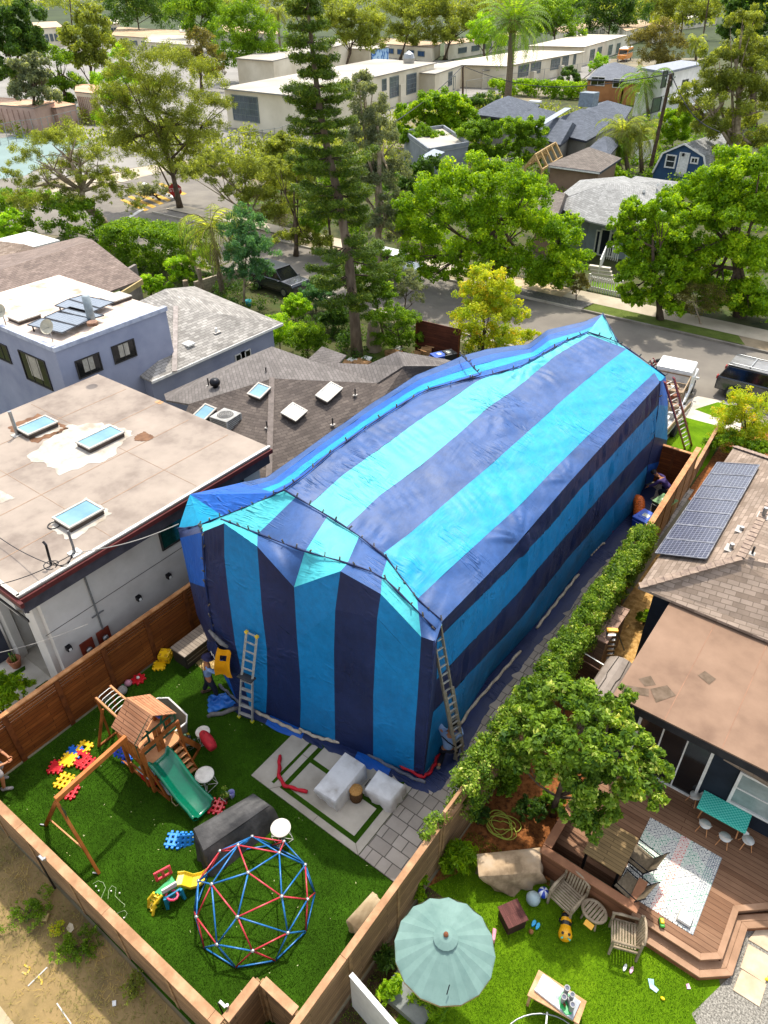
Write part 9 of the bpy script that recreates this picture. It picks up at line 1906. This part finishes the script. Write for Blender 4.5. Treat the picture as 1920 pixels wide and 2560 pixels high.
# red ladder
a,b=P(1712,1122),P(1729,1112);tp_=PX(1662,955,-6.0);c,d=tp_,tp_+(b-a);RL=plastic('ladder red','9c4a4c',.5)
t=ladder('long red fibreglass ladder standing on the front lawn against the tarp corner',a,b,c,d,14,RL,AL,rd=.1,rw=.04)
t=ladder('top of second red ladder rising behind far corner of the tarp',P(1660,985),P(1668,975),hpt((1660,985),(1625,900)),hpt((1668,975),(1633,895)),9,RL,AL)
t=thing('spare_wheel','dark tyre standing behind the white truck near tarp corner','tyre',P(1650,935));c=P(1648,918,.5);MB().tube([c+Vc((.35*cos(i*.4488),.1*sin(i*.4488),.35*sin(i*.4488))) for i in range(14)],.1,8,closed=True).build('tyre',plastic('tyre','1c1c1e',.8),t,smooth=True);MB().lathe([(.001,0),(.2,.02)],12,c).build('rim',GAL,t)
SKIN=mat('skin','a8714e','94603f',6,rough=.6);SKINL=mat('skin light','c98c66','b57a55',6,rough=.6)
def skinmesh(name,J,E,mt,parent,extra=None,root=0,sub=2):
    me=bpy.data.meshes.new(name);me.from_pydata([tuple(j[:3]) for j in J],E,[]);o=bpy.data.objects.new(name,me);C.objects.link(o)
    md=o.modifiers.new('skin','SKIN');md.use_smooth_shade=True;md.branch_smoothing=.6
    for i,j in enumerate(J):v=me.skin_vertices[0].data[i];r=j[3];v.radius=(r,j[4] if len(j) > 4 else r);v.use_root=(i == root)
    s=o.modifiers.new('sub','SUBSURF');s.levels=sub;s.render_levels=sub
    dg=bpy.context.evaluated_depsgraph_get();ev=o.evaluated_get(dg);m2=bpy.data.meshes.new_from_object(ev);bpy.data.objects.remove(o);bpy.data.meshes.remove(me)
    if extra:
        vs=[v.co[:] for v in m2.vertices]+list(extra.v);k=len(m2.vertices);fs=[tuple(p.vertices) for p in m2.polygons]+[tuple(k+i for i in f) for f in extra.f];m3=bpy.data.meshes.new(name);m3.from_pydata(vs,[],fs);m2=m3
    m2.name=name;m2.materials.clear();m2.materials.append(mt);m2.shade_smooth();o=bpy.data.objects.new(name,m2);C.objects.link(o);o.parent=parent;return o
def person(label,loc,rz,J,shirt,trousers,skin,shoes,hair=None,hat=None,shorts=False,sleeves=1.0,sc=1.0,extras=None):
    """J: dict of joints in metres, facing +Y"""
    t=thing('person',label,'person',loc,rz);t.scale=(sc*1.12,sc*1.12,sc);V={k:Vc(v) for k,v in J.items()}
    n=['pel','waist','chest','neck','head0','head1','shL','elL','wrL','haL','shR','elR','wrR','haR','hipL','knL','anL','hipR','knR','anR']
    rad=dict(pel=.125,waist=.11,chest=.13,neck=.055,head0=.075,head1=.085,sh=.06,el=.042,wr=.028,ha=.032,hip=.085,kn=.056,an=.038);V['head0']=V['neck'].lerp(V['head'],.45);V['head1']=V['head'].copy()
    pts=[(*V[k],rad.get(k,rad.get(k[:-1],.05))) for k in n];ix={k:i for i,k in enumerate(n)}
    E=[('pel','waist'),('waist','chest'),('chest','neck'),('neck','head0'),('head0','head1'),('chest','shL'),('shL','elL'),('elL','wrL'),('wrL','haL'),('chest','shR'),('shR','elR'),('elR','wrR'),('wrR','haR'),('pel','hipL'),('hipL','knL'),('knL','anL'),('pel','hipR'),('hipR','knR'),('knR','anR')]
    ex=MB()
    for s in 'LR':
        w_,h_=V['wr'+s],V['ha'+s];d=(h_-w_).normalized();side=d.cross(Vc((0,0,1)));
        if side.length < .1:side=Vc((1,0,0))
        side.normalize();dn_=side.cross(d)
        for i,l in enumerate((.062,.07,.066,.052)):p=h_+side*((i-1.5)*.019)+d*.02;ex.tube([p,p+d*l*.5,p+d*l*.85-dn_*.012*(1 if dn_.z > 0 else -1),p+d*l-dn_*.028*(1 if dn_.z > 0 else -1)],[.010,.009,.008,.006],6)
        p=w_.lerp(h_,.5)+side*(.03 if s == 'L' else -.03);ex.tube([p,p+d*.03+side*(.025 if s == 'L' else -.025),p+d*.06+side*(.03 if s == 'L' else -.03)],[.012,.010,.007],6)
    hd=V['head'];fwd=(V['face'] if 'face' in V else Vc((0,1,0))).normalized();up_=(V['head']-V['neck']).normalized();sd_=fwd.cross(up_).normalized()
    nose=hd+fwd*.095-up_*.01;ex.tube([hd+fwd*.085+up_*.03,nose,hd+fwd*.085-up_*.02],[.008,.014,.008],6)
    for s in (-1,1):ex.tube([hd+sd_*s*.083+up_*.02,hd+sd_*s*.094,hd+sd_*s*.083-up_*.025],[.01,.016,.008],6)
    skinmesh('body',pts,[(ix[a],ix[b]) for a,b in E],skin,t,ex)
    FD=mat('face dark','2a1c16');m=MB()
    for s in (-1,1):m.lathe([(.001,-.006),(.009,0),(.001,.006)],8,hd+fwd*.088+sd_*s*.03+up_*.022)
    m.build('eyes',FD,t,local=True);MB().tube([hd+fwd*.086-up_*.045-sd_*.02,hd+fwd*.09-up_*.048,hd+fwd*.086-up_*.045+sd_*.02],.005,5).build('mouth',mat('lips','8a4a3c'),t,local=True)
    g=1.22;SH_=['waist','chest','neck0','shL','elL','slL','shR','elR','slR','pel2'];V['neck0']=V['chest'].lerp(V['neck'],.62);V['pel2']=V['pel']+(V['waist']-V['pel'])*.05
    for s in 'LR':
        V['sl'+s]=V['el'+s].lerp(V['wr'+s],.85) if sleeves >= 1 else V['sh'+s].lerp(V['el'+s],.8)
        if sleeves < 1:V['el'+s+'_']=V['sh'+s].lerp(V['el'+s],.5)
    r2=dict(waist=.135,chest=.155,neck0=.07,pel2=.15);lst=[]; 
    for k in SH_:
        p=V.get(k+'_',V[k]) if k.startswith('el') and sleeves < 1 else V[k];r=r2.get(k,{'sh':.08,'el':.06 if sleeves >= 1 else .07,'sl':.045 if sleeves >= 1 else .068}.get(k[:2],.06));lst.append((*p,r))
    jx={k:i for i,k in enumerate(SH_)};E2=[('pel2','waist'),('waist','chest'),('chest','neck0'),('chest','shL'),('shL','elL'),('elL','slL'),('chest','shR'),('shR','elR'),('elR','slR')]
    skinmesh('shirt',lst,[(jx[a],jx[b]) for a,b in E2],shirt,t,root=9)
    TR_=['pel','hipL','knL','cuL','hipR','knR','cuR','w2'];V['w2']=V['pel'].lerp(V['waist'],.5)
    for s in 'LR':V['cu'+s]=V['kn'+s].lerp(V['an'+s],.9) if not shorts else V['hip'+s].lerp(V['kn'+s],.95)
    lst=[]
    for k in TR_:p=V[k] if not (shorts and k[:2] == 'kn') else V['hip'+k[-1]].lerp(V['kn'+k[-1]],.55);lst.append((*p,{'pe':.15,'hi':.112,'kn':.08 if not shorts else .11,'cu':.06 if not shorts else .105,'w2':.14}[k[:2]]))
    jx={k:i for i,k in enumerate(TR_)};skinmesh('trousers' if not shorts else 'shorts',lst,[(jx[a],jx[b]) for a,b in [('pel','w2'),('pel','hipL'),('hipL','knL'),('knL','cuL'),('pel','hipR'),('hipR','knR'),('knR','cuR')]],trousers,t)
    for s in 'LR':
        a=V['an'+s];f=V.get('foot'+s,Vc((0,1,0)));f=f.normalized();p=a-f*.05;MB().tube([Vc((p.x,p.y,a.z-.0)),Vc((p.x,p.y,a.z-.045)),a+f*.06-Vc((0,0,.04)),a+f*.16-Vc((0,0,.05)),a+f*.2-Vc((0,0,.055))],[.042,.048,.046,.042,.02],9).build('shoe',shoes,t,local=True,smooth=True)
    if hair:MB().lathe([(.1,-.03),(.1,.03),(.08,.08),(.04,.105),(.001,.11)],14,cap=False).build('hair',hair,t,local=True,smooth=True).location=hd-fwd*.018+up_*.015
    if hat:
        hm,brim=hat;o=MB().lathe([(brim,-.005),(.1,.03),(.1,.07),(.075,.12),(.03,.135),(.001,.137)],18,cap=False).build('hat',hm,t,local=True,smooth=True);o.location=hd+up_*.035;o.rotation_euler=up_.to_track_quat('Z','Y').to_euler()
    return t
CHM=mat('chambray shirt','7f97b8','6780a4',8,rough=.8,bump=.3,bscale=30);DNM=mat('dark trousers','1d2130','141722',8,rough=.85);BTS=mat('brown boots','5a4636','41322a',6)
base=dict(pel=(0,0,.88),waist=(0,.02,1.02),chest=(0,.05,1.27),neck=(0,.05,1.46),head=(0,.1,1.62),shL=(.18,.05,1.36),shR=(-.18,.05,1.36),elL=(.22,.1,1.1),elR=(-.22,.1,1.1),wrL=(.22,.25,.95),wrR=(-.22,.25,.95),haL=(.22,.31,.93),haR=(-.22,.31,.93),hipL=(.1,0,.84),hipR=(-.1,0,.84),knL=(.12,.04,.47),knR=(-.12,.04,.47),anL=(.12,-.01,.08),anR=(-.12,-.01,.08))
J=dict(base);J.update(elL=(.26,.22,1.24),wrL=(.2,.42,1.4),haL=(.17,.47,1.46),elR=(-.22,.3,1.3),wrR=(-.1,.46,1.45),haR=(-.06,.5,1.5),knL=(.14,.1,.46),anL=(.16,.12,.08),knR=(-.14,-.04,.46),anR=(-.18,-.18,.08),face=(.1,1,.1))
w1_=P(538,1742);t=person('worker in blue shirt, dark trousers and wide hat reaching up at tarp edge',(w1_.x-.12,w1_.y-.02,0),-.55,J,CHM,DNM,SKIN,BTS,hat=(mat('hat navy','2e2c4a','211f38',6,rough=.9),.17),sc=.97)
o=MB().tube([Vc((-.17,-.07,1.3)),Vc((-.1,-.09,1.15)),Vc((.12,-.1,1.0))],.012,5).build('back_strap',DKM,t,local=True)
J=dict(base);J.update(pel=(0,-.02,.52),waist=(0,.03,.68),chest=(0,.1,.93),neck=(0,.14,1.12),head=(.02,.2,1.26),shL=(.18,.1,1.0),shR=(-.18,.1,1.03),elR=(-.3,.25,1.08),wrR=(-.36,.42,1.24),haR=(-.37,.46,1.31),elL=(.24,.24,.85),wrL=(.15,.42,.9),haL=(.1,.47,.92),hipL=(.1,0,.5),hipR=(-.1,0,.5),knL=(.16,.34,.44),anL=(.16,.14,.08),knR=(-.14,.18,.1),anR=(-.14,-.24,.09),footR=(0,.3,-1),face=(0,1,.05))
w2_=P(1116,1902);t=person('worker in blue shirt kneeling beside long ladder with arm raised to the tarp seam',(w2_.x+.02,w2_.y,0),.35,J,CHM,DNM,SKIN,mat('boots pale','8f8a7c','6f6a5e'),hair=mat('hair black','1a1614','100d0c'),sc=1.08)
MB().tube([Vc((-.16,-.02,.98)),Vc((0,-.06,.86)),Vc((.16,-.04,.72))],.012,5).build('back_strap',DKM,t,local=True)
# third worker crouching by the bins
J=dict(base);J.update(pel=(0,-.1,.55),waist=(0,.02,.66),chest=(0,.22,.8),neck=(0,.4,.9),head=(0,.52,.97),shL=(.17,.26,.86),shR=(-.17,.26,.86),elL=(.25,.5,.8),wrL=(.2,.76,.85),haL=(.19,.82,.86),elR=(-.22,.4,.62),wrR=(-.2,.58,.45),haR=(-.2,.62,.4),hipL=(.1,-.08,.52),hipR=(-.1,-.08,.52),knL=(.16,.22,.46),anL=(.16,-.02,.08),knR=(-.16,.2,.42),anR=(-.16,-.06,.08),face=(0,1,-.2))
w3_=P(1656,1245);t=person('worker in purple shirt and dark cap crouching behind the bins at tarp corner',(w3_.x+.1,w3_.y-.1,0),1.45,J,mat('purple shirt','4c3d72','3b2f5c',8,rough=.85),DNM,SKIN,BTS,hat=(mat('cap dark','2d2622','1e1917'),.11),sc=1.05)
# man at left edge
J=dict(base);J.update(pel=(0,0,.9),elL=(.25,.12,1.1),wrL=(.1,.32,1.0),haL=(.04,.36,.98),elR=(-.24,.12,1.1),wrR=(-.08,.33,1.02),haR=(-.03,.37,.99),knL=(.14,.12,.5),anL=(.16,.06,.09),knR=(-.14,.03,.48),anR=(-.16,-.12,.09),face=(0,1,-.3),head=(0,.12,1.6))
w4_=P(24,1965);t=person('man in white t-shirt and light grey shorts cut off by the left edge',(w4_.x-.16,w4_.y-.06,0),-.75,J,mat('white tee','d5d2dc','b9b6c2',8,rough=.85),mat('grey shorts','b9b1ae','9a928f',8,rough=.85),SKINL,mat('grey shoes','a5a3a0','7d7b78',8),hair=mat('hair brown','3a2a1e'),shorts=True,sleeves=.5)
# yellow tarp bag and work gear at open corner
t=thing('yellow_tarp_flap','orange yellow heavy fabric bag clipped to the tarp corner above the worker','bag',P(560,1660));YF=mat('yellow vinyl','dd9a0a','c28306',3,rough=.45,bump=.4,bscale=5)
g=[[PB(544,1617,-.12),PB(582,1630,-.16)],[PB(545,1640,-.16),PB(583,1650,-.2)],[PB(542,1680,-.2),PB(583,1688,-.22)],[PB(548,1690,-.18),PB(581,1695,-.2)]]
m=MB();O0,O1=PB(544,1617,-.12),PB(580,1632,-.12);Q0,Q1=PB(541,1686,-.2),PB(583,1694,-.2);n_=10;fr_v=[]
for i in range(n_+1):
    for j in range(n_+1):u,v=i/n_,j/n_;p=O0.lerp(O1,u).lerp(Q0.lerp(Q1,u),v);fr_v.append(p+Vc((0,-.05*sin(u*7+v*2)-.06*sin(v*3.1),.02*sin(u*9))))
m.add(fr_v,[(i*(n_+1)+j,(i+1)*(n_+1)+j,(i+1)*(n_+1)+j+1,i*(n_+1)+j+1) for i in range(n_) for j in range(n_) if not (2 < i < 6 and 2 <= j <= 3)]);m.build('fabric',YF,t,smooth=True)
t=thing('grey_blanket_roll','grey padded sleeve hanging across the dark tarp corner','blanket',P(530,1600));a,b=PB(522,1575,-.1),PB(570,1618,-.12);MB().tube([a,a.lerp(b,.3)+Vc((0,-.03,.03)),a.lerp(b,.7)+Vc((0,-.04,0)),b],[.03,.06,.07,.04],10).build('roll',mat('grey felt','77736f','5c5956',10,rough=.95,bump=.4),t,smooth=True)
t=thing('navy_cloth','dark navy cloth with white ties hanging beside the yellow bag','cloth',P(530,1640));m=MB();A_,B__,C1_,D1_=PB(518,1600,-.08),PB(546,1610,-.1),PB(545,1650,-.16),PB(522,1628,-.1);vs=[]
for i in range(7):
    for j in range(7):u,v=i/6,j/6;p=A_.lerp(B__,u).lerp(D1_.lerp(C1_,u),v);vs.append(p+Vc((0,-.04*sin(u*8+v*3),0)))
m.add(vs,[(i*7+j,(i+1)*7+j,(i+1)*7+j+1,i*7+j+1) for i in range(6) for j in range(6)]);m.build('fabric',T_NV,t,smooth=True)
for i in range(3):q=PB(527+i*6,1628+i*8,-.2);MB().bar(q,q+Vc((.03,0,-.16)),.015,.015).build('tie',WHT,t)
t=thing('blue_tarp_heap','crumpled bright blue tarp heap with grey edge lying on turf at worker feet','tarp',P(545,1770));TB=mat('tarp bright blue','2b74c4','1d58a5',3,rough=.45,bump=.8,bscale=7,spec=.5);cn=[P(518,1748),P(560,1738),P(598,1765),P(580,1775),P(522,1785)];m=MB();n_=22;vs=[]
A_,B__,C1_,D1_=P(520,1742),P(565,1735),P(600,1764),P(520,1782)
for i in range(n_+1):
    for j in range(n_+1):
        u,v=i/n_,j/n_;p=A_.lerp(B__,u).lerp(D1_.lerp(C1_,u),v);e=min(u,1-u,v,1-v);vs.append(p+Vc((.03*sin(v*20+u*5),.03*sin(u*17),.01+min(1,e*5)*(.09+.08*abs(sin(u*11+v*6))+.06*sin(v*17-u*8)))))
m.add(vs,[(i*(n_+1)+j,(i+1)*(n_+1)+j,(i+1)*(n_+1)+j+1,i*(n_+1)+j+1) for i in range(n_) for j in range(n_)]);m.build('fabric',TB,t,smooth=True);MB().tube([P(518,1792,.03),P(528,1786,.05),P(556,1784,.05),P(578,1774,.06),P(596,1770,.05)],[.05,.07,.06,.07,.05],8).build('grey_hem',MC['grey felt'],t,smooth=True)
# alley scraps
props(MB().slab([P(174,2306,.03),P(182,2310,.04),P(185,2322,.03),P(175,2334,.02),P(165,2320,.03)],.02).build('broken_tile',mat('scrap pale','cdbfa4','b3a58a')),'pale broken board scrap lying between weeds in alley','scrap');props(MB().box(P(113,2293,.05),(.14,.16,.08),rz=.6).build('stone_block',mat('stone yellow','c9b07a','a08a58'),bevel=.02),'small yellowish stone block beside the alley weeds','stone');props(MB().slab([P(280,2502,.02),P(290,2500,.05),P(290,2514,.03),P(281,2516,.02)],.01).build('paper_scrap',WHT),'small white paper scrap on dry grass in the alley','scrap')
PYW=mat('spray yellow','c9a52a','a0946a',12,rough=.95,lo=.4,hi=.6)
def spray(pts,w_,m_,z=.0):o=MB();[o.bar(P(*a,z),P(*b,z),w_,.004) for a,b in zip(pts,pts[1:])];x=o.build('spray_mark',m_);x['kind']='structure'
spray([(70,2465),(118,2418)],.03,WPn,.0);spray([(142,2508),(178,2560)],.025,WPn,.001);spray([(60,2412),(75,2420),(68,2436),(55,2430)],.04,PYW,.001);spray([(95,2440),(105,2452),(103,2462)],.04,PYW,.003)
